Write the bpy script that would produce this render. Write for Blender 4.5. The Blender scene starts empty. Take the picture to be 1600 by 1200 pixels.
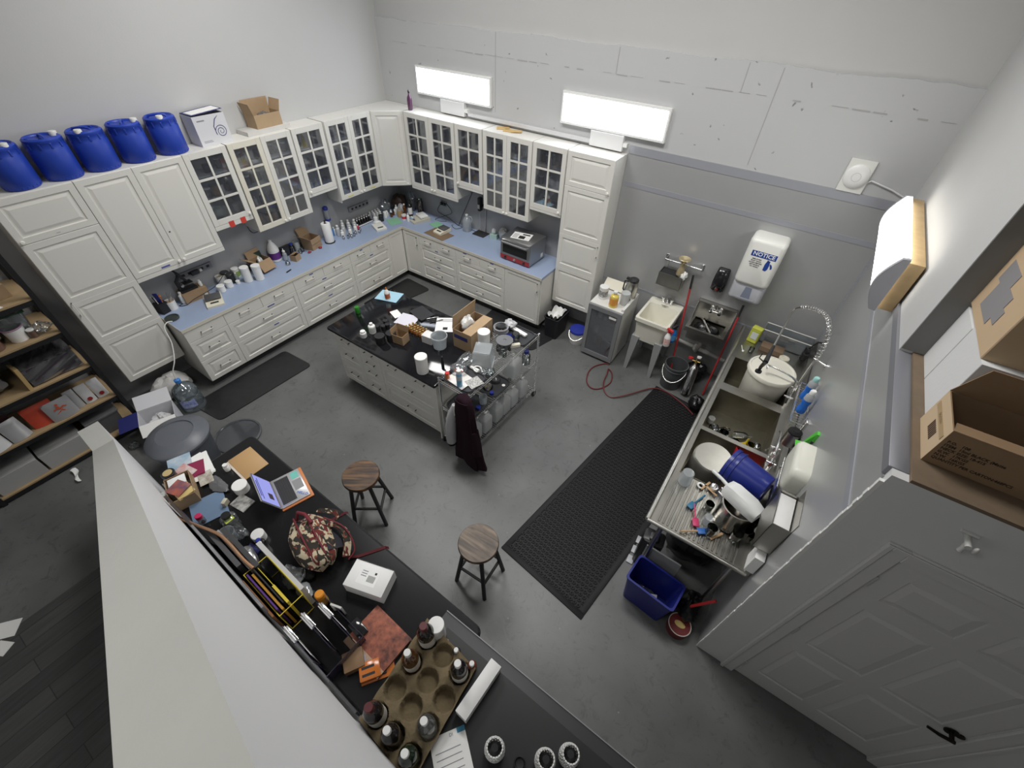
import bpy, bmesh, math, random
from mathutils import Vector, Matrix, Euler
random.seed(11)
SC = bpy.context.scene
COL = SC.collection
PI = math.pi

# ------------------------------------------------------------------ camera, world, lights, exposure
CAMC = Vector((5.908, -5.290, 4.022))
RR = Vector((0.82341429, 0.56662071, 0.03049387))      # camera right
DD = Vector((0.41396054, -0.56307558, -0.71525))       # camera down
FF = Vector((-0.38810511, 0.60157034, -0.69820309))    # camera forward
FPX = 672.785
cam_data = bpy.data.cameras.new('camera')
cam_data.sensor_width = 36.0
cam_data.lens = 36.0 * FPX / 1600.0
cam_data.clip_start = 0.05
camera = bpy.data.objects.new('camera', cam_data)
COL.objects.link(camera)
m = Matrix.Identity(4)
for i in range(3):
    m[i][0] = RR[i]; m[i][1] = -DD[i]; m[i][2] = -FF[i]; m[i][3] = CAMC[i]
camera.matrix_world = m
SC.camera = camera

world = bpy.data.worlds.new('world')
SC.world = world
world.use_nodes = True
world.node_tree.nodes['Background'].inputs[0].default_value = (0.75, 0.8, 0.9, 1)
world.node_tree.nodes['Background'].inputs[1].default_value = 0.05
SC.view_settings.view_transform = 'Standard'
SC.view_settings.look = 'None'
SC.view_settings.gamma = 1.0
SC.view_settings.use_curve_mapping = False
SC.view_settings.exposure = 0.36
SC.cycles.transparent_max_bounces = 32

def area_light(name, loc, sx, sy, power, rot=(0, 0, 0), color=(1, 1, 1)):
    L = bpy.data.lights.new(name, 'AREA')
    L.shape = 'RECTANGLE'; L.size = sx; L.size_y = sy; L.energy = power; L.color = color
    o = bpy.data.objects.new(name, L); COL.objects.link(o)
    o.location = loc; o.rotation_euler = rot
    return o
# high ceiling lamps over the lab (out of frame), and an added fill light over the stair behind the camera
for (x_, y_, p_) in ((2.2, -2.5, 75), (4.7, -2.3, 62), (4.6, -6.4, 26)):
    L_o = area_light('ceiling_light', (x_, y_, 5.5), 1.6, .8, p_, color=(1.0, 0.985, 0.96))
    L_o.data.spread = 2.7

# ------------------------------------------------------------------ a pixel of the photograph seen on a known plane -> point in the room
def at(u, v, x=None, y=None, z=None):
    w = RR * ((u - 800) / FPX) + DD * ((v - 600) / FPX) + FF
    if x is not None: t = (x - CAMC.x) / w.x
    elif y is not None: t = (y - CAMC.y) / w.y
    else: t = (z - CAMC.z) / w.z
    return CAMC + w * t

# ------------------------------------------------------------------ mesh helper
class G:
    def __init__(self): self.bm = bmesh.new(); self.mi = 0; self.M = None
    def _v(self, p):
        p = Vector(p)
        return self.bm.verts.new(self.M @ p if self.M else p)
    def _f(self, vs, smooth=True):
        try:
            f = self.bm.faces.new(vs)
        except ValueError:
            return None
        f.material_index = self.mi; f.smooth = smooth
        return f
    def box(self, x0, x1, y0, y1, z0, z1, b=0.0):
        if b > 0:
            b = min(b, abs(x1-x0)*.49, abs(y1-y0)*.49, abs(z1-z0)*.49)
            def oct_(z, ins):
                a0, a1, c0, c1 = x0+ins, x1-ins, y0+ins, y1-ins
                k = b
                return [self._v(p) for p in ((a0+k, c0, z), (a1-k, c0, z), (a1, c0+k, z), (a1, c1-k, z), (a1-k, c1, z), (a0+k, c1, z), (a0, c1-k, z), (a0, c0+k, z))]
            lv = [oct_(z0, b*.45), oct_(z0+b*.45, 0), oct_(z1-b*.45, 0), oct_(z1, b*.45)]
            for r0, r1 in zip(lv, lv[1:]):
                for i in range(8):
                    self._f([r0[i], r0[(i+1) % 8], r1[(i+1) % 8], r1[i]])
            self._f(lv[0][::-1]); self._f(lv[-1])
            return self
        v = [self._v(p) for p in ((x0,y0,z0),(x1,y0,z0),(x1,y1,z0),(x0,y1,z0),(x0,y0,z1),(x1,y0,z1),(x1,y1,z1),(x0,y1,z1))]
        for q in ((3,2,1,0),(4,5,6,7),(0,1,5,4),(1,2,6,5),(2,3,7,6),(3,0,4,7)):
            self._f([v[i] for i in q])
        return self
    def poly(self, pts):
        self._f([self._v(p) for p in pts]); return self
    def slab(self, pts, th):
        """quad outline with thickness along -normal"""
        P = [Vector(p) for p in pts]
        n = (P[1]-P[0]).cross(P[2]-P[0]).normalized()*th
        a = [self._v(p) for p in P]; b = [self._v(p-n) for p in P]
        self._f(a); self._f(b[::-1])
        for i in range(len(P)):
            j = (i+1) % len(P); self._f([a[i], b[i], b[j], a[j]])
        return self
    def prism(self, poly, z0, z1):
        a = [self._v((p[0], p[1], z0)) for p in poly]; b = [self._v((p[0], p[1], z1)) for p in poly]
        self._f(a[::-1]); self._f(b)
        n = len(poly)
        for i in range(n):
            j = (i+1) % n; self._f([a[i], a[j], b[j], b[i]])
        return self
    def lathe(self, prof, c=(0,0,0), n=20, cap0=True, cap1=True, sx=1.0, sy=1.0):
        rings = []
        for r, z in prof:
            if r < 1e-5: rings.append([self._v((c[0], c[1], c[2]+z))])
            else: rings.append([self._v((c[0]+r*sx*math.cos(2*PI*i/n), c[1]+r*sy*math.sin(2*PI*i/n), c[2]+z)) for i in range(n)])
        for a, b in zip(rings, rings[1:]):
            if len(a) == 1 and len(b) == 1: continue
            for i in range(n):
                j = (i+1) % n
                if len(a) == 1: self._f([a[0], b[j], b[i]])
                elif len(b) == 1: self._f([a[i], a[j], b[0]])
                else: self._f([a[i], a[j], b[j], b[i]])
        if cap0 and len(rings[0]) > 1: self._f(rings[0][::-1])
        if cap1 and len(rings[-1]) > 1: self._f(rings[-1])
        return self
    def cyl(self, c, r, h, n=20, r2=None):
        r2 = r if r2 is None else r2
        return self.lathe([(r, 0), (r2, h)], c, n)
    def rod(self, p, q, r, n=8, r2=None):
        return self.tube([p, q], r, n, r2=r2)
    def tube(self, pts, r, n=8, closed=False, r2=None):
        P = [Vector(p) for p in pts]; k = len(P); rings = []
        prev = None
        for i in range(k):
            if closed: t = P[(i+1) % k]-P[i-1]
            else: t = P[min(i+1, k-1)]-P[max(i-1, 0)]
            if t.length < 1e-9: t = Vector((0,0,1))
            t.normalize()
            if prev is None:
                a = Vector((0,0,1)) if abs(t.z) < .9 else Vector((1,0,0))
                u = t.cross(a).normalized()
            else:
                u = prev - t*prev.dot(t)
                u = u.normalized() if u.length > 1e-6 else t.orthogonal().normalized()
            prev = u; w = t.cross(u)
            rad = r if r2 is None else r+(r2-r)*i/(k-1)
            if isinstance(r, (list, tuple)): rad = r[i]
            rings.append([self._v(P[i]+(u*math.cos(2*PI*j/n)+w*math.sin(2*PI*j/n))*rad) for j in range(n)])
        m_ = k if closed else k-1
        for i in range(m_):
            a, b = rings[i], rings[(i+1) % k]
            for j in range(n):
                l = (j+1) % n; self._f([a[j], a[l], b[l], b[j]])
        if not closed: self._f(rings[0][::-1]); self._f(rings[-1])
        return self
    def ball(self, c, r, n=16, m_=10, s=(1,1,1)):
        prof = [(r*math.sin(PI*i/m_), -r*math.cos(PI*i/m_)*s[2]) for i in range(m_+1)]
        return self.lathe(prof, c, n, sx=s[0], sy=s[1])
    def sheet(self, fn, nu, nv, th=0.0):
        """grid surface fn(u,v) u,v in 0..1, doubled with thickness along fn normals when th>0"""
        g = [[Vector(fn(i/nu, j/nv)) for j in range(nv+1)] for i in range(nu+1)]
        a = [[self._v(p) for p in row] for row in g]
        for i in range(nu):
            for j in range(nv): self._f([a[i][j], a[i+1][j], a[i+1][j+1], a[i][j+1]])
        if th > 0:
            b = []
            for i in range(nu+1):
                row = []
                for j in range(nv+1):
                    du = g[min(i+1, nu)][j]-g[max(i-1, 0)][j]; dv = g[i][min(j+1, nv)]-g[i][max(j-1, 0)]
                    nn = du.cross(dv); nn = nn.normalized() if nn.length > 1e-9 else Vector((0,0,1))
                    row.append(self._v(g[i][j]-nn*th))
                b.append(row)
            for i in range(nu):
                for j in range(nv): self._f([b[i][j], b[i][j+1], b[i+1][j+1], b[i+1][j]])
            for i in range(nu):
                self._f([a[i][0], b[i][0], b[i+1][0], a[i+1][0]]); self._f([a[i+1][nv], b[i+1][nv], b[i][nv], a[i][nv]])
            for j in range(nv):
                self._f([a[0][j+1], b[0][j+1], b[0][j], a[0][j]]); self._f([a[nu][j], b[nu][j], b[nu][j+1], a[nu][j+1]])
        return self
    def build(self, name, mats, parent=None, loc=None, rz=0.0, ang=0.7, rot=None):
        me = bpy.data.meshes.new(name)
        bmesh.ops.recalc_face_normals(self.bm, faces=self.bm.faces)
        self.bm.to_mesh(me); self.bm.free()
        me.set_sharp_from_angle(angle=ang)
        for mm in (mats if isinstance(mats, (list, tuple)) else [mats]): me.materials.append(mm)
        o = bpy.data.objects.new(name, me); COL.objects.link(o)
        if parent is not None: o.parent = parent
        if loc is not None: o.location = loc
        o.rotation_euler = rot if rot is not None else (0, 0, rz)
        return o

def tag(o, label, cat, group=None, kind=None):
    o['label'] = label; o['category'] = cat
    if group: o['group'] = group
    if kind: o['kind'] = kind
    return o
def thing(name, label, cat, loc=(0,0,0), rz=0.0, group=None, rot=None):
    o = bpy.data.objects.new(name, None); COL.objects.link(o)
    o.empty_display_size = .05
    o.location = loc; o.rotation_euler = rot if rot is not None else (0, 0, rz)
    return tag(o, label, cat, group)
def struct(o): o['kind'] = 'structure'; return o
def dup(root, loc=None, rz=None, label=None, group=None, rot=None):
    r = root.copy(); COL.objects.link(r)
    if loc is not None: r.location = loc
    if rz is not None: r.rotation_euler = (0, 0, rz)
    if rot is not None: r.rotation_euler = rot
    if label: r['label'] = label
    if group: r['group'] = group
    for ch in list(root.children):
        c = ch.copy(); COL.objects.link(c); c.parent = r
        for g in list(ch.children):
            d = g.copy(); COL.objects.link(d); d.parent = c
    return r

FONT_CACHE = {}
def text_mesh(s, size, bold=False):
    cu = bpy.data.curves.new('lettering', 'FONT')
    cu.body = s; cu.size = size; cu.align_x = 'CENTER'; cu.align_y = 'CENTER'; cu.resolution_u = 2
    cu.extrude = 0.0004
    if bold: cu.offset = size*.02
    o = bpy.data.objects.new('lettering', cu); COL.objects.link(o)
    dg = bpy.context.evaluated_depsgraph_get(); dg.update()
    me = bpy.data.meshes.new_from_object(o.evaluated_get(dg))
    bpy.data.objects.remove(o)
    return me
def lettering(s, size, mat, parent, origin, right, up, bold=False, name='lettering'):
    """text lying on a surface: right / up directions in the parent's space"""
    me = text_mesh(s, size, bold); me.materials.clear(); me.materials.append(mat)
    o = bpy.data.objects.new(name, me); COL.objects.link(o); o.parent = parent
    r = Vector(right).normalized(); u = Vector(up); u = (u-r*u.dot(r)).normalized(); n = r.cross(u)
    mm = Matrix.Identity(4)
    for i in range(3): mm[i][0] = r[i]; mm[i][1] = u[i]; mm[i][2] = n[i]; mm[i][3] = origin[i]+n[i]*.0006
    o.matrix_local = mm
    return o

# ------------------------------------------------------------------ materials
MATS = {}
def mat(name, color, rough=.5, metal=0.0, bump=0.0, bscale=40.0, var=0.0, vscale=6.0, spec=.5, trans=0.0, emit=0.0, coat=0.0, var2=None, sss=0.0, alpha=1.0):
    if name in MATS: return MATS[name]
    mm = bpy.data.materials.new(name); mm.use_nodes = True
    nt = mm.node_tree; b = nt.nodes['Principled BSDF']
    b.inputs['Base Color'].default_value = (*color, 1); b.inputs['Roughness'].default_value = rough
    b.inputs['Metallic'].default_value = metal; b.inputs['Specular IOR Level'].default_value = spec
    b.inputs['Transmission Weight'].default_value = trans; b.inputs['Coat Weight'].default_value = coat
    b.inputs['Alpha'].default_value = alpha
    if emit: b.inputs['Emission Color'].default_value = (*color, 1); b.inputs['Emission Strength'].default_value = emit
    if bump or var:
        tc = nt.nodes.new('ShaderNodeTexCoord')
    if var:
        nz = nt.nodes.new('ShaderNodeTexNoise'); nz.inputs['Scale'].default_value = vscale; nz.inputs['Detail'].default_value = 5
        nz.inputs['Roughness'].default_value = .65
        rp = nt.nodes.new('ShaderNodeValToRGB'); e = rp.color_ramp.elements
        e[0].position = .3; e[1].position = .72
        c2 = var2 or tuple(max(0, c*(1-var)) for c in color)
        e[0].color = (*c2, 1); e[1].color = (*color, 1)
        nt.links.new(tc.outputs['Object'], nz.inputs['Vector']); nt.links.new(nz.outputs['Fac'], rp.inputs['Fac'])
        nt.links.new(rp.outputs['Color'], b.inputs['Base Color'])
    if bump:
        n2 = nt.nodes.new('ShaderNodeTexNoise'); n2.inputs['Scale'].default_value = bscale; n2.inputs['Detail'].default_value = 4
        bp = nt.nodes.new('ShaderNodeBump'); bp.inputs['Strength'].default_value = bump; bp.inputs['Distance'].default_value = .01
        nt.links.new(tc.outputs['Object'], n2.inputs['Vector']); nt.links.new(n2.outputs['Fac'], bp.inputs['Height'])
        nt.links.new(bp.outputs['Normal'], b.inputs['Normal'])
    MATS[name] = mm
    return mm
def thin_glass(name, tint=(1,1,1), refl=.12, rough=.02, milk=0.0, milkcol=(.9,.9,.9)):
    """thin clear pane or bottle wall: mostly see-through, with reflections at grazing angles, plus optional milky body"""
    if name in MATS: return MATS[name]
    mm = bpy.data.materials.new(name); mm.use_nodes = True
    nt = mm.node_tree; nt.nodes.clear()
    out = nt.nodes.new('ShaderNodeOutputMaterial'); tr = nt.nodes.new('ShaderNodeBsdfTransparent'); tr.inputs[0].default_value = (*tint, 1)
    gl = nt.nodes.new('ShaderNodeBsdfGlossy'); gl.inputs['Roughness'].default_value = rough
    lw = nt.nodes.new('ShaderNodeLayerWeight'); lw.inputs['Blend'].default_value = .35
    mp = nt.nodes.new('ShaderNodeMapRange'); mp.inputs[3].default_value = refl*.5; mp.inputs[4].default_value = min(1, refl*4)
    nt.links.new(lw.outputs['Fresnel'], mp.inputs[0])
    mx = nt.nodes.new('ShaderNodeMixShader'); nt.links.new(mp.outputs[0], mx.inputs[0])
    base = tr.outputs[0]
    if milk > 0:
        df = nt.nodes.new('ShaderNodeBsdfDiffuse'); df.inputs[0].default_value = (*milkcol, 1)
        tl = nt.nodes.new('ShaderNodeBsdfTranslucent'); tl.inputs[0].default_value = (*milkcol, 1)
        m0 = nt.nodes.new('ShaderNodeMixShader'); m0.inputs[0].default_value = .4
        nt.links.new(df.outputs[0], m0.inputs[1]); nt.links.new(tl.outputs[0], m0.inputs[2])
        m1 = nt.nodes.new('ShaderNodeMixShader'); m1.inputs[0].default_value = milk
        nt.links.new(tr.outputs[0], m1.inputs[1]); nt.links.new(m0.outputs[0], m1.inputs[2]); base = m1.outputs[0]
    nt.links.new(base, mx.inputs[1]); nt.links.new(gl.outputs[0], mx.inputs[2]); nt.links.new(mx.outputs[0], out.inputs[0])
    MATS[name] = mm
    return mm
def emission(name, color, strength):
    mm = bpy.data.materials.new(name); mm.use_nodes = True; nt = mm.node_tree; nt.nodes.clear()
    out = nt.nodes.new('ShaderNodeOutputMaterial'); e = nt.nodes.new('ShaderNodeEmission')
    e.inputs[0].default_value = (*color, 1); e.inputs[1].default_value = strength
    nt.links.new(e.outputs[0], out.inputs[0]); MATS[name] = mm
    return mm

WHITE_WALL = mat('white_wall_paint', (.52, .52, .515), .75, bump=.06, bscale=60, var=.03, vscale=1.5)
GREY_WALL = mat('grey_wall_paint', (.37, .375, .39), .55, bump=.05, bscale=60, var=.06, vscale=2)
CAB = mat('cream_cabinet_lacquer', (.72, .71, .665), .38)
CABY = mat('aged_cream_cabinet_lacquer', (.73, .70, .60), .38)
CABIN = mat('cabinet_interior', (.68, .68, .67), .6)
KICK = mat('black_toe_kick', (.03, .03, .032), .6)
STEELBAR = mat('brushed_nickel', (.62, .61, .58), .28, metal=1.0)
CHROME = mat('chrome', (.9, .9, .9), .18, metal=1.0)
KNOB = mat('white_porcelain', (.85, .83, .78), .25)
BLUECTR = mat('pale_blue_laminate', (.33, .405, .56), .35, var=.06, vscale=3)
CTREDGE = mat('cream_counter_edge', (.66, .63, .55), .4)
GLASS = thin_glass('cabinet_pane_glass', (.93, .95, .98), .22, .04, milk=.09, milkcol=(.55, .58, .68))  # bluish milk puts a reflected haze into the pane colour
BLACKPL = mat('black_plastic', (.018, .018, .02), .35)
BLACKMAT = mat('black_rubber', (.02, .02, .022), .7, bump=.2, bscale=200)
WHITEPL = mat('white_plastic', (.80, .80, .78), .35)
PAPER = mat('white_paper', (.82, .82, .80), .8)
KRAFT = mat('kraft_cardboard', (.37, .25, .145), .8, var=.12, vscale=8)
KRAFTL = mat('light_cardboard', (.44, .31, .185), .8, var=.1, vscale=8)
KRAFTIN = mat('cardboard_inside', (.33, .21, .115), .85)
REDPL = mat('red_plastic', (.55, .03, .03), .35)
BLUEPL = mat('blue_plastic', (.02, .035, .30), .4)
INK = mat('black_ink', (.02, .02, .02), .7)
STEEL = mat('stainless_steel', (.50, .49, .45), .32, metal=1.0, bump=.02, bscale=120, var=.18, vscale=5)
STEELD = mat('stained_stainless_steel', (.36, .34, .28), .38, metal=1.0, var=.3, vscale=4)
# ------------------------------------------------------------------ the room
def floor_material():
    mm = bpy.data.materials.new('painted_grey_concrete'); mm.use_nodes = True
    nt = mm.node_tree; b = nt.nodes['Principled BSDF']; b.inputs['Roughness'].default_value = .42
    tc = nt.nodes.new('ShaderNodeTexCoord')
    n1 = nt.nodes.new('ShaderNodeTexNoise'); n1.inputs['Scale'].default_value = 1.6; n1.inputs['Detail'].default_value = 6
    r1 = nt.nodes.new('ShaderNodeValToRGB'); r1.color_ramp.elements[0].position = .3; r1.color_ramp.elements[1].position = .75
    r1.color_ramp.elements[0].color = (.105, .108, .106, 1); r1.color_ramp.elements[1].color = (.165, .169, .167, 1)
    n2 = nt.nodes.new('ShaderNodeTexNoise'); n2.inputs['Scale'].default_value = 9; n2.inputs['Detail'].default_value = 8; n2.inputs['Roughness'].default_value = .75
    n2.inputs['Distortion'].default_value = 1.2
    r2 = nt.nodes.new('ShaderNodeValToRGB'); r2.color_ramp.elements[0].position = .32; r2.color_ramp.elements[1].position = .46
    r2.color_ramp.elements[0].color = (.68, .68, .68, 1); r2.color_ramp.elements[1].color = (1, 1, 1, 1)
    n3 = nt.nodes.new('ShaderNodeTexVoronoi'); n3.inputs['Scale'].default_value = 5
    r3 = nt.nodes.new('ShaderNodeValToRGB'); r3.color_ramp.elements[0].position = .02; r3.color_ramp.elements[1].position = .045
    r3.color_ramp.elements[0].color = (3.4, 3.4, 3.3, 1); r3.color_ramp.elements[1].color = (1, 1, 1, 1)
    mu = nt.nodes.new('ShaderNodeMixRGB'); mu.blend_type = 'MULTIPLY'; mu.inputs[0].default_value = 1
    mv = nt.nodes.new('ShaderNodeMixRGB'); mv.blend_type = 'MULTIPLY'; mv.inputs[0].default_value = .35
    for n in (n1, n2, n3): nt.links.new(tc.outputs['Object'], n.inputs['Vector'])
    nt.links.new(n1.outputs['Fac'], r1.inputs[0]); nt.links.new(n2.outputs['Fac'], r2.inputs[0]); nt.links.new(n3.outputs['Distance'], r3.inputs[0])
    nt.links.new(r1.outputs[0], mu.inputs[1]); nt.links.new(r2.outputs[0], mu.inputs[2])
    nt.links.new(mu.outputs[0], mv.inputs[1]); nt.links.new(r3.outputs[0], mv.inputs[2])
    nt.links.new(mv.outputs[0], b.inputs['Base Color'])
    bp = nt.nodes.new('ShaderNodeBump'); bp.inputs['Strength'].default_value = .12; bp.inputs['Distance'].default_value = .01
    nt.links.new(n2.outputs['Fac'], bp.inputs['Height']); nt.links.new(bp.outputs[0], b.inputs['Normal'])
    return mm
def plank_material():
    mm = bpy.data.materials.new('dark_vinyl_planks'); mm.use_nodes = True
    nt = mm.node_tree; b = nt.nodes['Principled BSDF']; b.inputs['Roughness'].default_value = .55
    tc = nt.nodes.new('ShaderNodeTexCoord'); mp = nt.nodes.new('ShaderNodeMapping'); mp.inputs['Rotation'].default_value = (0, 0, PI/2)
    br = nt.nodes.new('ShaderNodeTexBrick'); br.inputs['Scale'].default_value = 1; br.inputs['Brick Width'].default_value = 1.2; br.inputs['Row Height'].default_value = .15
    br.inputs['Mortar Size'].default_value = .003; br.inputs['Color1'].default_value = (.055, .055, .055, 1); br.inputs['Color2'].default_value = (.085, .085, .084, 1)
    br.inputs['Mortar'].default_value = (.03, .03, .03, 1)
    ns = nt.nodes.new('ShaderNodeTexNoise'); ns.inputs['Scale'].default_value = 3; mp2 = nt.nodes.new('ShaderNodeMapping'); mp2.inputs['Scale'].default_value = (14, 1, 1)
    mu = nt.nodes.new('ShaderNodeMixRGB'); mu.blend_type = 'OVERLAY'; mu.inputs[0].default_value = .35
    nt.links.new(tc.outputs['Object'], mp.inputs[0]); nt.links.new(mp.outputs[0], br.inputs['Vector'])
    nt.links.new(tc.outputs['Object'], mp2.inputs[0]); nt.links.new(mp2.outputs[0], ns.inputs['Vector'])
    nt.links.new(br.outputs[0], mu.inputs[1]); nt.links.new(ns.outputs['Fac'], mu.inputs[2]); nt.links.new(mu.outputs[0], b.inputs['Base Color'])
    return mm
def concrete_material():
    """white painted poured concrete: pits, form lines and scuffs"""
    mm = bpy.data.materials.new('white_painted_concrete'); mm.use_nodes = True
    nt = mm.node_tree; b = nt.nodes['Principled BSDF']; b.inputs['Roughness'].default_value = .7
    tc = nt.nodes.new('ShaderNodeTexCoord')
    vo = nt.nodes.new('ShaderNodeTexVoronoi'); vo.inputs['Scale'].default_value = 6.5; vo.inputs['Randomness'].default_value = 1
    r = nt.nodes.new('ShaderNodeValToRGB'); r.color_ramp.elements[0].position = .03; r.color_ramp.elements[1].position = .10
    r.color_ramp.elements[0].color = (.16, .16, .17, 1); r.color_ramp.elements[1].color = (.50, .505, .51, 1)
    ns = nt.nodes.new('ShaderNodeTexNoise'); ns.inputs['Scale'].default_value = 14; ns.inputs['Detail'].default_value = 8
    mx = nt.nodes.new('ShaderNodeMixRGB'); mx.blend_type = 'ADD'; mx.inputs[0].default_value = .12
    dist = nt.nodes.new('ShaderNodeVectorMath'); dist.operation = 'ADD'
    sc = nt.nodes.new('ShaderNodeVectorMath'); sc.operation = 'SCALE'; sc.inputs['Scale'].default_value = .12
    nt.links.new(tc.outputs['Object'], ns.inputs['Vector'])
    nt.links.new(ns.outputs['Color'], sc.inputs[0]); nt.links.new(tc.outputs['Object'], dist.inputs[0]); nt.links.new(sc.outputs[0], dist.inputs[1])
    nt.links.new(dist.outputs[0], vo.inputs['Vector']); nt.links.new(vo.outputs['Distance'], r.inputs[0])
    nt.links.new(r.outputs[0], b.inputs['Base Color'])
    bp = nt.nodes.new('ShaderNodeBump'); bp.inputs['Strength'].default_value = .5; bp.inputs['Distance'].default_value = .012
    nt.links.new(r.outputs[0], bp.inputs['Height']); 
    b2 = nt.nodes.new('ShaderNodeBump'); b2.inputs['Strength'].default_value = .1; b2.inputs['Distance'].default_value = .01
    nt.links.new(ns.outputs['Fac'], b2.inputs['Height']); nt.links.new(bp.outputs[0], b2.inputs['Normal']); nt.links.new(b2.outputs[0], b.inputs['Normal'])
    return mm
FLOOR = floor_material(); CONC = concrete_material()
ZC = 5.6
struct(G().box(-.2, 9.6, -9.6, .2, -.1, 0).build('floor', FLOOR))
pl = G(); pl.prism([(2.01, -9.6), (5.6, -9.6), (5.6, -5.60), (2.01, -5.46)], 0.0005, .006)
struct(pl.build('floor_planks', plank_material()))
g = G(); g.box(-.15, 0, -9.6, .2, 2.48, ZC); struct(g.build('wall_left', WHITE_WALL))
g = G(); g.box(-.15, 0, -9.6, .2, 0, 2.48); struct(g.build('wall_left_lower', GREY_WALL))
# back wall: grey up to 2.57, white poured concrete to 3.45, recessed plaster above
struct(G().box(-.15, 9.6, 0, .15, 0, 2.485).build('wall_back_lower', GREY_WALL))
g = G()
n = 160
bot = [g._v((-.15+i*9.75/n, 0, 2.485)) for i in range(n+1)]
tp = [g._v((-.15+i*9.75/n, 0, 3.447+.008*math.sin(i*.31)+random.uniform(-.006, .006))) for i in range(n+1)]
bk = [g._v((-.15+i*9.75/n, .06, tp[i].co.z)) for i in range(n+1)]
for i in range(n):
    g._f([bot[i], bot[i+1], tp[i+1], tp[i]]); g._f([tp[i], tp[i+1], bk[i+1], bk[i]])
struct(g.build('wall_back', CONC))
struct(G().box(-.15, 9.6, .035, .15, 3.3, ZC).build('wall_back_upper', WHITE_WALL))
GROOVE = mat('form_line_shadow_paint', (.38, .38, .38), .8)
g = G()
for i in range(40):      # horizontal form line of the concrete pour, broken
    x = .3+i*.16
    if random.random() < .75: g.box(x, x+random.uniform(.06, .16), -.0025, 0, 3.205+random.uniform(-.006, .006), 3.211)
for x in (2.05, 3.65, 4.95, 5.25):
    z1 = 3.44 if x < 5.1 else 3.43
    g.box(x, x+.006, -.0025, 0, 2.62 if x in (2.05, 5.25) else 3.21, z1)
struct(g.build('trim_1', GROOVE))
# right wall: low steel-clad wall with metal cap, loft opening above it, upper wall with a free vertical end
struct(G().box(6.69, 6.80, -3.387, 0, 0, 2.46).build('wall_right', GREY_WALL))
CAPM = mat('grey_metal_cap', (.24, .245, .27), .45, metal=.3)
struct(G().box(6.675, 6.752, -3.44, 0, 2.462, 2.517, .003).build('trim_2', CAPM))
g = G(); g.box(6.69, 6.86, -2.455, .05, 2.517, ZC); struct(g.build('wall_right_upper', WHITE_WALL))
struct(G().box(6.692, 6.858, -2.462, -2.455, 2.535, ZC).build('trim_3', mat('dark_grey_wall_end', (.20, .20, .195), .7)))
# steel sheets on the back and right walls, with joint strips
SHEET = mat('grey_steel_sheet', (.43, .435, .44), .34, metal=.3, bump=.015, bscale=300, var=.05, vscale=2)
STRIP = mat('galvanised_joint_strip', (.40, .41, .45), .4, metal=.35)
g = G(); g.box(3.975, 6.69, -.006, 0, 0, 2.49); struct(g.build('wall_back_steel_sheet', SHEET))
g = G(); g.box(6.684, 6.69, -3.45, -.006, 0, 2.462); struct(g.build('wall_right_steel_sheet', SHEET))
g = G(); g.box(3.975, 6.69, -.011, -.004, 2.49, 2.575); struct(g.build('trim_4', STRIP))
g = G(); g.box(3.99, 6.68, -.010, -.006, 2.135, 2.19); struct(g.build('trim_5', STRIP))
g = G(); g.box(6.679, 6.684, -3.45, -.02, 2.15, 2.20); struct(g.build('trim_6', STRIP))
g = G(); g.box(3.975, 6.68, -.010, -.006, .87, .895); struct(g.build('trim_7', STRIP))
g = G(); g.box(6.665, 6.684, -.026, -.006, 0, 2.46); struct(g.build('trim_8', STRIP))
# wall with the door, facing the camera
DOORP = mat('pale_grey_door_paint', (.62, .62, .61), .5, bump=.03, bscale=150)
DWALL = mat('pale_grey_wall_paint', (.66, .665, .66), .7, bump=.05, bscale=120)
g = G()
g.box(6.69, 6.975, -3.487, -3.387, 0, 2.512); g.box(7.925, 9.6, -3.487, -3.387, 0, 2.512); g.box(6.975, 7.925, -3.487, -3.387, 2.055, 2.512)
struct(g.build('wall_door', DWALL))
CAULK = mat('white_caulk', (.75, .75, .73), .6)
g = G(); n = 60
for i in range(n):
    z = 2.46*i/n
    w = .006+.010*(i/n)+random.uniform(0, .004)
    g.box(6.690-w, 6.691, -3.489, -3.487+w*.8+.003, z, z+2.46/n)
struct(g.build('trim_9', CAULK))
LOFTF = mat('loft_plywood', (.20, .145, .095), .7, var=.25, vscale=5)
struct(G().box(6.752, 9.6, -3.487, 0, 2.512, 2.530).build('floor_loft', LOFTF))
struct(G().box(9.5, 9.6, -9.6, 0, 0, ZC).build('wall_right_far', WHITE_WALL))
struct(G().box(-.15, 9.6, -9.7, -9.6, 0, ZC).build('wall_front', WHITE_WALL))
struct(G().box(-.15, 9.6, -9.7, .2, ZC, ZC+.1).build('ceiling', WHITE_WALL))
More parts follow.
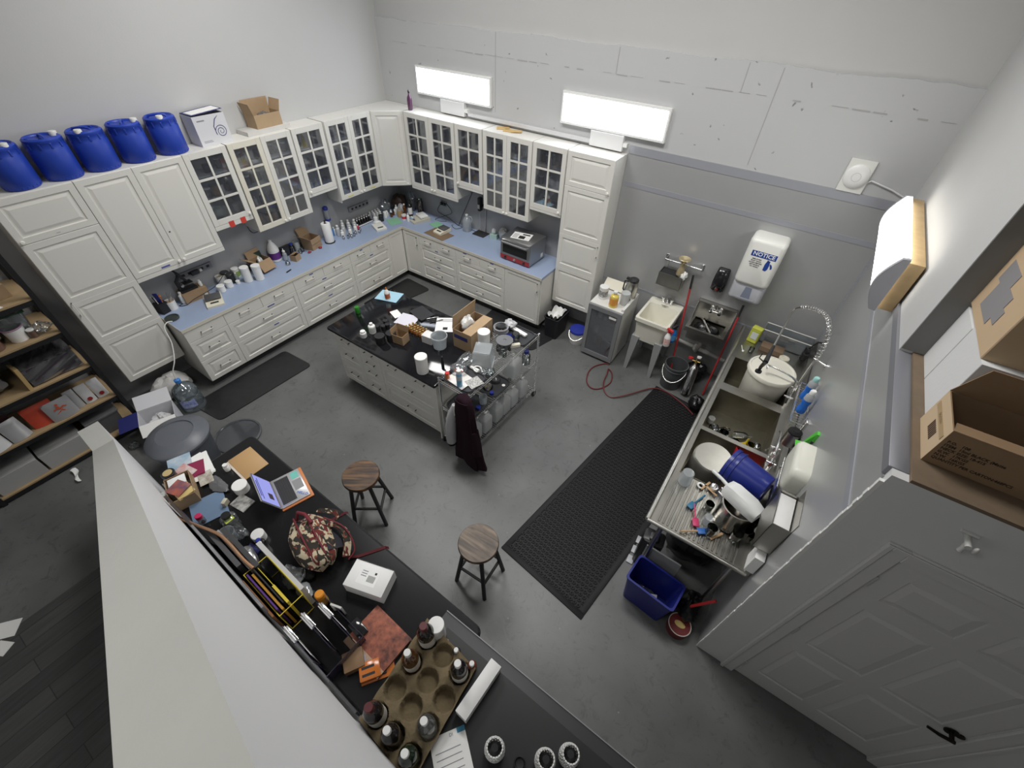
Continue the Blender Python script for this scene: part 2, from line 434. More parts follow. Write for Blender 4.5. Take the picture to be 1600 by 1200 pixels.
# door casing and the six-panel door
g = G()
for (x0, x1, z0, z1) in ((6.885, 6.975, 0, 2.145), (7.925, 8.015, 0, 2.145), (6.9752, 7.9248, 2.055, 2.145)):
    g.box(x0, x1, -3.505, -3.487, z0, z1, .004)
for (x0, x1, z0, z1) in ((6.885, 6.91, 0, 2.1451), (7.99, 8.015, 0, 2.1451), (6.9102, 7.9898, 2.12, 2.1451)):
    g.box(x0, x1, -3.515, -3.505, z0, z1, .004)
struct(g.build('trim_10', DOORP))
def door_panels():
    g = G(); yf = -3.482
    X0, X1 = 6.979, 7.921
    cols = ((7.085, 7.405), (7.495, 7.815)); rows = ((.20, .78), (.93, 1.56), (1.69, 1.93))
    g.box(X0, X1, yf+.012, -3.44, .012, 2.05)
    # stiles and rails
    for a, b_ in ((X0, cols[0][0]), (cols[0][1], cols[1][0]), (cols[1][1], X1)): g.box(a, b_, yf, yf+.012, .012, 2.05)
    zs = [.012]+[z for r in rows for z in r]+[2.05]
    for c0, c1 in cols:
        for k in range(0, len(zs), 2): g.box(c0, c1, yf, yf+.012, zs[k], zs[k+1])
    for c0, c1 in cols:
        for r0, r1 in rows:
            i = .045
            o_ = [g._v(p) for p in ((c0, yf+.0115, r0), (c1, yf+.0115, r0), (c1, yf+.0115, r1), (c0, yf+.0115, r1))]
            q_ = [g._v(p) for p in ((c0+i, yf+.001, r0+i), (c1-i, yf+.001, r0+i), (c1-i, yf+.001, r1-i), (c0+i, yf+.001, r1-i))]
            for k in range(4): g._f([o_[k], o_[(k+1) % 4], q_[(k+1) % 4], q_[k]], False)
            g._f(q_, False)
    return g
d1 = struct(door_panels().build('door_1', DOORP, ang=.2))
DKNOB = mat('dark_bronze', (.03, .026, .022), .3, metal=.8)
g = G(); g.tube([(7.862, -3.487, .93), (7.862, -3.54, .93)], .012, 12); g.tube([(7.862, -3.487, .93), (7.862, -3.493, .93)], .034, 20)
g.tube([(7.875, -3.54, .93), (7.80, -3.545, .93), (7.745, -3.54, .93)], [.011, .010, .008], 10)
g.build('door_handle', DKNOB, d1)
g = G(); g.tube([(7.905, -3.482, .93), (7.905, -3.492, .93)], .02, 14); g.build('latch_plate', DKNOB, d1)
for z in (.22, 1.02, 1.82):
    G().box(6.970, 6.992, -3.497, -3.484, z-.05, z+.05, .003).build('hinge', mat('painted_hinge', (.5, .5, .49), .4), d1)
# stair guard wall: flat top at its foot, then rising towards the camera
def gy(x): return -5.262-.040*(x-1.68)
GW = mat('guard_wall_top_darkened', (.46, .46, .43), .75, bump=.06, bscale=50, var=.05, vscale=3)  # top coloured darker, side lighter: their light balance is put into the colours
g = G(); th = .15
prof = [(1.67, 1.10), (1.99, 1.10), (6.05, 1.10+.6*4.06)]
fa = [(x, gy(x), z) for x, z in prof]; ba = [(x, gy(x)-th, z) for x, z in prof]
fb = [(x, gy(x), 0) for x, z in prof]; bb = [(x, gy(x)-th, 0) for x, z in prof]
for i in range(2):
    g.mi = 0; g.poly([fa[i], fa[i+1], ba[i+1], ba[i]])
    g.mi = 1; g.poly([fa[i], fb[i], fb[i+1], fa[i+1]]); g.poly([ba[i], ba[i+1], bb[i+1], bb[i]])
g.poly([fa[0], ba[0], bb[0], fb[0]]); g.poly([fa[2], fb[2], bb[2], ba[2]])
struct(g.build('wall_stair_guard', [GW, mat('guard_wall_side_lightened', (.80, .80, .81), .7, bump=.05, bscale=60)]))
g = G(); g.slab([(1.67, gy(1.67)+.014, .10), (1.67, gy(1.67)+.014, 0), (6.05, gy(6.05)+.014, 0), (6.05, gy(6.05)+.014, .10)], .014)
struct(g.build('baseboard_stair_guard', mat('white_trim_paint', (.78, .78, .76), .5)))

# ------------------------------------------------------------------ lamps that are in the picture
PANEL_E = emission('led_panel_glow', (.84, .90, 1.0), 8.0)
for (x0, x1, lab) in ((.745, 1.985, 'wide glowing white LED panel on the back wall, the left one of two'), (3.08, 4.335, 'wide glowing white LED panel on the back wall above the tall cabinet')):
    t = thing('led_panel', lab, 'light', ((x0+x1)/2, 0, 2.83), 0)
    w = (x1-x0)/2
    G().box(-w-.025, w+.025, -.05, 0, -.165, .165, .004).build('housing', WHITEPL, t)
    G().box(-w, w, -.0525, -.049, -.137, .137).build('diffuser', PANEL_E, t)
for xb, lab in ((1.36, 'white metal junction cover hanging below the left LED panel'), (3.69, 'white metal junction cover hanging below the right LED panel')):
    t = thing('junction_cover', lab, 'junction box', (xb, 0, 2.50))
    G().box(-.21, .21, -.06, 0, .0, .16, .004).build('cover', mat('white_sheet_metal', (.72, .72, .72), .4), t)
    G().box(.21, .26, -.05, 0, .05, .09).build('conduit_clip', WHITEPL, t)
g = G(); g.box(1.62, 3.48, -.045, -.001, 2.515, 2.555, .004)
tag(g.build('cable_raceway', mat('grey_white_raceway', (.62, .62, .63), .5)), 'long white cable raceway along the back wall between the junction covers', 'raceway')

# wraparound lamp on a wooden block at the right wall
t = thing('wall_lamp', 'lit wraparound lamp with curved diffuser on a wood block, right wall', 'light', (6.674, -1.275, 2.445))
WOOD = mat('raw_pine', (.55, .39, .20), .6, var=.2, vscale=9)
G().box(-.094, 0, -.605, .725, 0, .33, .003).build('wood_block', WOOD, t)
g = G(); n = 16; Lh = .625
arc = [(-.0945, 0)]+[(-.130-.065*math.sin(PI*i/n), .005+.355*i/n) for i in range(n+1)]+[(-.0945, .365)]
k = len(arc)-1
g.sheet(lambda u, v: (arc[int(round(u*k))][0], -Lh+v*2*Lh, arc[int(round(u*k))][1]), k, 2)
g.build('diffuser', emission('wrap_lamp_glow', (1.0, .985, .93), 5.5), t)
for s in (-1, 1):
    g = G(); e = [(p[0]-(.004 if 0 < i < k else 0), p[1]) for i, p in enumerate(arc)]
    a = [g._v((p[0], s*Lh, p[1])) for p in e]; b_ = [g._v((p[0], s*(Lh+.032), p[1])) for p in e]
    g._f(a); g._f(b_)
    for i in range(len(a)):
        j = (i+1) % len(a); g._f([a[i], a[j], b_[j], b_[i]])
    g.build('end_cap', mat('grey_lamp_end_cap', (.42, .42, .45), .5), t)
# access point on the back wall
t = thing('wireless_access_point', 'round white ceiling-style access point on square plate, back wall', 'access point', (6.19, 0, 2.715))
G().box(-.105, .105, -.022, 0, -.14, .14, .003).build('mounting_plate', mat('warm_white_plate', (.74, .74, .70), .5), t)
g = G(); g.M = Matrix.Rotation(PI/2, 4, 'X'); g.lathe([(.0, .052), (.05, .052), (.085, .046), (.1, .034), (.102, .022)], n=32); g.build('disc', WHITEPL, t)
g = G(); g.M = Matrix.Rotation(PI/2, 4, 'X'); g.tube([(.036*math.cos(a*PI/12), .036*math.sin(a*PI/12), .053) for a in range(24)], .0016, 6, closed=True); g.build('status_ring', mat('pale_grey_ring', (.6, .6, .66), .4), t)
g = G(); g.tube([(6.295, -.01, 2.68), (6.32, -.012, 2.70), (6.5, -.012, 2.66), (6.68, -.012, 2.60)], .008, 6)
tag(g.build('cable', mat('white_cable', (.7, .7, .7), .5)), 'white cable running from the access point to the right corner', 'cable')
# ------------------------------------------------------------------ cabinets
def rect_rings(g, x0, x1, z0, z1, rings, back=0.0):
    """front face built of nested rectangles (inset, y); closed at the back plane"""
    L = []
    for ins, y in rings:
        L.append([g._v(p) for p in ((x0+ins, y, z0+ins), (x1-ins, y, z0+ins), (x1-ins, y, z1-ins), (x0+ins, y, z1-ins))])
    bk = [g._v(p) for p in ((x0, back, z0), (x1, back, z0), (x1, back, z1), (x0, back, z1))]
    for i in range(4): g._f([bk[i], bk[(i+1) % 4], L[0][(i+1) % 4], L[0][i]], False)
    for a, b in zip(L, L[1:]):
        for i in range(4): g._f([a[i], a[(i+1) % 4], b[(i+1) % 4], b[i]], False)
    g._f(L[-1], False); g._f(bk[::-1], False)
RAISED = lambda s: [(0, -.018), (.003, -.020), (.055*s, -.020), (.060*s, -.011), (.072*s, -.011), (.098*s, -.018)]
PLAIN = [(0, -.018), (.003, -.020)]
RECESS = lambda s: [(0, -.018), (.003, -.020), (.050*s, -.020), (.056*s, -.014)]
def front(parent, name, x0, x1, z0, z1, style='raised', m=None, panels=None):
    m = m or CAB; g = G(); e = .0018
    x0 += e; x1 -= e; z0 += e; z1 -= e
    if panels:       # several raised panels on one door, split at the given heights
        zz = [z0]+panels+[z1]
        for a, b in zip(zz, zz[1:]): rect_rings(g, x0, x1, a, b, RAISED(1))
    else:
        s = min(1.0, (z1-z0)/.30, (x1-x0)/.30)
        rect_rings(g, x0, x1, z0, z1, RAISED(s) if style == 'raised' else RECESS(s) if style == 'recess' else PLAIN)
    return g.build(name, m, parent, ang=.15)
def bar_handle(parent, cx, cz, L=.135, vertical=False, y=-.02):
    g = G(); h = L/2
    if vertical:
        g.mi = 0; g.box(cx-.005, cx+.005, y-.034, y-.026, cz-h, cz+h, .002)
        g.mi = 1; g.rod((cx, y, cz-h+.006), (cx, y-.030, cz-h+.006), .0065); g.rod((cx, y, cz+h-.006), (cx, y-.030, cz+h-.006), .0065)
    else:
        g.mi = 0; g.box(cx-h, cx+h, y-.034, y-.026, cz-.006, cz+.006, .002)
        g.mi = 1; g.rod((cx-h+.006, y, cz), (cx-h+.006, y-.030, cz), .0065); g.rod((cx+h-.006, y, cz), (cx+h-.006, y-.030, cz), .0065)
    return g.build('handle', [mat('sheen_handle_bar', (.86, .84, .78), .3, metal=.15), mat('dark_handle_post', (.10, .095, .085), .35, metal=.8)], parent)  # pale bar and dark posts: chrome reflections put into the colours
def knob(parent, cx, cz, y=-.02):
    g = G(); g.M = Matrix.Translation((cx, y, cz)) @ Matrix.Rotation(PI/2, 4, 'X')
    g.lathe([(.006, 0), (.007, .012), (.016, .018), (.0175, .024), (.013, .030), (0, .031)], n=14)
    return g.build('knob', KNOB, parent)
BTAPE = mat('blue_label_tape', (.10, .12, .36), .5)
def tape(parent, cx, cz, w=.08, h=.016, y=-.021, m=None, name='label_strip'):
    return G().box(cx-w/2, cx+w/2, y-.0012, y, cz-h/2, cz+h/2).build(name, m or BTAPE, parent)
def muntin_door(parent, x0, x1, z0, z1, nr, m=None, nc=2):
    m = m or CAB; e = .0018; x0 += e; x1 -= e; z0 += e; z1 -= e
    g = G(); fw = .058; mw = .022
    for a, b, c, d in ((x0, x0+fw, z0, z1), (x1-fw, x1, z0, z1), (x0+fw, x1-fw, z0, z0+fw+.004), (x0+fw, x1-fw, z1-fw-.004, z1)):
        g.box(a, b, -.02, 0, c, d, .002)
    ix0, ix1, iz0, iz1 = x0+fw, x1-fw, z0+fw, z1-fw
    for i in range(1, nc):
        c = ix0+(ix1-ix0)*i/nc; g.box(c-mw/2, c+mw/2, -.018, -.002, iz0, iz1)
    for i in range(1, nr):
        c = iz0+(iz1-iz0)*i/nr; g.box(ix0, ix1, -.0175, -.0025, c-mw/2, c+mw/2)
    o = g.build('door', m, parent)
    G().box(ix0-.004, ix1+.004, -.009, -.006, iz0-.004, iz1+.004).build('pane', GLASS, o)
    return o
def hollow(parent, w, dep, z0, z1, m, shelves=(), name='carcass'):
    g = G(); t = .018
    g.box(0, t, 0, dep, z0, z1); g.box(w-t, w, 0, dep, z0, z1); g.box(t, w-t, 0, dep, z0, z0+t); g.box(t, w-t, 0, dep, z1-t, z1); g.box(t, w-t, dep-.008, dep, z0+t, z1-t)
    o = g.build(name, m, parent)
    for s in shelves: G().box(t, w-t, .02, dep-.008, s, s+.016).build('shelf', CABIN, parent)
    return o
FRAME = {'L': (lambda y0: (.299, y0, 0), PI/2), 'B': (lambda x0: (x0, -.299, 0), 0.0)}
UD = .297
def upper_frame(wall, a0):
    f, r = FRAME[wall]; return f(a0), r
CONTENT_SPOTS = []    # (wall, along0, along1, shelf z, clear height)
def glass_cabinet(wall, a0, a1, zb, nr, label, doors=1, ms=None, knob_side='r', rail=.0):
    loc, r = upper_frame(wall, a0); w = a1-a0
    t = thing('glass_cabinet', label, 'cabinet', loc, r, 'glass-door cabinets above the counter')
    zt = 2.48; k = nr
    pitch = (zt-zb)/k
    sh = [zb+pitch*i-.008 for i in range(1, k)]
    hollow(t, w, UD, zb, zt, CAB, sh)
    if rail: G().box(0, w, -.018, .0, zb-rail, zb-.001, .002).build('light_rail', CAB, t)
    if doors == 2:
        d = [muntin_door(t, 0, w/2, zb, zt, nr, ms[0] if ms else None), muntin_door(t, w/2, w, zb, zt, nr, ms[1] if ms else None)]
        knob(d[0], w/2-.028, zb+.035); knob(d[1], w/2+.028, zb+.035)
    else:
        d = [muntin_door(t, 0, w, zb, zt, nr)]
        knob(d[0], w-.03 if knob_side == 'r' else .03, zb+.035)
    for z in [zb+.018]+[s+.016 for s in sh]: CONTENT_SPOTS.append((wall, a0+.03, a1-.03, z, pitch-.05))
    return t, d
# left wall, from the camera side to the corner
y0 = -4.78
t = thing('tall_cabinet', 'tall cream cabinet with three-panel door at the left end beside shelving', 'cabinet', (.299, y0, 0), PI/2)
w = .615
G().box(0, w, 0, .298, .41, 2.48).build('body', CAB, t)
o = front(t, 'door', 0, w, .412, 2.088, panels=[.985, 1.47]); bar_handle(o, .032, 1.41, .15, True)
o = front(t, 'door', 0, w, 2.088, 2.478); knob(o, .03, 2.12); tape(o, .30, 2.115, .03, .006, m=mat('grey_badge', (.5, .5, .48), .4), name='badge')
t = thing('wall_cabinet', 'cream wall cabinet with two tall solid panel doors, left wall', 'cabinet', (.299, -4.163, 0), PI/2)
w = .967
G().box(0, w, 0, UD, 1.465, 2.48).build('body', CAB, t)
G().box(0, w, -.018, 0, 1.42, 1.464, .002).build('light_rail', CAB, t)
o = front(t, 'door', 0, w/2, 1.466, 2.479); knob(o, w/2-.028, 1.50); tape(o, w/2-.17, 1.488, .09, .018)
o = front(t, 'door', w/2, w, 1.466, 2.479); knob(o, w/2+.028, 1.50)
tape(o, w/2+.035, 1.815, .014, .014, m=INK, name='lock_hole')
t, d = glass_cabinet('L', -3.193, -2.722, 1.70, 3, 'single glass-door cabinet with red tape tabs below, left wall', 1, rail=.05)
RTAPE = mat('red_tape', (.62, .06, .045), .5)
for c in (.20, .345): G().box(c-.032, c+.032, -.0205, -.018, 1.640, 1.712).build('tape_tab', RTAPE, t)
glass_cabinet('L', -2.71, -1.905, 1.465, 4, 'double glass-door cabinet with one yellowed door, left wall', 2, (CABY, CAB))
glass_cabinet('L', -1.893, -1.43, 1.69, 3, 'single glass-door cabinet holding a yellow funnel, left wall', 1, knob_side='l', rail=.035)
t, d = glass_cabinet('L', -1.405, -.625, 1.465, 4, 'double glass-door cabinet on left wall nearest the corner', 2)
G().box(.0, .012, .0, UD, 1.43, 1.465).build('end_panel', CAB, t)
for dd, c in ((d[0], .17), (d[1], .60)): tape(dd, c, 1.494, .10, .014, m=mat('yellow_tape', (.72, .66, .20), .5), name='yellow_tape')
# diagonal corner unit
t = thing('corner_cabinet', 'cream corner cabinet with one diagonal solid door between the two walls', 'cabinet', (0, 0, 0))
G().prism([(.001, -.001), (.001, -.622), (.305, -.622), (.640, -.305), (.640, -.001)], 1.465, 2.48).build('body', CAB, t)
dl = math.hypot(.335, .317)
da = math.atan2(.317, .335)
g = G(); g.M = Matrix.Translation((.305, -.622, 0)) @ Matrix.Rotation(da, 4, 'Z'); rect_rings(g, .02, dl-.02, 1.466, 2.479, RAISED(1)); o = g.build('door', CAB, t, ang=.15)
g = G(); g.M = Matrix.Translation((.305, -.622, 0)) @ Matrix.Rotation(da, 4, 'Z') @ Matrix.Translation((dl-.05, -.02, 1.495)) @ Matrix.Rotation(PI/2, 4, 'X')
g.lathe([(.006, 0), (.007, .012), (.016, .018), (.0175, .024), (.013, .030), (0, .031)], n=14); g.build('knob', KNOB, o)
# back wall
glass_cabinet('B', .662, 1.592, 1.465, 4, 'double glass-door cabinet on back wall beside the diagonal corner unit', 2, rail=.035)
glass_cabinet('B', 1.600, 2.068, 1.69, 3, 'short single glass-door cabinet with red packet inside, back wall', 1, knob_side='l', rail=.035)
glass_cabinet('B', 2.080, 2.850, 1.465, 4, 'double glass-door cabinet on back wall with clear bags on bottom shelf', 2, rail=.0)
glass_cabinet('B', 2.858, 3.338, 1.69, 3, 'short single glass-door cabinet next to the tall cabinet, back wall', 1, rail=.035)
t = thing('tall_cabinet', 'tall cream cabinet with panelled door standing right of the counter, back wall', 'cabinet', (3.350, -.299, 0))
w = .612
G().box(0, w, 0, .298, .41, 2.48).build('body', CAB, t)
o = front(t, 'door', 0, w, .412, 2.083, panels=[.985, 1.47]); bar_handle(o, w-.032, 1.36, .15, True)
o = front(t, 'door', 0, w, 2.083, 2.478); knob(o, w-.03, 2.115)

# base units
BZ0, BZ1 = .112, .868
def base_unit(name, label, wall, a0, a1, parts, shift=0.0):
    loc = (.625, a0, 0) if wall == 'L' else (a0, -.625, 0) if wall == 'B' else (a0, shift, 0)
    dep = .62 if wall in 'LB' else .50
    t = thing(name, label, 'cabinet', loc, PI/2 if wall == 'L' else 0)
    w = a1-a0
    g = G(); g.box(0, w, 0, dep, .105, .874); g.build('body', CAB, t)
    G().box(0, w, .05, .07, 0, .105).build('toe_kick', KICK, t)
    for p in parts:
        if p[0] == 'd':
            _, x0, x1, z0, z1, st = p[:6]
            o = front(t, 'drawer', x0*w, x1*w, z0, z1, st); bar_handle(o, (x0+x1)/2*w, (z0+z1)/2)
        elif p[0] == 'door':
            _, x0, x1, hs = p[:4]
            o = front(t, 'door', x0*w, x1*w, BZ0, BZ1, p[4] if len(p) > 4 else 'recess')
            if hs is not None: bar_handle(o, hs*w, .74, .14, True)
        elif p[0] == 'tape': tape(t, p[1]*w, p[2], p[3])
    return t
two_top = [('d', 0, .5, .72, BZ1, 'plain'), ('d', .5, 1, .72, BZ1, 'plain'), ('d', 0, 1, .43, .72, 'raised'), ('d', 0, 1, BZ0, .43, 'raised')]
base_unit('drawer_unit', 'narrow cream three-drawer unit at the near end of the left counter', 'L', -4.137, -3.667,
          [('d', 0, 1, .72, BZ1, 'plain'), ('d', 0, 1, .43, .72, 'raised'), ('d', 0, 1, BZ0, .43, 'raised')])
base_unit('drawer_unit', 'wide cream drawer unit on left wall, next to the narrow end unit', 'L', -3.667, -2.697, two_top+[('tape', .60, .695, .10), ('tape', .57, .412, .07)])
base_unit('drawer_unit', 'wide cream drawer unit in the middle of the left counter run', 'L', -2.697, -1.735, two_top+[('tape', .30, .845, .06), ('tape', .48, .695, .07), ('tape', .5, .412, .07)])
base_unit('drawer_unit', 'cream drawer unit on left wall closest to the inner corner', 'L', -1.735, -.955, two_top+[('tape', .28, .845, .05), ('tape', .5, .695, .06)])
base_unit('corner_unit', 'plain cream corner panel at the end of the left run', 'L', -.955, -.626, [('door', 0, .93, None)])
base_unit('corner_unit', 'narrow cream corner door with upright handle, back wall run', 'B', .647, 1.004, [('door', 0, 1, .85)])
base_unit('drawer_unit', 'cream drawer unit under the weighing scales, back wall', 'B', 1.004, 1.770, two_top+[('tape', .48, .695, .06), ('tape', .5, .412, .07)])
base_unit('drawer_unit', 'cream drawer unit left of the plain door below the countertop oven', 'B', 1.770, 2.700, two_top+[('tape', .2, .85, .06), ('tape', .75, .85, .06)])
t = base_unit('base_cabinet', 'cream base cabinet with one plain door at the right end of the back counter', 'B', 2.700, 3.325, [('door', 0, .97, .91)])
# counters: one L-shaped top
g = G()
L_ = [(0.001, -4.140), (.652, -4.140), (.652, -.652), (3.330, -.652), (3.330, -.001), (.001, -.001)]
g.prism(L_, .876, .9142)
g.mi = 1
g.box(.650, .6545, -4.140, -.6545, .874, .9150); g.box(.650, 3.332, -.6545, -.650, .874, .9150); g.box(0.001, .652, -4.143, -4.139, .874, .915)
tag(g.build('countertop', [BLUECTR, CTREDGE]), 'pale blue L-shaped laminate counter with cream edge along both walls', 'countertop')

# ------------------------------------------------------------------ island
BLACKTOP = mat('polished_black_quartz', (.010, .010, .012), .09, spec=.4)
g = G()
g.box(1.886, 3.561, -3.115, -2.076, .876, .914, .012)
isl = thing('island', 'cream drawer island with polished black stone top in mid room', 'island', (1.92, -3.075, 0))
o = g.build('worktop', BLACKTOP, isl); o.location = (-1.92, 3.075, 0)
G().box(0, 1.605, .02, .96, .105, .875).build('body', CAB, isl)
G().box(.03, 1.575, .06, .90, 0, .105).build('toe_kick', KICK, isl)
G().box(-.012, .0, .02, .96, .02, .874).build('end_panel', CAB, isl); G().box(1.605, 1.622, .0, .96, .01, .874).build('end_panel', CAB, isl)
g = G(); g.M = Matrix.Translation((0, .02, 0))
cols = [(0, .43, (.868, .72, .43, .112)), (.43, .77, (.868, .72, .575, .43, .112)), (.77, 1.605, (.868, .72, .43, .112))]
for ci, (a, b, zs) in enumerate(cols):
    for k in range(len(zs)-1):
        if ci == 2 and k == 0:
            for aa, bb in ((a, (a+b)/2), ((a+b)/2, b)):
                g = G(); o = front(isl, 'drawer', aa, bb, zs[1], zs[0], 'plain'); o.location = (0, .02, 0); bar_handle(o, (aa+bb)/2, (zs[0]+zs[1])/2)
        else:
            o = front(isl, 'drawer', a, b, zs[k+1], zs[k], 'plain' if k == 0 or zs[k]-zs[k+1] < .2 else 'raised'); o.location = (0, .02, 0); bar_handle(o, (a+b)/2, (zs[k]+zs[k+1])/2)
# ------------------------------------------------------------------ vessels and boxes used all over the lab
MESHC = {}
def vessel(name, label, cat, loc, parts, group=None, rz=0.0, n=18, rot=None):
    """round container: an Empty at its base with one lathe mesh per part"""
    t = thing(name, label, cat, loc, rz, group, rot)
    for pt in parts:
        pn, prof, mm = pt[:3]; open_ = len(pt) > 3 and pt[3]
        key = (pn, tuple(prof), mm.name, n)
        if key not in MESHC:
            o = G().lathe(list(prof), n=n, cap0=not open_, cap1=not open_).build(pn, mm, t); MESHC[key] = o.data
        else:
            o = bpy.data.objects.new(pn, MESHC[key]); COL.objects.link(o); o.parent = t
    return t
def cylp(r, h, z=0.0, b=.003): return [(r-b, z), (r, z+b), (r, z+h-b), (r-b, z+h)]
def cupp(r, h, r0=None, t=.0025):     # open cup with wall
    r0 = r0 or r*.9
    return [(r0, 0), (r, h), (r-t, h), (r0-t, t*2), (0, t*2)]
def botp(r, h, rn, hs=.68, hn=.80):  # bottle: straight wall, round shoulder, neck
    return [(r-.004, 0), (r, .004), (r, h*hs), (r*.93, h*(hs+(hn-hs)*.35)), (r*.70, h*(hs+(hn-hs)*.7)), (rn, h*hn), (rn, h*.93), (rn*.98, h*.94)]
def capp(r, z, h): return [(r, z), (r, z+h-.002), (r-.002, z+h), (0, z+h)]
def band(r, z0, z1): return [(r, z0), (r, z1)]
CLEARPL = thin_glass('clear_plastic', (.88, .91, .93), .22, .05, milk=.10, milkcol=(.8, .83, .85))
BORO = thin_glass('clear_glass', (.86, .90, .90), .25, .03)
MILKY = thin_glass('milky_plastic', (.9, .92, .93), .10, .2, milk=.72, milkcol=(.80, .82, .82))
MILKYL = thin_glass('translucent_plastic', (.9, .93, .95), .14, .12, milk=.42, milkcol=(.80, .84, .86))
AMBER = mat('amber_glass', (.10, .035, .010), .08, coat=.4)
DARKGL = mat('dark_bottle_glass', (.012, .009, .009), .06, coat=.4)
PURPLEL = mat('purple_label', (.13, .03, .22), .5)
CREAMPL = mat('cream_plastic', (.70, .66, .54), .4)
GREYPL = mat('grey_plastic', (.20, .21, .22), .45)
SILVER = mat('silver_foil', (.55, .55, .55), .3, metal=.8, bump=.4, bscale=25)
GREENMAT = mat('mint_green_mat', (.24, .50, .32), .6)
YELLOWPL = mat('yellow_plastic', (.75, .55, .03), .4)
def white_jar(label, loc, r, h, group=None, lid=True, name='plastic_jar', cat='jar', body=None, lidm=None, lab=None, **k):
    b = body or WHITEPL
    ps = [('body', tuple(cylp(r*.96, h*.86)), b)]
    if lid: ps.append(('lid', tuple(cylp(r, h*.16, h*.84)), lidm or b))
    if lab: ps.append(('label_band', tuple(band(r*.96+.0008, h*.2, h*.7)), lab, True))
    return vessel(name, label, cat, loc, ps, group, **k)
def open_cup(label, loc, r, h, m=None, group=None, name='plastic_cup', cat='cup', r0=None, **k):
    return vessel(name, label, cat, loc, [('body', tuple(cupp(r, h, r0)), m or WHITEPL)], group, **k)
def bottle(label, loc, r, h, body, capm, rn=None, group=None, name='bottle', cat='bottle', lab=None, hs=.66, hn=.80, caph=.10, **k):
    rn = rn or r*.42
    ps = [('body', tuple(botp(r, h, rn, hs, hn)), body), ('cap', tuple(capp(rn*1.18, h*(1-caph)-.004, h*caph+.004)), capm)]
    if lab: ps.append(('label_band', tuple(band(r+.0008, h*.14, h*(hs-.08))), lab, True))
    return vessel(name, label, cat, loc, ps, group, **k)
def carton(name, label, loc, rz, sx, sy, sz, m=None, flaps=(), group=None, inner=None, cat='cardboard box', th=.004):
    """open box: walls with thickness, floor, and flaps given as (side, length, angle from vertical outward in radians)"""
    m = m or KRAFT; t = thing(name, label, cat, loc, rz, group)
    hx, hy = sx/2, sy/2
    g = G(); g.mi = 0
    g.box(-hx, hx, -hy, -hy+th, 0, sz); g.box(-hx, hx, hy-th, hy, 0, sz); g.box(-hx, -hx+th, -hy+th, hy-th, 0, sz); g.box(hx-th, hx, -hy+th, hy-th, 0, sz); g.box(-hx+th, hx-th, -hy+th, hy-th, 0, th)
    g.build('body', m, t)
    for side, L, a in flaps:
        s, c = math.sin(a), math.cos(a)
        g = G()
        if side == 'f': q = [(-hx, -hy, sz), (hx, -hy, sz), (hx, -hy-L*s, sz+L*c), (-hx, -hy-L*s, sz+L*c)]
        elif side == 'b': q = [(hx, hy, sz), (-hx, hy, sz), (-hx, hy+L*s, sz+L*c), (hx, hy+L*s, sz+L*c)]
        elif side == 'l': q = [(-hx, hy, sz), (-hx, -hy, sz), (-hx-L*s, -hy, sz+L*c), (-hx-L*s, hy, sz+L*c)]
        else: q = [(hx, -hy, sz), (hx, hy, sz), (hx+L*s, hy, sz+L*c), (hx+L*s, -hy, sz+L*c)]
        g.slab(q, th).build('flap', m, t)
    return t
def closed_box(name, label, loc, rz, sx, sy, sz, m, cat='box', group=None, b=.002, rot=None):
    t = thing(name, label, cat, loc, rz, group, rot)
    G().box(-sx/2, sx/2, -sy/2, sy/2, 0, sz, b).build('body', m, t)
    return t
def flat_sheet(name, label, cat, loc, rz, sx, sy, m, th=.0015, group=None):
    o = G().box(-sx/2, sx/2, -sy/2, sy/2, 0, th).build(name, m, None, loc, rz)
    return tag(o, label, cat, group)
def crumpled(name, label, cat, loc, r, m, seed=1, s=(1, 1, .7), amp=.28, group=None, nu=18, nv=12, rz=0):
    rnd = random.Random(seed); ph = [rnd.uniform(0, 6) for _ in range(8)]
    g = G(); rings = []
    for j in range(nv+1):
        row = []
        th_ = PI*j/nv
        for i in range(nu):
            a = 2*PI*i/nu
            k = 1+amp*(.5*math.sin(3*a+ph[0]+2*th_)+.35*math.sin(7*a+ph[1])*math.sin(5*th_+ph[2])+.5*(rnd.random()-.5))
            row.append(Vector((r*k*math.sin(th_)*math.cos(a)*s[0], r*k*math.sin(th_)*math.sin(a)*s[1], r*s[2]*(1-k*math.cos(th_)*.9))))
        rings.append(row)
    zmin = min(p.z for row in rings for p in row)
    vs = [[g._v((p.x, p.y, p.z-zmin)) for p in row] for row in rings]
    for j in range(nv):
        for i in range(nu): g._f([vs[j][i], vs[j][(i+1) % nu], vs[j+1][(i+1) % nu], vs[j+1][i]])
    bmesh.ops.remove_doubles(g.bm, verts=g.bm.verts, dist=1e-5)
    o = g.build(name, m, None, loc, rz, ang=.5)
    return tag(o, label, cat, group)

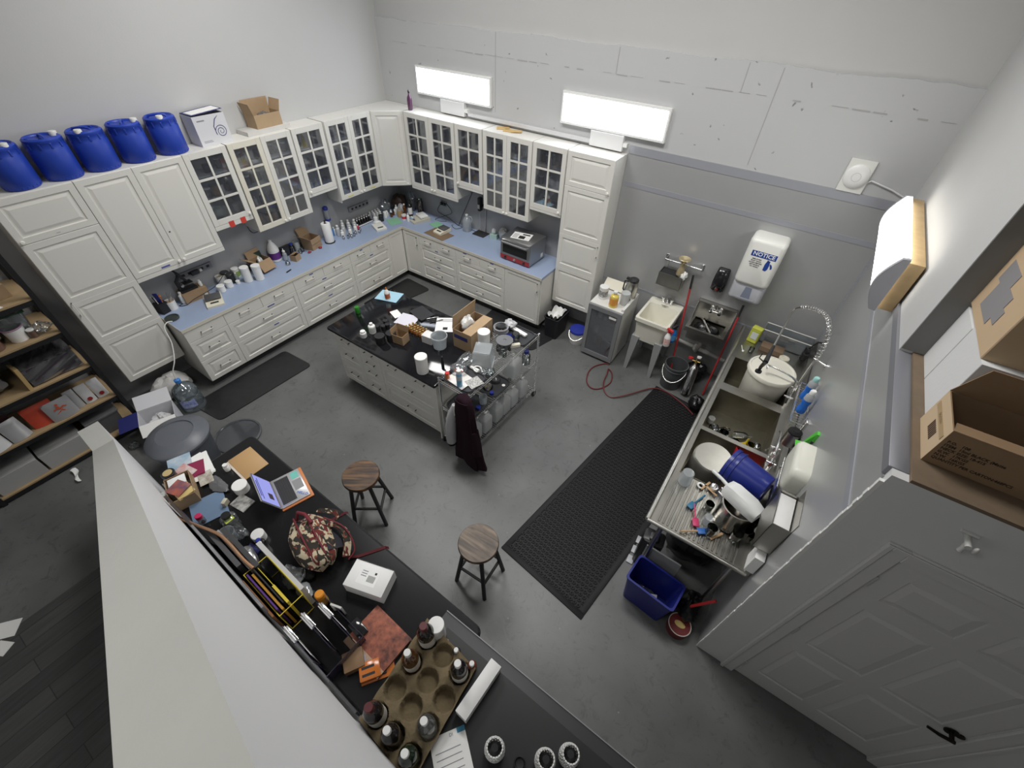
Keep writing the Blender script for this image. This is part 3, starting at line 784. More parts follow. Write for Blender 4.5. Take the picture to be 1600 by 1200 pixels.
# ------------------------------------------------------------------ on top of the cabinets
DRUMB = mat('blue_drum_plastic', (.015, .05, .38), .42, bump=.04, bscale=120)
DRUMLAB = ['leftmost blue drum on the wall cabinets, cut by the frame edge', 'second blue drum from the left on top of the tall cabinet', 'middle blue drum of the five on the cabinets, white cap turned to the room', 'fourth blue drum from the left on the solid-door cabinet', 'rightmost blue drum on the cabinets, beside the white swirl box']
dr = None
for i, yy in enumerate((-4.462, -4.145, -3.828, -3.508, -3.175)):
    rz = (1.2, 2.6, .15, 2.2, .5)[i]
    if dr is None:
        dr = thing('drum', DRUMLAB[0], 'drum', (.150, yy, 2.481), rz, 'blue drums on the cabinets')
        g = G(); R_ = .136
        pf = [(R_-.012, 0), (R_-.003, .008), (R_-.004, .022), (R_, .03), (R_, .25), (R_-.004, .256), (R_-.004, .30), (R_-.001, .305), (R_-.002, .325), (R_-.016, .338), (R_-.024, .334), (R_-.03, .322), (0, .320)]
        g.lathe(pf, n=36, sx=1.0, sy=1.06)
        for k in range(22):      # moulded ribs below the rim and at the foot
            a = 2*PI*k/22
            for z0, z1, rr in ((.258, .304, R_-.002), (.012, .034, R_-.003)):
                if k % 2 or z1 < .1:
                    ca, sa = math.cos(a), math.sin(a)
                    p = [( rr*math.cos(a+d), rr*1.06*math.sin(a+d), z) for z in (z0, z1) for d in (-.05, .05)]
                    q = [((rr+.0035)*math.cos(a+d), (rr+.0035)*1.06*math.sin(a+d), z) for z in (z0+.004, z1-.004) for d in (-.035, .035)]
                    P_ = [g._v(v) for v in p]; Q_ = [g._v(v) for v in q]
                    g._f([Q_[0], Q_[1], Q_[3], Q_[2]])
                    for s, e in ((0, 1), (1, 3), (3, 2), (2, 0)): g._f([P_[s], P_[e], Q_[e], Q_[s]])
        g.build('body', DRUMB, dr)
        g = G(); g.tube([(-.075, -.045, .322), (-.072, -.044, .340), (-.03, -.02, .346), (.02, .012, .346), (.056, .03, .338), (.06, .032, .322)], .010, 8); g.build('handle', DRUMB, dr)
        g = G(); g.lathe([(.030, .31), (.030, .352), (.027, .356), (0, .356)], c=(.075, -.075, 0), n=16); g.build('screw_cap', mat('natural_white_cap', (.72, .72, .69), .4), dr)
        g = G(); g.lathe([(.011, .31), (.011, .338), (0, .338)], c=(-.05, .09, 0), n=10); g.build('vent_plug', DRUMB, dr)
    else: dup(dr, (.150, yy, 2.481), rz, DRUMLAB[i])
# white swirl box with open blue lid
WBOX = mat('white_carton', (.66, .66, .69), .5)
t = carton('carton', 'white carton with dark blue spiral print and blue flap on the cabinets', (.122, -2.742, 2.481), 0, .225, .345, .285, WBOX, [])
NAVY = mat('navy_print', (.03, .035, .17), .5)
G().slab([(-.115, -.17, .290), (.105, -.165, .294), (.12, .17, .318), (-.11, .175, .312)], -.004).build('lid', NAVY, t)
G().slab([(-.07, -.155, .2965), (.09, -.15, .299), (.10, .15, .321), (-.07, .155, .317)], -.003).build('leaflet', PAPER, t)
pts = []
for k in range(60):
    a = k/59*PI*4.4; rr = .010+.055*(k/59)
    pts.append((.1135, .085+rr*math.cos(a+2.3), .115+rr*math.sin(a+2.3)))
pts += [(.1135, .02, .17), (.1135, .055, .235), (.1135, .095, .262)]
g = G(); g.tube(pts, [.0022]*20+[.003]*40+[.004, .0045, .0015], 6); g.build('printed_spiral', NAVY, t)
for k in range(2): G().box(.1126, .1130, -.14, -.05+.01*k, .045-.012*k, .050-.012*k).build('small_print', mat('grey_print', (.25, .25, .28), .6), t)
G().box(.1126, .1130, -.135, -.055, .232, .245).build('printed_wordmark', mat('grey_print', (.25, .25, .28), .6), t)
closed_box('flat_box', 'flat white box under the open kraft carton on the cabinets', (.125, -2.105, 2.481), .02, .22, .57, .045, mat('worn_white_box', (.62, .61, .58), .6, var=.1))
t = carton('carton', 'open kraft carton holding a plastic bag, on a flat white box atop the cabinets', (.113, -2.07, 2.5265), .03, .20, .34, .14, KRAFTL, [('f', .12, .25), ('b', .12, .35), ('l', .13, -.05)])
crumpled('plastic_bag', 'crumpled clear plastic bag inside the open kraft carton on the cabinets', 'bag', (.13, -2.06, 2.532), .075, CLEARPL, 3, (1, 1.3, .9))
PURPGL = mat('purple_glass', (.10, .035, .085), .12, coat=.3)
vessel('decanter', 'slim purple glass bottle with dark stopper standing on the corner of the cabinets', 'bottle', (.70, -.20, 2.481),
       [('body', ((.030, 0), (.034, .006), (.036, .12), (.030, .155), (.013, .185), (.012, .205)), PURPGL), ('stopper', ((.009, .203), (.013, .215), (.012, .232), (.005, .245), (0, .246)), DARKGL)])
ENV = mat('manila_envelope', (.58, .40, .17), .7)
for k, (x, y, z, rz, s) in enumerate(((2.255, -.10, 2.481, .6, 1), (2.39, -.145, 2.481, .25, .9), (2.48, -.13, 2.489, .55, .8))):
    o = G().box(-.085*s, .085*s, -.06*s, .06*s, 0, .008).build('envelope', ENV, None, (x, y, z), rz)
    tag(o, ['padded manila envelope lying leftmost on the back wall cabinets', 'flat manila envelope in the middle of three on the back wall cabinets', 'small manila envelope on top at the right of three on the back cabinets'][k], 'envelope', 'envelopes on the back cabinets')

# ------------------------------------------------------------------ things inside the glass cabinets
DARKSTUFF = mat('dark_jar', (.05, .045, .045), .4); TANSTUFF = mat('tan_powder', (.42, .27, .13), .7)
INS = []
rnd = random.Random(5)
def cab_loc(wall, along, z, dep=.15): return (.299-dep, along, z) if wall == 'L' else (along, -.299+dep, z)
PROTO = {}
RESERVED = (('L', -1.22, 2.236, .15), ('B', 2.70, 1.484, .15), ('L', -3.03, 1.719, .16), ('L', -1.70, 2.23, .12), ('B', 1.72, 1.963, .10))
KINDS = [('jar', WHITEPL, WHITEPL, .033, .095), ('jar', CLEARPL, WHITEPL, .036, .11), ('bottle', AMBER, BLACKPL, .027, .12), ('bottle', CLEARPL, WHITEPL, .026, .13),
         ('jar', BLACKPL, BLACKPL, .036, .085), ('bottle', WHITEPL, WHITEPL, .024, .11), ('jar', TANSTUFF, CLEARPL, .045, .13), ('bottle', DARKGL, WHITEPL, .028, .13)]
NAMES = ['small white jar on a shelf behind the glass cabinet doors', 'clear plastic jar with white lid behind the glass cabinet doors', 'amber bottle with black cap behind the glass cabinet doors', 'clear bottle with white cap behind the glass cabinet doors',
         'black lidded jar behind the glass cabinet doors', 'slim white bottle behind the glass cabinet doors', 'glass jar of tan powder behind the glass cabinet doors', 'dark glass bottle with white cap behind the glass cabinet doors']
for (wall, a0, a1, z, ch) in CONTENT_SPOTS:
    n = int((a1-a0)/.08)
    for i in range(n):
        if rnd.random() < .08: continue
        al = a0+(i+.5)*(a1-a0)/n
        if any(w_ == wall and abs(al-c_) < r_ and abs(z-z_) < .06 for w_, c_, z_, r_ in RESERVED): continue
        hi = z > 2.1
        k = rnd.choice([0, 1, 3, 4, 5] if hi else list(range(8))) if wall == 'L' else rnd.choice([0, 1, 2, 3, 5] if hi else [0, 1, 2, 2, 3, 4, 5, 7, 7])
        if wall == 'L' and a0 < -2.6 and z < 1.6: k = rnd.choice([6, 6, 1])
        loc = cab_loc(wall, al, z+.0005, rnd.uniform(.10, .17))
        if k not in PROTO:
            kd, bm_, cm, r, h = KINDS[k]
            PROTO[k] = (white_jar(NAMES[k], loc, r, h, 'supplies behind the glass cabinet doors: kind %s' % KINDS[k][0], body=bm_, lidm=cm) if kd == 'jar' else bottle(NAMES[k], loc, r, h, bm_, cm, group='supplies behind the glass cabinet doors'))
            PROTO[k]['group'] = NAMES[k].replace(' on a shelf', '').replace('jar ', 'jars ', 1).replace('bottle', 'bottles', 1)
        else: dup(PROTO[k], loc)
t = vessel('funnel', 'bright yellow funnel behind glass in the upper left-wall cabinet', 'funnel', (.225, -1.70, 2.236), [('cone', ((.045, 0), (.043, .004), (.010, .085), (.006, .15), (.004, .15), (.007, .085), (.040, .006)), YELLOWPL)])
t = closed_box('packet', 'flat red packet behind glass on the back wall', (1.72, -.20, 1.963), 0, .11, .05, .17, mat('red_packet', (.45, .03, .07), .5), cat='packet')
crumpled('plastic_bag', 'clear crumpled plastic bag behind glass on the top shelf near the corner', 'bag', (.17, -1.22, 2.236), .085, CLEARPL, 9, (1, 1.2, 1.1))
crumpled('plastic_bag', 'clear crumpled plastic bag behind glass on the bottom shelf above the oven side', 'bag', (2.70, -.16, 1.484), .08, CLEARPL, 4, (1.2, 1, 1.1))
crumpled('cloth_bundle', 'pale green crumpled packet on the bottom shelf of the red-taped cabinet', 'packet', (.18, -3.03, 1.719), .08, mat('pale_green_wrap', (.55, .60, .52), .5), 6, (.9, 1.3, .9))
# ------------------------------------------------------------------ things on the blue counter
CZ = .9146
def ct(u, v, mx=.062, my=.062):
    p = at(u, v, z=CZ)
    if p.x < mx: p = at(u, v, x=mx); p.z = CZ
    if p.y > -my and p.x > .5: p = at(u, v, y=-my); p.z = CZ
    return p
LCD = mat('lcd_grey', (.05, .06, .05), .3)
def scale_balance(label, loc, rz, w=.19, d=.25, pan=True, m=None, group='weighing scales'):
    t = thing('weighing_scale', label, 'scale', loc, rz, group)
    g = G()       # wedge body, front (low) at -y
    pr = [(-d/2, 0), (-d/2, .022), (-d/2+.02, .032), (d/2, .055), (d/2, 0)]
    a = [g._v((-w/2, y, z)) for y, z in pr]; b = [g._v((w/2, y, z)) for y, z in pr]
    g._f(a[::-1]); g._f(b)
    for i in range(5): g._f([a[i], a[(i+1) % 5], b[(i+1) % 5], b[i]])
    g.build('body', m or CREAMPL, t)
    if pan: G().box(-w/2+.008, w/2-.008, -d/2+.09, d/2-.01, .056, .064, .003).build('pan', mat('dark_grey_pan', (.09, .09, .095), .5), t)
    g = G(); g.M = Matrix.Translation((0, -d/2+.05, .0375)) @ Matrix.Rotation(math.atan2(.023, d-.02), 4, 'X'); g.box(-.045, .045, -.013, .013, 0, .003); g.build('display', LCD, t)
    return t
p = ct(336, 472); scale_balance('cream weighing scale with dark grey pan near the left end of the blue counter', p, 1.2)
p = ct(593, 357); t = scale_balance('off-white weighing scale without pan beside a green mat, left counter', p, 1.25, .17, .20, False, mat('offwhite_plastic', (.66, .66, .62), .4))
p = ct(655, 344); t = scale_balance('large grey-blue balance with white pan standing at the counter corner', p, -.35, .24, .30, False, mat('putty_plastic', (.52, .50, .42), .45))
G().box(-.09, .09, -.01, .13, .055, .085, .006).build('platform', PAPER, t)
G().box(-.075, .075, .0, .12, .086, .094, .004).build('pan', mat('white_pan', (.74, .74, .72), .35), t)
G().box(-.085, -.01, -.135, -.07, .030, .046, .003).build('keypad', mat('light_blue_keypad', (.25, .38, .55), .5), t)
for k in range(3):
    g = G(); g.lathe([(.012, .046), (.012, .06), (0, .062)], c=(-.075+.03*k, -.10, 0), n=10); g.build('button', WHITEPL, t)
flat_sheet('mat', 'mint green cutting mat with dark writing beside the off-white scale', 'mat', ct(616, 346), 1.15, .20, .24, GREENMAT, .003)
flat_sheet('mat', 'mint green mat lying behind the scale on the back counter', 'mat', ct(685, 353), -.3, .30, .17, GREENMAT, .003)
flat_sheet('board', 'brown cork board lying under the cream scale on the back counter', 'board', ct(686, 366), -.1, .42, .26, mat('cork_brown', (.22, .15, .09), .8, var=.2), .005)
p = ct(691, 363)+Vector((0, 0, .006)); scale_balance('cream weighing scale with grey pan on the brown board, back counter', p, -.12, .17, .23)

t = thing('pen_caddy', 'black wire pen caddy holding blue and orange tools at the counter end', 'caddy', ct(258, 487), .2)
G().box(-.055, .055, -.05, .05, 0, .13).build('body', mat('black_mesh_metal', (.012, .012, .013), .5), t)
g = G(); g.slab([(-.02, .0, .12), (.035, .01, .12), (.02, .01, .25), (-.05, .0, .23)], .006); g.build('blue_spatula', BLUEPL, t)
g = G(); g.tube([(.03, .02, .12), (.045, .02, .20)], .004, 6); g.tube([(.045+.016*math.cos(a*PI/6), .02, .216+.016*math.sin(a*PI/6)) for a in range(12)], .005, 6, True); g.build('orange_scissors', mat('orange_plastic', (.75, .22, .03), .4), t)
for k in range(4): g = G(); g.rod((-.03+.015*k, -.02, .1), (-.05+.02*k, -.03, .21), .004, 6); g.build('pen', [WHITEPL, INK, BLACKPL, WHITEPL][k], t)
p = ct(269.5, 498); vessel('dish', 'round dark grey dish on the near end of the blue counter', 'dish', p, [('body', ((.070, 0), (.075, .004), (.075, .022), (.066, .022), (.064, .010), (0, .010)), mat('dark_green_grey', (.05, .06, .055), .4))])
p = ct(271, 482); t = vessel('tub', 'white tub with brushes standing in it near the black pen caddy', 'tub', p, [('body', tuple(cupp(.058, .11, .054)), WHITEPL), ('contents', ((.052, .09), (.0, .098)), mat('tan_bristle', (.55, .40, .27), .8))])
for k, (dx, dy) in enumerate(((.06, .03), (-.02, .07), (.0, .02))): g = G(); g.tube([(.01*k, 0, .09), (dx, dy, .17+.02*k)], .004, 6); g.build('brush', [WHITEPL, STEELBAR, STEELBAR][k], t)
bottle('plain white squeeze bottle next to the brush tub', ct(289, 473), .030, .15, WHITEPL, WHITEPL, .013)
t = carton('carton', 'kraft box carrying a black microscope at the back of the left counter', (.10, ct(302, 452).y-.03, CZ), PI/2-.03, .28, .18, .12, KRAFT)
G().box(-.138, .138, -.088, .088, .112, .119).build('lid', KRAFT, t)
p = Vector((.10, ct(302, 452).y-.03, CZ)); t = thing('microscope', 'black microscope standing on the kraft box by the wall outlets', 'microscope', (p.x-.01, p.y-.03, CZ+.1195), PI/2)
G().box(-.09, .10, -.055, .055, 0, .025, .004).build('base', BLACKPL, t)
g = G(); g.tube([(-.07, 0, .02), (-.075, 0, .14), (-.02, 0, .20)], [.022, .02, .018], 8); g.build('arm', BLACKPL, t)
G().box(-.02, .08, -.045, .045, .085, .095, .002).build('stage', BLACKPL, t)
g = G(); g.rod((.03, 0, .10), (-.03, 0, .24), .016, 12); g.rod((-.03, 0, .24), (-.05, 0, .285), .012, 12); g.build('tube', BLACKPL, t)
g = G(); g.rod((-.05, -.06, .09), (-.05, .06, .09), .016, 10); g.build('focus_knob', STEELBAR, t)
bottle('tiny white bottle standing on the kraft microscope box', (p.x+.03, p.y+.11, CZ+.1195), .02, .08, WHITEPL, WHITEPL, .012)
white_jar('short white jar right behind the near weighing scale', ct(322, 461), .042, .062, lid=False)
wt = white_jar('squat white tub in front, left of two in the white tub pair', ct(348, 455), .047, .085, 'squat white tubs on the left counter')
dup(wt, ct(360, 448), 0, 'squat white tub in front, right of two in the white tub pair')
t = open_cup('white tub filled with small gold samples behind the squat white tubs', ct(345, 438), .047, .115, group=None, name='tub', cat='tub')
g = G(); g.lathe([(.042, .09), (.02, .102), (0, .104)], n=14); g.build('contents', mat('gold_samples', (.40, .28, .10), .4, bump=.8, bscale=80), t)
white_jar('white jar with big black lid at the back of the left counter', ct(352, 430), .052, .135, body=WHITEPL, lidm=BLACKPL)
white_jar('black jar standing behind the small clear bottle, left counter', ct(364, 441), .050, .13, body=BLACKPL, lidm=BLACKPL)
white_jar('white tub with green label at the back by the wall', ct(365, 418), .046, .13, lab=mat('green_label', (.35, .5, .12), .5))
white_jar('small white pot with cap beside the tall white canisters', ct(373, 443), .026, .045)
bottle('small clear bottle behind the white pot on the left counter', ct(371, 436), .024, .09, MILKYL, WHITEPL)
open_cup('clear glass dish behind the tall white canisters by the wall', ct(381, 414), .05, .10, BORO, name='glass_beaker', cat='beaker')
tw = white_jar('tall white canister, left one of two on the left counter', ct(389.5, 439), .055, .205, 'tall white canisters', name='canister', cat='canister')
dup(tw, ct(407, 436), 0, 'tall white canister, right one of two in front of the open kraft box')
t = carton('carton', 'open kraft box with one flap hanging down behind the tall white canisters', ct(411, 420), PI/2+.15, .20, .17, .15, KRAFT, [('f', .14, 2.6), ('l', .13, 1.0), ('b', .1, .3)])
crumpled('tissue', 'crumpled white tissue inside the open kraft box behind the canisters', 'tissue', ct(411, 419)+Vector((0, 0, .006)), .05, PAPER, 8, (1, .6, 1.5), .4)
t = closed_box('packet', 'green and black packet leaning against the wall left of the purple-label jug', ct(404, 404, .05)+Vector((0, 0, .002)), PI/2, .12, .03, .20, mat('green_black_packet', (.03, .06, .04), .4, var=.5, vscale=20), cat='packet', rot=(-.15, 0, PI/2))
p = ct(432, 405)
vessel('gallon_jug', 'white gallon jug with purple label on the left counter', 'jug', p,
       [('body', ((.068, 0), (.074, .006), (.074, .155), (.070, .18), (.056, .215), (.035, .25), (.022, .268), (.020, .278)), WHITEPL), ('cap', ((.022, .274), (.022, .292), (.018, .295), (0, .295)), WHITEPL), ('label_band', ((.0748, .035), (.0748, .13)), PURPLEL, True)], n=26)
t = bottle('white wash bottle with bent spout right of the purple-label jug', ct(448, 407), .030, .15, MILKYL, WHITEPL, .016, name='wash_bottle')
g = G(); g.tube([(0, 0, .14), (0, 0, .18), (.02, -.01, .19), (.05, -.03, .165)], .0035, 6); g.build('spout', WHITEPL, t)
vessel('flask', 'clear glass flask in front of the small kraft box', 'flask', ct(449, 411)+Vector((.05, -.02, 0)), [('body', tuple(botp(.03, .07, .013, .5, .75)), BORO)])
bottle('clear lab bottle with bright blue screw cap behind the small kraft box', ct(459, 396), .040, .155, BORO, BLUEPL, .020, name='lab_bottle')
open_cup('white beaker behind the blue-capped lab bottle', ct(466, 391), .045, .14, MILKY, name='beaker', cat='beaker')
for k, (u, v) in enumerate(((473, 393), (477, 388), (470, 396))): vessel('small_flask', ['small clear flask left of the second open kraft box, front', 'small clear flask left of the second open kraft box, back', 'small clear flask beside the white beaker'][k], 'flask', ct(u, v), [('body', tuple(botp(.025, .08, .010, .5, .75)), BORO)])
closed_box('dark_case', 'low dark case against the wall behind the wash bottle', ct(447, 391, .05), PI/2, .16, .07, .13, BLACKPL)
t = carton('carton', 'small kraft box with slanted lid in the middle of the left counter', ct(463, 406), PI/2+.35, .105, .095, .085, KRAFT, [('b', .08, -1.2)])
t = carton('carton', 'open kraft box with white address label next to the paper towel roll', ct(489, 386), PI/2+.25, .20, .18, .16, KRAFT, [('l', .13, .9), ('b', .13, .4), ('f', .07, 3.1)])
G().box(-.07, .07, -.0935, -.0915, .105, .150).build('address_label', PAPER, t)
crumpled('red_cloth', 'red crumpled cloth inside the labelled kraft box', 'cloth', ct(489, 385)+Vector((0, 0, .006)), .05, mat('dark_red_cloth', (.28, .03, .04), .8), 5, (1, 1, .8))
for k, (u, v) in enumerate(((501, 388), (484, 395))): crumpled('red_scrap', ['dark red scrap at the right foot of the labelled kraft box', 'dark red scrap at the left foot of the labelled kraft box'][k], 'scrap', ct(u, v), .022, mat('dark_red_cloth', (.28, .03, .04), .8), 2+k, (1, 1.2, .6))
p = ct(516, 378); t = thing('paper_towel_holder', 'upright paper towel roll on a black holder, left counter', 'paper towel', p)
g = G(); g.lathe([(.075, 0), (.078, .006), (.07, .010), (.008, .012), (.008, .31), (.013, .315), (.013, .33), (0, .335)], n=24); g.build('holder', BLACKPL, t)
g = G(); g.lathe([(.022, .014), (.064, .014), (.065, .02), (.065, .288), (.062, .292), (.022, .292)], n=28, cap0=False, cap1=False); g.build('roll', mat('paper_towel', (.80, .80, .79), .9, bump=.3, bscale=150), t)
o = G().box(-.008, .008, -.045, .045, 0, .012, .004).build('marker', BLACKPL, None, ct(451.5, 424), .25); tag(o, 'black marker pen lying alone on the blue counter', 'marker')
p = ct(517, 366); vessel('water_filter', 'tall clear and blue cylinder standing by the wall behind the paper towels', 'filter', (.055, -1.545, CZ),
       [('base', ((.04, 0), (.042, .02), (.042, .10), (.038, .11)), mat('blue_white_plastic', (.10, .25, .55), .35)), ('cylinder', ((.035, .11), (.035, .40)), MILKYL), ('collar', ((.039, .24), (.040, .265), (.036, .27)), BLUEPL), ('cap', ((.037, .40), (.038, .43), (.03, .445), (0, .45)), BLUEPL)], n=18)
# outlet strips
for k, (u, v, L, lab) in enumerate(((304, 423, .42, 'grey outlet strip on the left wall above the microscope'), (560, 322, .40, 'grey outlet strip on the left wall above the white bottles'))):
    q = at(u, v, x=.012); t = thing('outlet_strip', lab, 'outlet strip', (0.001, q.y, q.z))
    G().box(0, .022, -L/2, L/2, -.035, .035, .004).build('housing', mat('grey_outlet_strip', (.22, .22, .24), .45), t)
    for j in range(5): G().box(.0222, .026, -L/2+.05+j*.075, -L/2+.085+j*.075, -.014, .014).build('socket', INK, t)
    if k == 0:
        G().box(.024, .06, -.06, .03, -.03, .02, .004).build('plugged_adapter', BLACKPL, t)
        G().box(.024, .05, .04, .07, -.02, .01, .003).build('plugged_adapter', WHITEPL, t)
BLKCAB = mat('black_cable', (.015, .015, .016), .5)
g = G(); q = at(322, 395, x=.03)
a = at(417, 352, x=.03); b_ = at(407, 368, x=.03)
def cable(name, label, pts, r=.004, m=None):
    P = [Vector(p) for p in pts]; out = []
    for i in range(len(P)-1):
        p0, p1, p2, p3 = P[max(i-1, 0)], P[i], P[i+1], P[min(i+2, len(P)-1)]
        for k in range(6):
            s = k/6; out.append(.5*((2*p1)+(p2-p0)*s+(2*p0-5*p1+4*p2-p3)*s*s+(3*p1-p0-3*p2+p3)*s**3))
    out.append(P[-1])
    o = G().tube(out, r, 6).build(name, m or BLKCAB); return tag(o, label, 'cable')
cable('cable', 'black cable drooping on the wall below the red-taped cabinet', [at(384, 347, x=.02), at(389, 358, x=.015), at(396, 364, x=.012), at(405, 361, x=.02)])
cable('cable', 'black cable looping around the white squeeze bottle and microscope box', [ct(310, 428)+Vector((0, .28, .12)), ct(310, 450)+Vector((.14, .14, .08)), ct(303, 470)+Vector((.06, .0, .05)), ct(291, 476)+Vector((.03, 0, .01)), ct(281, 478)+Vector((0, 0, .005)), ct(300, 462)+Vector((.07, 0, .006)), ct(318, 462)+Vector((.03, 0, .006))])

# crowd of small bottles between the paper towels and the corner
WB = dict(body=WHITEPL, capm=WHITEPL)
def crowd(spots, mk, label, group):
    o = None
    for u, v in spots:
        if o is None: o = mk(label, ct(u, v)); o['group'] = group
        else: dup(o, ct(u, v), random.uniform(0, 6))
def crowd_at(spots, mk, label, group):
    o = None
    for x, y in spots:
        if y < -1.0: y -= .085
        if o is None: o = mk(label, (x, y, CZ)); o['group'] = group
        else: dup(o, (x, y, CZ), random.uniform(0, 6))
crowd_at([(.14, -1.40), (.20, -1.34), (.13, -1.29), (.19, -1.22), (.11, -1.17), (.17, -1.10), (.055, -1.24)], lambda l, p: bottle(l, p, .031, .165, MILKY, WHITEPL, .014), 'tall translucent squeeze bottle in the crowd right of the paper towels', 'tall squeeze bottles right of the paper towels')
crowd_at([(.06, -1.42), (.06, -1.34), (.24, -1.40), (.26, -1.27), (.24, -1.15), (.05, -1.13), (.10, -1.06)], lambda l, p: bottle(l, p, .026, .12, WHITEPL, WHITEPL, .013), 'white bottle in the crowd right of the paper towels', 'white bottles right of the paper towels')
crowd_at([(.30, -1.44), (.33, -1.38), (.31, -1.33), (.34, -1.27), (.31, -1.21), (.32, -1.15), (.285, -1.10), (.36, -1.33)], lambda l, p: bottle(l, p, .017, .06, CLEARPL, BLACKPL, .010), 'tiny clear bottle with black cap in front of the squeeze bottles', 'tiny bottles in front of the squeeze bottles')
bottle('small bottle of pink-red liquid with white cap in front of the dropper tray', ct(559.5, 358), .026, .075, mat('pink_liquid', (.50, .05, .10), .2), WHITEPL, .013)
t = thing('tray', 'black tray carrying rows of small dropper bottles along the left wall', 'tray', (.09, -.965, CZ), PI/2)
G().box(-.16, .16, -.07, .07, 0, .03, .004).build('body', BLACKPL, t); G().box(-.155, .155, -.0715, -.070, .008, .026).build('label_strip', PAPER, t)
tp = t.location.copy(); k0 = None
for i in range(6):
    for j in range(2):
        loc = (tp.x-.030+.06*j, tp.y-.125+.05*i, CZ+.031)
        if k0 is None: k0 = bottle('small dropper bottle with dark body on the black tray', loc, .018, .075, DARKGL, WHITEPL, .010, 'dropper bottles on the black tray')
        else: dup(k0, loc)
crowd_at([(.05, -.76), (.05, -.70), (.05, -.64), (.05, -.58), (.11, -.73), (.11, -.67), (.11, -.61), (.165, -.76), (.17, -.70), (.17, -.64)], lambda l, p: bottle(l, p, .024, .115, MILKY, WHITEPL, .012), 'small translucent bottle with white cap in the cluster by the outlet strip', 'translucent bottles by the outlet strip')
white_jar('white jar in front of the translucent bottle cluster', ct(588, 347), .036, .08)
white_jar('black square-shouldered jar between two white jars near the corner', ct(596.5, 345), .040, .10, body=BLACKPL, lidm=BLACKPL)
white_jar('white jar right of the black jar near the corner', ct(603, 340), .034, .10)
closed_box('tray', 'low white tray of odds and ends in front of the translucent bottles', (.245, -.80, CZ), PI/2, .10, .08, .02, PAPER, cat='tray')
crumpled('plastic_bag', 'tall clear empty-looking bag standing at the inner counter corner', 'bag', (.10, -.46, CZ), .085, CLEARPL, 12, (1, 1, 1.35))
crowd_at([(.20, -.52), (.22, -.455), (.24, -.39)], lambda l, p: bottle(l, p, .02, .09, WHITEPL, WHITEPL, .011), 'small white bottle standing in front of the tall clear bag', 'bottles in front of the clear bag')
crumpled('plastic_bag', 'dark brown bundled bag in the far corner under the diagonal cabinet', 'bag', (.17, -.20, CZ), .115, mat('dark_brown_bag', (.05, .028, .022), .5), 20, (1, 1.1, 1.1))
crumpled('plastic_bag', 'pale translucent bag in the far corner on the dark bundle side', 'bag', (.38, -.105, CZ), .08, CLEARPL, 21, (.9, .8, 2.0))
bottle('white slim bottle in the far counter corner', (.225, -.335, CZ), .026, .14, WHITEPL, WHITEPL)
crumpled('paper_bag', 'grey paper bag standing in the far counter corner', 'bag', (.30, -.30, CZ), .055, mat('grey_paper', (.45, .45, .46), .8), 31, (1, .7, 1.5))
white_jar('round jar of tan powder in the counter corner', ct(625.5, 338), .050, .12, body=mat('tan_powder', (.42, .27, .13), .7), lidm=MILKYL)
for k, (u, v) in enumerate(((612, 339), (615, 336))): vessel('small_jar', ['little amber jar in front of the white slim bottle', 'little amber jar beside the grey paper bag'][k], 'jar', ct(u, v), [('body', tuple(cylp(.022, .055)), AMBER), ('lid', tuple(cylp(.023, .014, .055)), BLACKPL)])
bottle('brown bottle with white neck in the counter corner', ct(633, 334), .032, .17, AMBER, WHITEPL, .013)
bottle('tall black bottle with white label at the counter corner', ct(642, 337), .036, .25, DARKGL, BLACKPL, .014, lab=PAPER)
vessel('tall_jar', 'tall dark glass jar with glass stopper at the back wall corner', 'jar', (.56, -.10, CZ), [('body', ((.05, 0), (.052, .2), (.04, .22), (.038, .23)), thin_glass('smoky_glass', (.25, .18, .17), .25, .04, milk=.35, milkcol=(.06, .04, .04))), ('stopper', ((.03, .232), (.045, .245), (.03, .262), (0, .265)), BORO)])
t = open_cup('white cup with red label at the inner corner of the counters', ct(632, 343), .042, .085, WHITEPL)
g = G(); g.lathe([(.0405, .022), (.0418, .062)], n=18, cap0=False, cap1=False); g.build('label_band', mat('red_label', (.55, .04, .06), .5), t)
bottle('slim white nozzle bottle right of the red-label cup', ct(638.5, 346), .024, .14, WHITEPL, WHITEPL, .007, hs=.6, hn=.8)
# back counter
t = thing('water_jug', 'translucent plastic gallon jug on the back counter', 'jug', ct(730, 360), .4)
g = G(); g.lathe([(.066, 0), (.072, .008), (.072, .15), (.066, .175), (.045, .215), (.024, .235), (.021, .25)], n=22); g.build('body', MILKYL, t)
g = G(); g.lathe([(.023, .245), (.023, .262), (0, .264)], n=14); g.build('cap', WHITEPL, t)
g = G(); g.tube([(.03, 0, .235), (.075, 0, .225), (.088, 0, .19), (.072, 0, .14)], .011, 8); g.build('handle', MILKYL, t)
p = ct(751, 366); t = thing('overhead_stirrer', 'overhead stirrer with black motor on a thin stand and black plate', 'stirrer', p, 0)
G().box(-.11, .11, -.08, .10, 0, .012, .003).build('base_plate', BLACKMAT, t)
g = G(); g.rod((.05, .07, .01), (.05, .07, .58), .007, 8); g.build('stand_rod', STEELBAR, t)
G().box(-.055, -.005, .0, .075, .36, .56, .008).build('motor', BLACKPL, t); G().box(-.05, -.01, -.004, 0, .40, .46).build('speed_panel', SILVER, t)
G().box(-.005, .06, .05, .085, .42, .45, .003).build('clamp', BLACKPL, t)
g = G(); g.rod((-.03, .03, .06), (-.03, .03, .36), .004, 8); g.rod((-.055, .03, .06), (-.005, .03, .06), .006, 6); g.build('shaft', CHROME, t)
t = closed_box('tissue_box', 'pale green tissue box on the back counter left of the oven', ct(772, 371), .25, .12, .09, .07, mat('pale_green_box', (.40, .55, .50), .6))
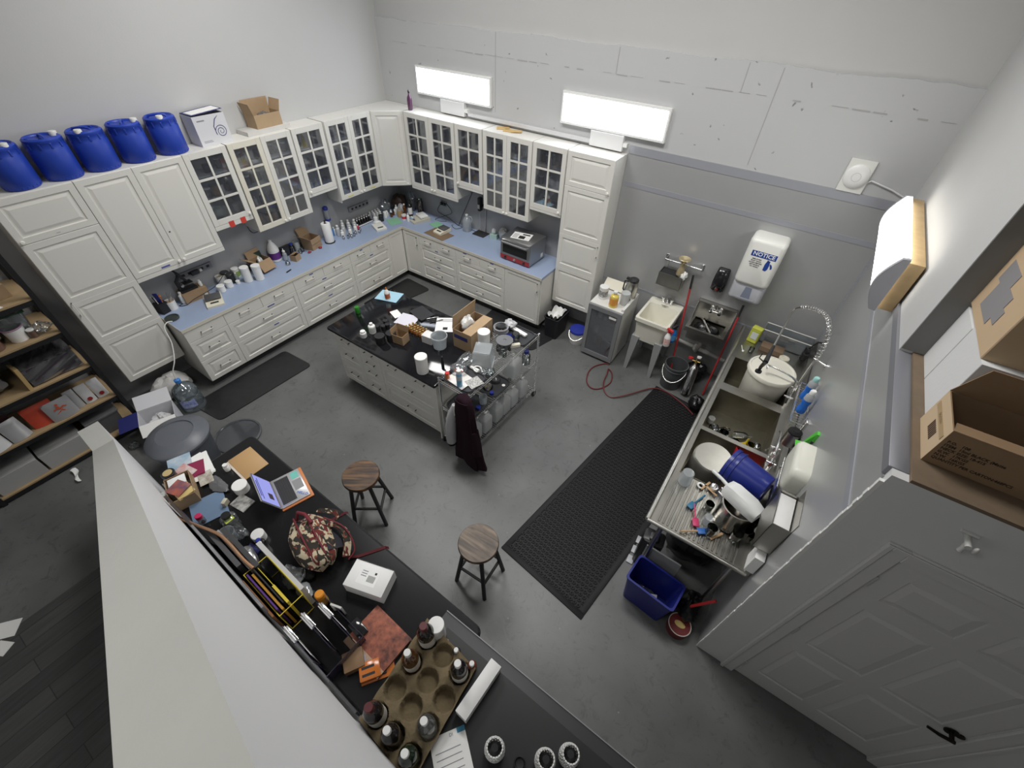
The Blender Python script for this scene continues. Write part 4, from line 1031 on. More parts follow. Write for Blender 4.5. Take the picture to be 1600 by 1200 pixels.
crumpled('tissue', 'white tissue poking out of the pale green box', 'tissue', ct(772, 371)+Vector((0, 0, .071)), .03, PAPER, 14, (1.1, .8, 1.2), .4)
crumpled('foil_pouch', 'silver foil pouch standing between the tissue box and the oven', 'pouch', ct(787, 361), .085, SILVER, 15, (1, .55, 1.25), .22)
for k, pts in enumerate(([at(690, 316, y=-.012), at(684, 330, y=-.012), at(700, 340, y=-.02), ct(716, 347), ct(729, 352), ct(745, 357), ct(754, 360)],
                         [at(697, 318, y=-.012), at(706, 332, y=-.02), at(697, 337, y=-.05), ct(680, 343), ct(690, 346), ct(698, 343)],
                         [at(738, 301, y=-.012), at(729, 322, y=-.012), at(722, 338, y=-.012), ct(716, 348), ct(706, 352), ct(712, 358), ct(722, 356)])):
    cable('cable', ['black cable running along the back counter to the stirrer', 'black cable coiled behind the balance on the back counter', 'black cable dropping down the back wall beside the gallon jug'][k], [p_+Vector((0, 0, .004)) for p_ in pts])
q = at(693, 318, y=-.01); t = thing('wall_outlet', 'black plugs in an outlet on the back wall above the balance', 'outlet', (q.x, -.001, q.z))
G().box(-.06, .06, -.010, 0, -.04, .04, .002).build('plate', mat('grey_outlet_strip', (.22, .22, .24), .45), t)
for k in (-.03, .03): G().box(k-.02, k+.02, -.045, -.0105, -.02, .02, .004).build('plug', BLACKPL, t)
# countertop oven
pf = ct(781.5, 403); pr = ct(826, 420); dv = (pr-pf); wv = dv.length; rz = math.atan2(dv.y, dv.x)
t = thing('countertop_oven', 'stainless convection oven with red control strip on the back counter', 'oven', pf+Vector((0, 0, 0)), rz)
W_, D_, H_ = wv, .42, .335
OVEN = mat('brushed_oven_steel', (.42, .42, .42), .34, metal=.9, bump=.03, bscale=200)
G().box(0, W_, .015, D_, .02, H_, .006).build('body', OVEN, t)
G().box(.004, W_-.004, .0, .015, .085, H_-.006, .004).build('door', OVEN, t)
o = [c for c in t.children if c.name.startswith('door')][0]
G().box(.045, W_-.045, -.002, .0, .12, H_-.085).build('window', mat('oven_window', (.02, .02, .022), .08), o)
g = G(); g.tube([(.03, 0, H_-.04), (.05, -.035, H_-.04), (W_-.05, -.035, H_-.04), (W_-.03, 0, H_-.04)], .009, 8); g.build('handle', CHROME, o)
G().box(.002, W_-.002, .002, .015, .02, .084).build('control_panel', mat('red_control_panel', (.35, .03, .03), .4), t)
for k in range(3):
    g = G(); g.M = Matrix.Translation((W_*(.18+.32*k), .002, .052)) @ Matrix.Rotation(PI/2, 4, 'X'); g.lathe([(.018, 0), (.016, .016), (0, .018)], n=12); g.build('dial', BLACKPL if k != 1 else SILVER, t)
for x in (.03, W_-.03):
    for y in (.05, D_-.04): G().box(x-.015, x+.015, y-.015, y+.015, 0, .02).build('foot', BLACKPL, t)
G().box(W_-.001, W_+.0015, D_*.72, D_*.86, .05, .11).build('rating_label', PAPER, t)
cen = Matrix.Translation(pf) @ Matrix.Rotation(rz, 4, 'Z') @ Vector((W_*.47, D_*.45, H_+.001))
t = thing('printed_sheet', 'white printed sheet with black picture lying on the oven', 'paper', cen, rz+.25)
G().box(-.14, .14, -.105, .105, 0, .0012).build('sheet', PAPER, t)
G().box(-.03, .06, -.08, .01, .0012, .0018).build('printed_picture', INK, t)
for k in range(4): G().box(-.125, -.05, -.07+.035*k, -.055+.035*k, .0012, .0018).build('text_block', mat('grey_print', (.25, .25, .28), .6), t)
G().box(0, .11, .04, .075, .0012, .0018).build('text_block', INK, t)
# ------------------------------------------------------------------ things on the island
IZ = .9146
def it(u, v): return at(500+u/4, 440+v/4, z=IZ)     # pixel in the enlarged island crop
p = it(243, 215)
vessel('drink_can', 'green drink can standing alone at the far left of the island', 'can', p, [('body', ((.026, 0), (.030, .006), (.030, .125), (.026, .133)), mat('green_can', (.05, .32, .04), .3, metal=.5)), ('lid', ((.026, .131), (.024, .129), (0, .129)), STEELBAR), ('label_band', ((.0304, .03), (.0304, .05)), INK, True)])
bottle('white pill bottle nearest the island front edge', it(275, 345), .036, .085, WHITEPL, WHITEPL, .024, name='pill_bottle', hs=.70, hn=.82, caph=.2, lab=mat('printed_white_label', (.6, .62, .6), .6))
t = bottle('white rectangular-looking bottle with printed label behind the pill bottle', it(331, 318), .040, .135, WHITEPL, WHITEPL, .016, hs=.7, hn=.82, lab=mat('printed_white_label', (.6, .62, .6), .6))
bj = white_jar('large black jar in front of the small kraft carton, left of two', it(381, 380), .058, .10, 'large black jars on the island', body=BLACKPL, lidm=BLACKPL)
dup(bj, it(450, 362), 0, 'large black jar touching the small kraft carton, right of two')
sm = white_jar('small black jar behind the big black jars, leftmost', it(362, 300), .028, .062, 'small black jars on the island', body=BLACKPL, lidm=BLACKPL)
dup(sm, it(398, 300), 0, 'small black jar behind the big black jars, middle one in front'); dup(sm, it(424, 290), 0, 'small black jar behind the big black jars, rightmost'); dup(sm, it(412, 268), 0, 'small black jar behind the big black jars, farthest back')
p = it(507, 372); t = carton('carton', 'small open kraft carton on the island among the black jars', p, .15, .15, .12, .115, KRAFT, [('l', .06, .1), ('b', .07, .15)])
AMBV = mat('amber_vial', (.30, .12, .03), .2); GOLD = mat('gold_cap', (.62, .45, .18), .3, metal=.7)
v0 = None
for k in range(21):
    i, j = k % 7, k//7
    q = it(612, 318)+Vector((-.13+.041*i+.012*j, -.045+.042*j+.006*(i % 2), 0))
    if v0 is None: v0 = vessel('vial', "amber vial with gold cap in the huddle of vials on the island", 'vial', q, [('body', tuple(botp(.018, .062, .010, .7, .8)), AMBV), ('cap', tuple(capp(.0125, .055, .016)), GOLD)], 'amber vials with gold caps on the island', n=12)
    else: dup(v0, q)
closed_box('box', 'small plain white box beside the clear bucket on the island', it(685, 372), .12, .13, .11, .10, mat('white_card_box', (.76, .76, .75), .5), cat='box')
t = vessel('bucket', 'empty translucent white bucket on the island', 'bucket', it(750, 405), [('body', tuple(cupp(.088, .155, .072, .003)), MILKYL), ('rim', ((.088, .135), (.093, .137), (.093, .155), (.088, .156)), MILKY, True)], n=30)
white_jar('tall white screw-lid canister at the island front right corner', it(643, 560), .066, .21, name='canister', cat='canister')
flat_sheet('paper', 'white receipt sheet lying left of the black notebook', 'paper', it(476, 202), -.35, .16, .10, PAPER)
t = flat_sheet('paper', 'lavender-white paper stack partly under the black notebook', 'paper', it(545, 240), .25, .24, .22, mat('lavender_paper', (.68, .66, .74), .8), .003)
o = flat_sheet('notebook', 'black closed notebook on the island', 'notebook', it(637, 203)+Vector((0, 0, .0035)), -.22, .26, .19, mat('black_notebook', (.02, .02, .022), .5), .014)
for k, (u, v, m_, lab, rz) in enumerate(((700, 230, SILVER, 'silver pen lying right of the black notebook', .95), (728, 250, INK, 'black pen lying next to the silver pen', 1.0), (615, 255, INK, 'black pen on the lavender paper below the notebook', -.75))):
    q = it(u, v); g = G(); g.M = Matrix.Rotation(rz, 4, 'Z'); g.rod((-.08, 0, .006), (.075, 0, .006), .005, 8); g.rod((.075, 0, .006), (.085, 0, .006), .004, 8, r2=.001)
    z = .0036 if k == 2 else 0
    tag(g.build('pen', m_, None, q+Vector((0, 0, z))), lab, 'pen')
t = thing('paper', 'white printed sheet with black code block left of the big carton', 'paper', it(782, 270), .62)
G().box(-.11, .11, -.14, .14, 0, .0012).build('sheet', PAPER, t); G().box(-.02, .035, -.10, -.05, .0012, .0018).build('printed_block', INK, t)
for k in range(3): G().box(-.08, .08, .10-.02*k, .108-.02*k, .0012, .0017).build('text_line', mat('grey_print', (.25, .25, .28), .6), t)
FOLD = mat('light_blue_folder', (.36, .58, .70), .5)
flat_sheet('folder', 'light blue plastic folder overhanging the far corner of the island', 'folder', it(433, 92), .32, .30, .22, FOLD, .004)
vessel('glue_bottle', 'white glue bottle with red label standing on the light blue folder', 'bottle', it(425, 110)+Vector((0, 0, .0045)), [('body', ((.032, 0), (.034, .06), (.030, .11), (.012, .135), (.010, .14)), WHITEPL), ('nozzle', ((.010, .138), (.005, .17), (0, .172)), mat('orange_plastic', (.75, .22, .03), .4)), ('label_band', ((.0346, .02), (.0346, .085)), mat('rust_label', (.5, .14, .06), .5), True)])
# big kraft carton
a = it(837, 400); b = it(948, 452); dv = b-a; rz = math.atan2(dv.y, dv.x)
t = thing('carton', 'large kraft carton with navy labels and raised flap on the island', 'cardboard box', a, rz)
W_, D_, H_ = dv.length, .40, .24
g = G(); th = .005
g.box(0, W_, 0, th, 0, H_); g.box(0, W_, D_-th, D_, 0, H_); g.box(0, th, th, D_-th, 0, H_); g.box(W_-th, W_, th, D_-th, 0, H_); g.box(th, W_-th, th, D_-th, 0, th)
g.box(W_*.52, W_, 0, D_, H_, H_+.004)
g.build('body', KRAFTL, t)
g = G(); g.slab([(0, 0, H_), (0, D_, H_), (.02, D_, H_+.17), (.02, 0, H_+.17)], .005); g.build('flap', KRAFTL, t)
G().box(W_*.06, W_*.80, -.0012, 0, H_*.55, H_*.76).build('printed_label', NAVY, t); G().box(W_-.0, W_+.0012, D_*.35, D_*.72, H_*.62, H_*.86).build('printed_label', NAVY, t)
crumpled('tissue', 'white paper wad poking out of the large kraft carton', 'tissue', Matrix.Translation(a) @ Matrix.Rotation(rz, 4, 'Z') @ Vector((W_*.26, D_*.45, .14)), .075, PAPER, 17, (.8, 1.1, 1.2), .35)
G().box(W_*.06, W_*.48, D_*.08, D_*.92, .006, .138).build('inner_packing', KRAFTIN, t)

# ------------------------------------------------------------------ wire cart
CA = Vector((3.582, -3.060, 0)); crz = -.03
cart = thing('wire_cart', 'chrome three-shelf wire cart on casters at the island end', 'cart', CA, crz)
CW, CL = .40, 1.235
for x in (0, CW):
    for y in (0, CL):
        g = G(); g.rod((x, y, .10), (x, y, 1.012), .0125, 10)
        for k in range(30): g.lathe([(.0133, 0), (.0133, .004)], c=(x, y, .13+.029*k), n=10)
        g.build('post', CHROME, cart)
        g = G(); g.M = Matrix.Translation((x, y, 0))
        g.rod((-.009, 0, .042), (.009, 0, .042), .041, 18)
        g.mi = 1; g.box(-.014, -.011, -.012, .012, .03, .10); g.box(.011, .014, -.012, .012, .03, .10); g.box(-.014, .014, -.014, .014, .088, .102)
        g.build('caster', [BLACKMAT, STEELBAR], cart)
SZ = (.125, .585, .985)
for z in SZ:
    g = G(); wr = .0042
    for zz in (z, z-.028):
        g.rod((0, 0, zz), (CW, 0, zz), wr, 6); g.rod((0, CL, zz), (CW, CL, zz), wr, 6); g.rod((0, 0, zz), (0, CL, zz), wr, 6); g.rod((CW, 0, zz), (CW, CL, zz), wr, 6)
    for (xa, ya, xb, yb, nn) in ((0, 0, CW, 0, 8), (0, CL, CW, CL, 8), (0, 0, 0, CL, 24), (CW, 0, CW, CL, 24)):
        for i in range(nn):
            f0, f1 = i/nn, (i+.5)/nn
            g.rod((xa+(xb-xa)*f0, ya+(yb-ya)*f0, z), (xa+(xb-xa)*f1, ya+(yb-ya)*f1, z-.028), .0016, 5)
            g.rod((xa+(xb-xa)*f1, ya+(yb-ya)*f1, z-.028), (xa+(xb-xa)*(i+1)/nn, ya+(yb-ya)*(i+1)/nn, z), .0016, 5)
    for i in range(1, 44): g.rod((0, CL*i/44, z+.002), (CW, CL*i/44, z+.002), .0024, 5)
    for x in (CW*.33, CW*.67): g.rod((x, 0, z-.003), (x, CL, z-.003), .0028, 6)
    g.build('wire_shelf', CHROME, cart)
CT0 = Matrix.Translation(CA) @ Matrix.Rotation(crz, 4, 'Z')
def cl(x, y, z): return CT0 @ Vector((x, y, z))
TZ, MZ, LZ = SZ[2]+.0042, SZ[1]+.0042, SZ[0]+.0042
def cp(u, v, z=TZ): return at(660+u/8, 470+v/8, z=z)     # pixel in the enlarged cart-top crop
def rounded_tray(name, label, x0, x1, y0, y1, z, r, m, h=.018, cat='tray', hole=None):
    t = thing(name, label, cat, cl((x0+x1)/2, (y0+y1)/2, z), crz)
    hx, hy = (x1-x0)/2, (y1-y0)/2
    def ring(ins, rr, z_):
        out = []
        for cx, cy, a0 in ((hx-rr, hy-rr, 0), (-hx+rr, hy-rr, PI/2), (-hx+rr, -hy+rr, PI), (hx-rr, -hy+rr, 1.5*PI)):
            for k in range(6):
                a = a0+k*PI/10; out.append((cx+(rr-ins)*math.cos(a), cy+(rr-ins)*math.sin(a), z_))
        return out
    g = G(); L = [[g._v(p) for p in ring(i, r, z_)] for i, z_ in ((0, 0), (0, h), (.012, h), (.018, .006))]
    n = len(L[0]); g._f(L[0][::-1]); g._f(L[-1])
    for a, b in zip(L, L[1:]):
        for i in range(n): g._f([a[i], a[(i+1) % n], b[(i+1) % n], b[i]])
    g.build('body', m, t)
    return t
TRAYM = mat('charcoal_tray', (.035, .036, .04), .45)
rounded_tray('tray', 'charcoal rounded tray at the far end on top of the wire cart', .03, .385, .93, 1.225, TZ, .07, TRAYM)
closed_box('strip', 'white flat bar lying across the far charcoal tray on the cart', cl(.20, 1.12, TZ+.0185), crz-.12, .22, .05, .022, PAPER, cat='bar')
t = vessel('jar', 'upturned clear glass jar near the far tray on the cart', 'jar', cp(1165, 500), [('body', ((.045, 0), (.048, .01), (.048, .09), (.038, .108), (0, .112)), BORO)], n=24)
t = thing('cable_reel', 'grey cable coil with black plug at the island side of the cart top', 'cable coil', cl(.04, .99, TZ+.019), .4)
g = G()
for k in range(5): g.tube([((.075+.006*math.sin(k*2))*math.cos(a*PI/12), (.06+.005*k)*math.sin(a*PI/12), .012+.016*k) for a in range(24)], .008, 6, True)
g.build('coil', mat('grey_cable', (.33, .33, .35), .5), t)
g = G(); g.lathe([(.055, .08), (.055, .10), (.03, .105), (0, .105)], n=20); g.build('black_plug', BLACKPL, t)
crumpled('plastic_bag', 'crumpled white foil bag behind the cable coil at the far end of the cart', 'bag', cl(.07, 1.13, TZ+.019), .06, mat('white_foil_bag', (.6, .6, .62), .3), 41, (1.2, 1, .8), .35)
t = vessel('bowl', 'black bowl with silver disc lid on the cart top', 'bowl', cp(1025, 590), [('body', ((.05, 0), (.075, .05), (.090, .10)), mat('black_bowl', (.02, .02, .022), .3)), ('disc_lid', ((.090, .10), (.094, .104), (.094, .112), (.02, .114), (.016, .108), (0, .108)), mat('brushed_grey_lid', (.25, .25, .26), .35, metal=.6))], n=28)
t = vessel('dish', 'blue round dish under the upturned jar on the cart', 'dish', cp(1080, 478), [('body', ((.05, 0), (.065, .03), (.063, .03), (.048, .006), (0, .006)), BLUEPL)], n=24)
white_jar('white cylinder canister beside the big carton, island side of the cart top', cl(.055, .665, TZ), .068, .235, name='canister', cat='canister')
t = thing('clear_box', 'translucent square plastic tub turned upside down on the cart top', 'plastic tub', cl(.195, .475, TZ), crz+.5)
g = G(); hb, ht, H_ = .105, .088, .20
bq = [(-hb, -hb), (hb, -hb), (hb, hb), (-hb, hb)]; tq = [(-ht, -ht), (ht, -ht), (ht, ht), (-ht, ht)]
B_ = [g._v((x, y, 0)) for x, y in bq]; T_ = [g._v((x, y, H_)) for x, y in tq]
for i in range(4): g._f([B_[i], B_[(i+1) % 4], T_[(i+1) % 4], T_[i]], False)
g._f(T_, False)
g.build('tub', MILKYL, t, ang=.3)
g = G(); g.box(-hb-.006, hb+.006, -hb-.006, -hb, 0, .012); g.box(-hb-.006, hb+.006, hb, hb+.006, 0, .012); g.box(-hb-.006, -hb, -hb, hb, 0, .012); g.box(hb, hb+.006, -hb, hb, 0, .012); g.build('rim', MILKY, t)
crumpled('plastic_bag', 'clear crumpled bag lying between island and cart top', 'bag', cl(.075, .33, TZ), .095, CLEARPL, 44, (.8, 1.5, .6), .3)
for k, (u, v) in enumerate(((985, 660), (1015, 690), (960, 620))): vessel('glass_flask', ['clear glass flask in front of the black bowl, left', 'clear glass flask in front of the black bowl, right', 'clear glass flask right behind the translucent tub'][k], 'flask', cp(u, v), [('body', tuple(botp(.034, .10, .014, .55, .75)), BORO)])
t = thing('clamp_meter', 'pale plastic gun-shaped tool lying behind the upturned jar', 'tool', cp(1165, 570), .9)
G().box(-.08, .05, -.02, .02, 0, .035, .006).build('body', CREAMPL, t); G().box(-.10, -.07, -.06, .01, 0, .03, .004).build('grip', BLACKPL, t)
t = thing('mixer_parts', 'white wire-wrapped tube pieces on the cart in front of the tub', 'tubing', cp(660, 880), .2)
g = G(); g.rod((-.06, .02, .02), (.05, -.01, .03), .018, 10); g.build('white_tube', WHITEPL, t)
g = G(); g.tube([(.03+.04*math.cos(a*PI/8), .04*math.sin(a*PI/8), .02+.03*math.sin(a*PI/16)) for a in range(14)], .008, 6); g.build('hose_loop', WHITEPL, t)
g = G(); g.tube([(-.03, .03, .01), (.02, .04, .03), (.06, .0, .015)], .007, 6); g.build('black_hose', BLACKPL, t)
vessel('glass_cover', 'round clear glass lid with knob lying on the cart near the front', 'lid', cp(845, 890), [('body', ((.055, 0), (.05, .02), (.02, .035), (.012, .05), (0, .055)), BORO)], n=22)
crumpled('plastic_bag', 'small clear crumpled wrap between glass lid and tubing on the cart', 'bag', cp(775, 905), .04, CLEARPL, 45, (1, 1, .6), .3)
rounded_tray('tray', 'charcoal rounded tray at the near end on top of the wire cart', .02, .385, .02, .32, TZ, .06, TRAYM)
t = thing('clamshell', 'clear clamshell box with red contents on the near tray of the cart', 'plastic box', cl(.10, .20, TZ+.0185), crz+.3)
g = G(); g.lathe([(.085, 0), (.095, .03), (.09, .055), (.06, .075), (0, .08)], n=20, sx=1, sy=.8); g.build('shell', CLEARPL, t)
g = G(); g.lathe([(.04, .004), (.05, .02), (.03, .032), (0, .034)], n=12, sy=.7); g.build('red_contents', mat('salmon_red', (.6, .15, .10), .5), t)
flat_sheet('paper', 'white leaflet with red print on the near tray of the cart', 'paper', cl(.19, .12, TZ+.019), crz-.1, .24, .19, mat('printed_leaflet', (.78, .76, .73), .7), .0015)
flat_sheet('card', 'printed card with dense black pattern overhanging the near tray', 'card', cl(.33, .17, TZ+.0205), crz-.3, .13, .15, mat('dense_print', (.75, .74, .70), .7, var=.75, vscale=55, var2=(.12, .12, .12)), .0015)
p = cl(.075, .055, TZ+.0185)
white_jar('little orange pill bottle with red cap at the near corner of the cart', p, .024, .075, body=mat('orange_pill_bottle', (.55, .16, .04), .25), lidm=REDPL, name='pill_bottle', cat='bottle')
p = cl(.245, .045, TZ+.021)
vessel('spray_can', 'blue and white spray can standing on the near tray of the cart', 'can', p, [('body', ((.026, 0), (.029, .005), (.029, .15), (.022, .168)), mat('light_blue_can', (.20, .45, .68), .3, metal=.2)), ('cap', ((.022, .166), (.024, .17), (.024, .205), (.018, .21), (0, .21)), WHITEPL), ('label_band', ((.0296, .09), (.0296, .145)), mat('pale_can_label', (.62, .66, .70), .4), True)])
bottle('slim black bottle with black cap standing at the island edge by the cart', it(770, 545), .016, .17, BLACKPL, BLACKPL, .010)
# mid shelf
rounded_tray('tray', 'large charcoal tray at the near end of the middle cart shelf', .02, .38, .02, .36, MZ, .06, TRAYM)
t = rounded_tray('tray', 'charcoal tray with corner hole in the middle of the cart shelf', .06, .385, .42, .76, MZ, .07, TRAYM)
g = G(); g.lathe([(.020, .0185), (0, .019)], c=(.12, .06, 0), n=16); g.build('corner_hole', PAPER, t)
t = vessel('clear_dome', 'clear cone-shaped dome on the middle cart shelf tray', 'dome', cl(.22, .52, MZ+.0185), [('body', ((.06, 0), (.05, .03), (.015, .08), (0, .085)), BORO)], n=20)
vessel('blue_cap', 'round bright blue screw cap on the middle cart shelf tray, far one', 'cap', cl(.32, .46, MZ+.0185), [('body', tuple(capp(.024, 0, .028)), BLUEPL)])
vessel('blue_cap', 'bright blue screw cap behind the jacket on the middle cart shelf', 'cap', cl(.345, .20, MZ+.0185), [('body', tuple(capp(.026, 0, .03)), BLUEPL)])
open_cup('white translucent cup next to the jacket on the middle cart shelf', cl(.33, .30, MZ+.0185), .045, .10, MILKYL)
t = vessel('dish', 'dark smoky dome on the far side of the middle cart tray', 'dome', cl(.22, .66, MZ+.0185), [('body', ((.06, 0), (.055, .03), (.02, .055), (0, .06)), mat('smoky_plastic', (.06, .06, .065), .2))], n=20)
def hdpe_jug(label, loc, rz, sx=.125, sy=.17, h=.25, group='white plastic jugs on the wire cart', cap=True):
    t = thing('plastic_jug', label, 'jug', loc, rz, group)
    g = G(); L = []
    for s, z in ((.96, 0), (1, .008), (1, h*.66), (.93, h*.74), (.60, h*.86), (.28, h*.93), (.26, h)):
        hx, hy = sx/2*s, sy/2*s; r = min(hx, hy)*.35
        ring = []
        for cx, cy, a0 in ((hx-r, hy-r, 0), (-hx+r, hy-r, PI/2), (-hx+r, -hy+r, PI), (hx-r, -hy+r, 1.5*PI)):
            for k in range(4): a = a0+k*PI/6; ring.append(g._v((cx+r*math.cos(a), cy+r*math.sin(a), z)))
        L.append(ring)
    n = len(L[0]); g._f(L[0][::-1]); g._f(L[-1])
    for a, b in zip(L, L[1:]):
        for i in range(n): g._f([a[i], a[(i+1) % n], b[(i+1) % n], b[i]])
    g.build('body', MILKY, t)
    g = G(); g.tube([(0, sy*.16, h*.88), (0, sy*.34, h*.93), (0, sy*.44, h*.80), (0, sy*.46, h*.64)], .011, 8); g.build('handle', MILKY, t)
    if cap: g = G(); g.lathe([(.021, h-.012), (.021, h+.010), (0, h+.012)], n=14); g.build('cap', WHITEPL, t)
    return t
j0 = hdpe_jug('milky square jug standing tall at the far end of the middle cart shelf', cl(.28, .90, MZ), crz+.1, .17, .20, .27)
bottle('clear lab bottle with bright blue cap at the far end of the middle cart shelf', cl(.315, 1.13, MZ), .05, .20, BORO, BLUEPL, .026, name='lab_bottle', caph=.16)
JL = ['milky jug on the bottom cart shelf nearest the jacket', 'milky jug on the bottom cart shelf, second from the jacket', 'milky jug on the bottom cart shelf, third from the jacket', 'milky jug on the bottom cart shelf, fourth from the jacket', 'milky jug on the bottom cart shelf, nearest the far caster']
for k, y in enumerate((.34, .55, .70, .86, 1.06)):
    if k == 0: j1 = hdpe_jug(JL[0], cl(.315, y, LZ), crz, .12, .15, .27)
    else: dup(j1, cl(.315, y, LZ), crz+.05*(k % 2), JL[k])
j2 = dup(j1, cl(.30, .17, LZ), crz, 'milky jug on the bottom cart shelf right behind the hanging jacket')
t = thing('plastic_bin', 'white rectangular bin at the near end of the bottom cart shelf', 'bin', cl(.11, .15, LZ), crz)
g = G(); hx, hy, H_ = .10, .13, .26
q0 = [g._v((x*.92, y*.92, 0)) for x, y in ((-hx, -hy), (hx, -hy), (hx, hy), (-hx, hy))]; q1 = [g._v((x, y, H_)) for x, y in ((-hx, -hy), (hx, -hy), (hx, hy), (-hx, hy))]
q2 = [g._v((x*.96, y*.96, H_)) for x, y in ((-hx, -hy), (hx, -hy), (hx, hy), (-hx, hy))]; q3 = [g._v((x*.88, y*.88, .006)) for x, y in ((-hx, -hy), (hx, -hy), (hx, hy), (-hx, hy))]
g._f(q0[::-1]); g._f(q3)
for A_, B_ in ((q0, q1), (q1, q2), (q2, q3)):
    for i in range(4): g._f([A_[i], A_[(i+1) % 4], B_[(i+1) % 4], B_[i]])
g.build('body', WHITEPL, t, ang=.3)
# jacket hanging from the near corner of the cart
JAC = mat('dark_plum_fleece', (.020, .009, .014), .95, bump=.25, bscale=90, spec=.15)
t = thing('jacket', 'dark plum jacket with one pale grey sleeve hanging on the cart corner', 'jacket', cl(.385, -.05, 0), crz)
rj = random.Random(3)
secs = [(1.02, .055, .045, 0, 0), (1.0, .085, .055, .005, -.008), (.92, .105, .06, .015, -.02), (.80, .125, .062, .02, -.03), (.66, .135, .062, .03, -.03), (.50, .15, .06, .04, -.03), (.34, .17, .062, .05, -.03), (.20, .19, .066, .06, -.03), (.07, .205, .07, .075, -.03)]
g = G(); L = []
for si, (z, rx, ry, ox, oy) in enumerate(secs):
    f = 1-si/8
    ring = []
    for i in range(28):
        a = 2*PI*i/28
        k = 1+.14*(1-f*.5)*math.sin(5*a+.5*si*.4)+.07*math.sin(9*a+si*.5)
        ring.append(g._v((ox+rx*k*math.cos(a), oy+ry*k*math.sin(a)*1.0, z+(.03*math.sin(3*a+1) if si == 8 else 0))))
    L.append(ring)
g._f(L[0][::-1])
for a, b in zip(L, L[1:]):
    for i in range(28): g._f([a[i], a[(i+1) % 28], b[(i+1) % 28], b[i]])
g._f(L[-1])
g.build('body', JAC, t, ang=1.2)
g = G(); g.sheet(lambda u, v: (-.055+.16*u+.01*math.sin(v*9), -.075-.022*math.sin(PI*u)*(1-.3*v)-.012*v, 1.03-.34*v-.05*u*v), 8, 8, .008); g.build('hood', JAC, t, ang=1.2)
g = G(); g.tube([(-.08, -.06, .90), (-.10, -.085, .78), (-.115, -.10, .62), (-.13, -.10, .47), (-.13, -.10, .34)], [.026, .046, .056, .060, .054], 14); g.build('pale_sleeve', mat('pale_grey_fleece', (.42, .42, .43), .95, bump=.2, bscale=90), t, ang=1.2)
g = G(); g.tube([(-.13, -.10, .345), (-.131, -.10, .29)], [.050, .042], 14); g.build('cuff', JAC, t, ang=1.2)
g = G(); g.tube([(.13, -.03, .62), (.165, -.04, .45), (.19, -.045, .30)], [.05, .055, .05], 12); g.build('dark_sleeve', JAC, t, ang=1.2)
g = G(); g.tube([(-.055, -.085, .93), (-.06, -.09, .86), (-.055, -.09, .79)], .005, 6); g.build('white_piping', PAPER, t)
# ------------------------------------------------------------------ stools, mats, floor things
STW = [mat('brown_wood_seat', (.20, .105, .05), .45, var=.6, vscale=5), mat('weathered_wood_seat', (.23, .17, .125), .55, var=.4, vscale=6)]
def wood_mat(name, c1, c2):
    mm = bpy.data.materials.new(name); mm.use_nodes = True; nt = mm.node_tree; b = nt.nodes['Principled BSDF']; b.inputs['Roughness'].default_value = .5
    tc = nt.nodes.new('ShaderNodeTexCoord'); mp = nt.nodes.new('ShaderNodeMapping'); mp.inputs['Scale'].default_value = (3, 26, 3)
    n1 = nt.nodes.new('ShaderNodeTexNoise'); n1.inputs['Scale'].default_value = 1.2; n1.inputs['Detail'].default_value = 7; n1.inputs['Distortion'].default_value = .5
    n2 = nt.nodes.new('ShaderNodeTexNoise'); n2.inputs['Scale'].default_value = 7; n2.inputs['Detail'].default_value = 3
    r = nt.nodes.new('ShaderNodeValToRGB'); r.color_ramp.elements[0].position = .36; r.color_ramp.elements[1].position = .62
    r.color_ramp.elements[0].color = (*c1, 1); r.color_ramp.elements[1].color = (*c2, 1)
    mx = nt.nodes.new('ShaderNodeMixRGB'); mx.blend_type = 'MULTIPLY'; mx.inputs[0].default_value = .5
    r2 = nt.nodes.new('ShaderNodeValToRGB'); r2.color_ramp.elements[0].position = .35; r2.color_ramp.elements[0].color = (.35, .33, .32, 1); r2.color_ramp.elements[1].position = .55
    nt.links.new(tc.outputs['Object'], mp.inputs[0]); nt.links.new(mp.outputs[0], n1.inputs['Vector']); nt.links.new(tc.outputs['Object'], n2.inputs['Vector'])
    nt.links.new(n1.outputs['Fac'], r.inputs[0]); nt.links.new(n2.outputs['Fac'], r2.inputs[0]); nt.links.new(r.outputs[0], mx.inputs[1]); nt.links.new(r2.outputs[0], mx.inputs[2])
    nt.links.new(mx.outputs[0], b.inputs['Base Color'])
    return mm
BLKWOOD = mat('black_painted_wood', (.02, .02, .021), .5)
def stool(label, loc, rz, m_, leg_r):
    t = thing('stool', label, 'stool', loc, rz, 'round stools')
    g = G(); g.lathe([(.150, .612), (.166, .618), (.168, .630), (.166, .645), (.162, .650), (0, .651)], n=44); g.build('seat', m_, t)
    P0, P1 = .115, leg_r
    cs = [(1, 1), (-1, 1), (-1, -1), (1, -1)]; k = .7071
    for sx, sy in cs:
        g = G(); g.tube([(sx*k*P1, sy*k*P1, 0), (sx*k*P0, sy*k*P0, .614)], .0185, 10); g.build('leg', BLKWOOD, t)
    for i in range(4):
        z = .22 if i % 2 else .26
        r = P1+(P0-P1)*z/.614
        a, b = cs[i], cs[(i+1) % 4]
        g = G(); g.rod((a[0]*k*r, a[1]*k*r, z), (b[0]*k*r, b[1]*k*r, z), .013, 8); g.build('stretcher', BLKWOOD, t)
    return t
stool('round stool with dark brown wood seat and black legs, beside the bag table', (3.592, -4.178, 0), .62, wood_mat('brown_wood_grain', (.022, .011, .006), (.17, .085, .033)), .215)
stool('round stool with greyer weathered wood seat, standing near the perforated mat', (4.858, -4.065, 0), .05, wood_mat('weathered_wood_grain', (.055, .037, .026), (.20, .145, .10)), .215)
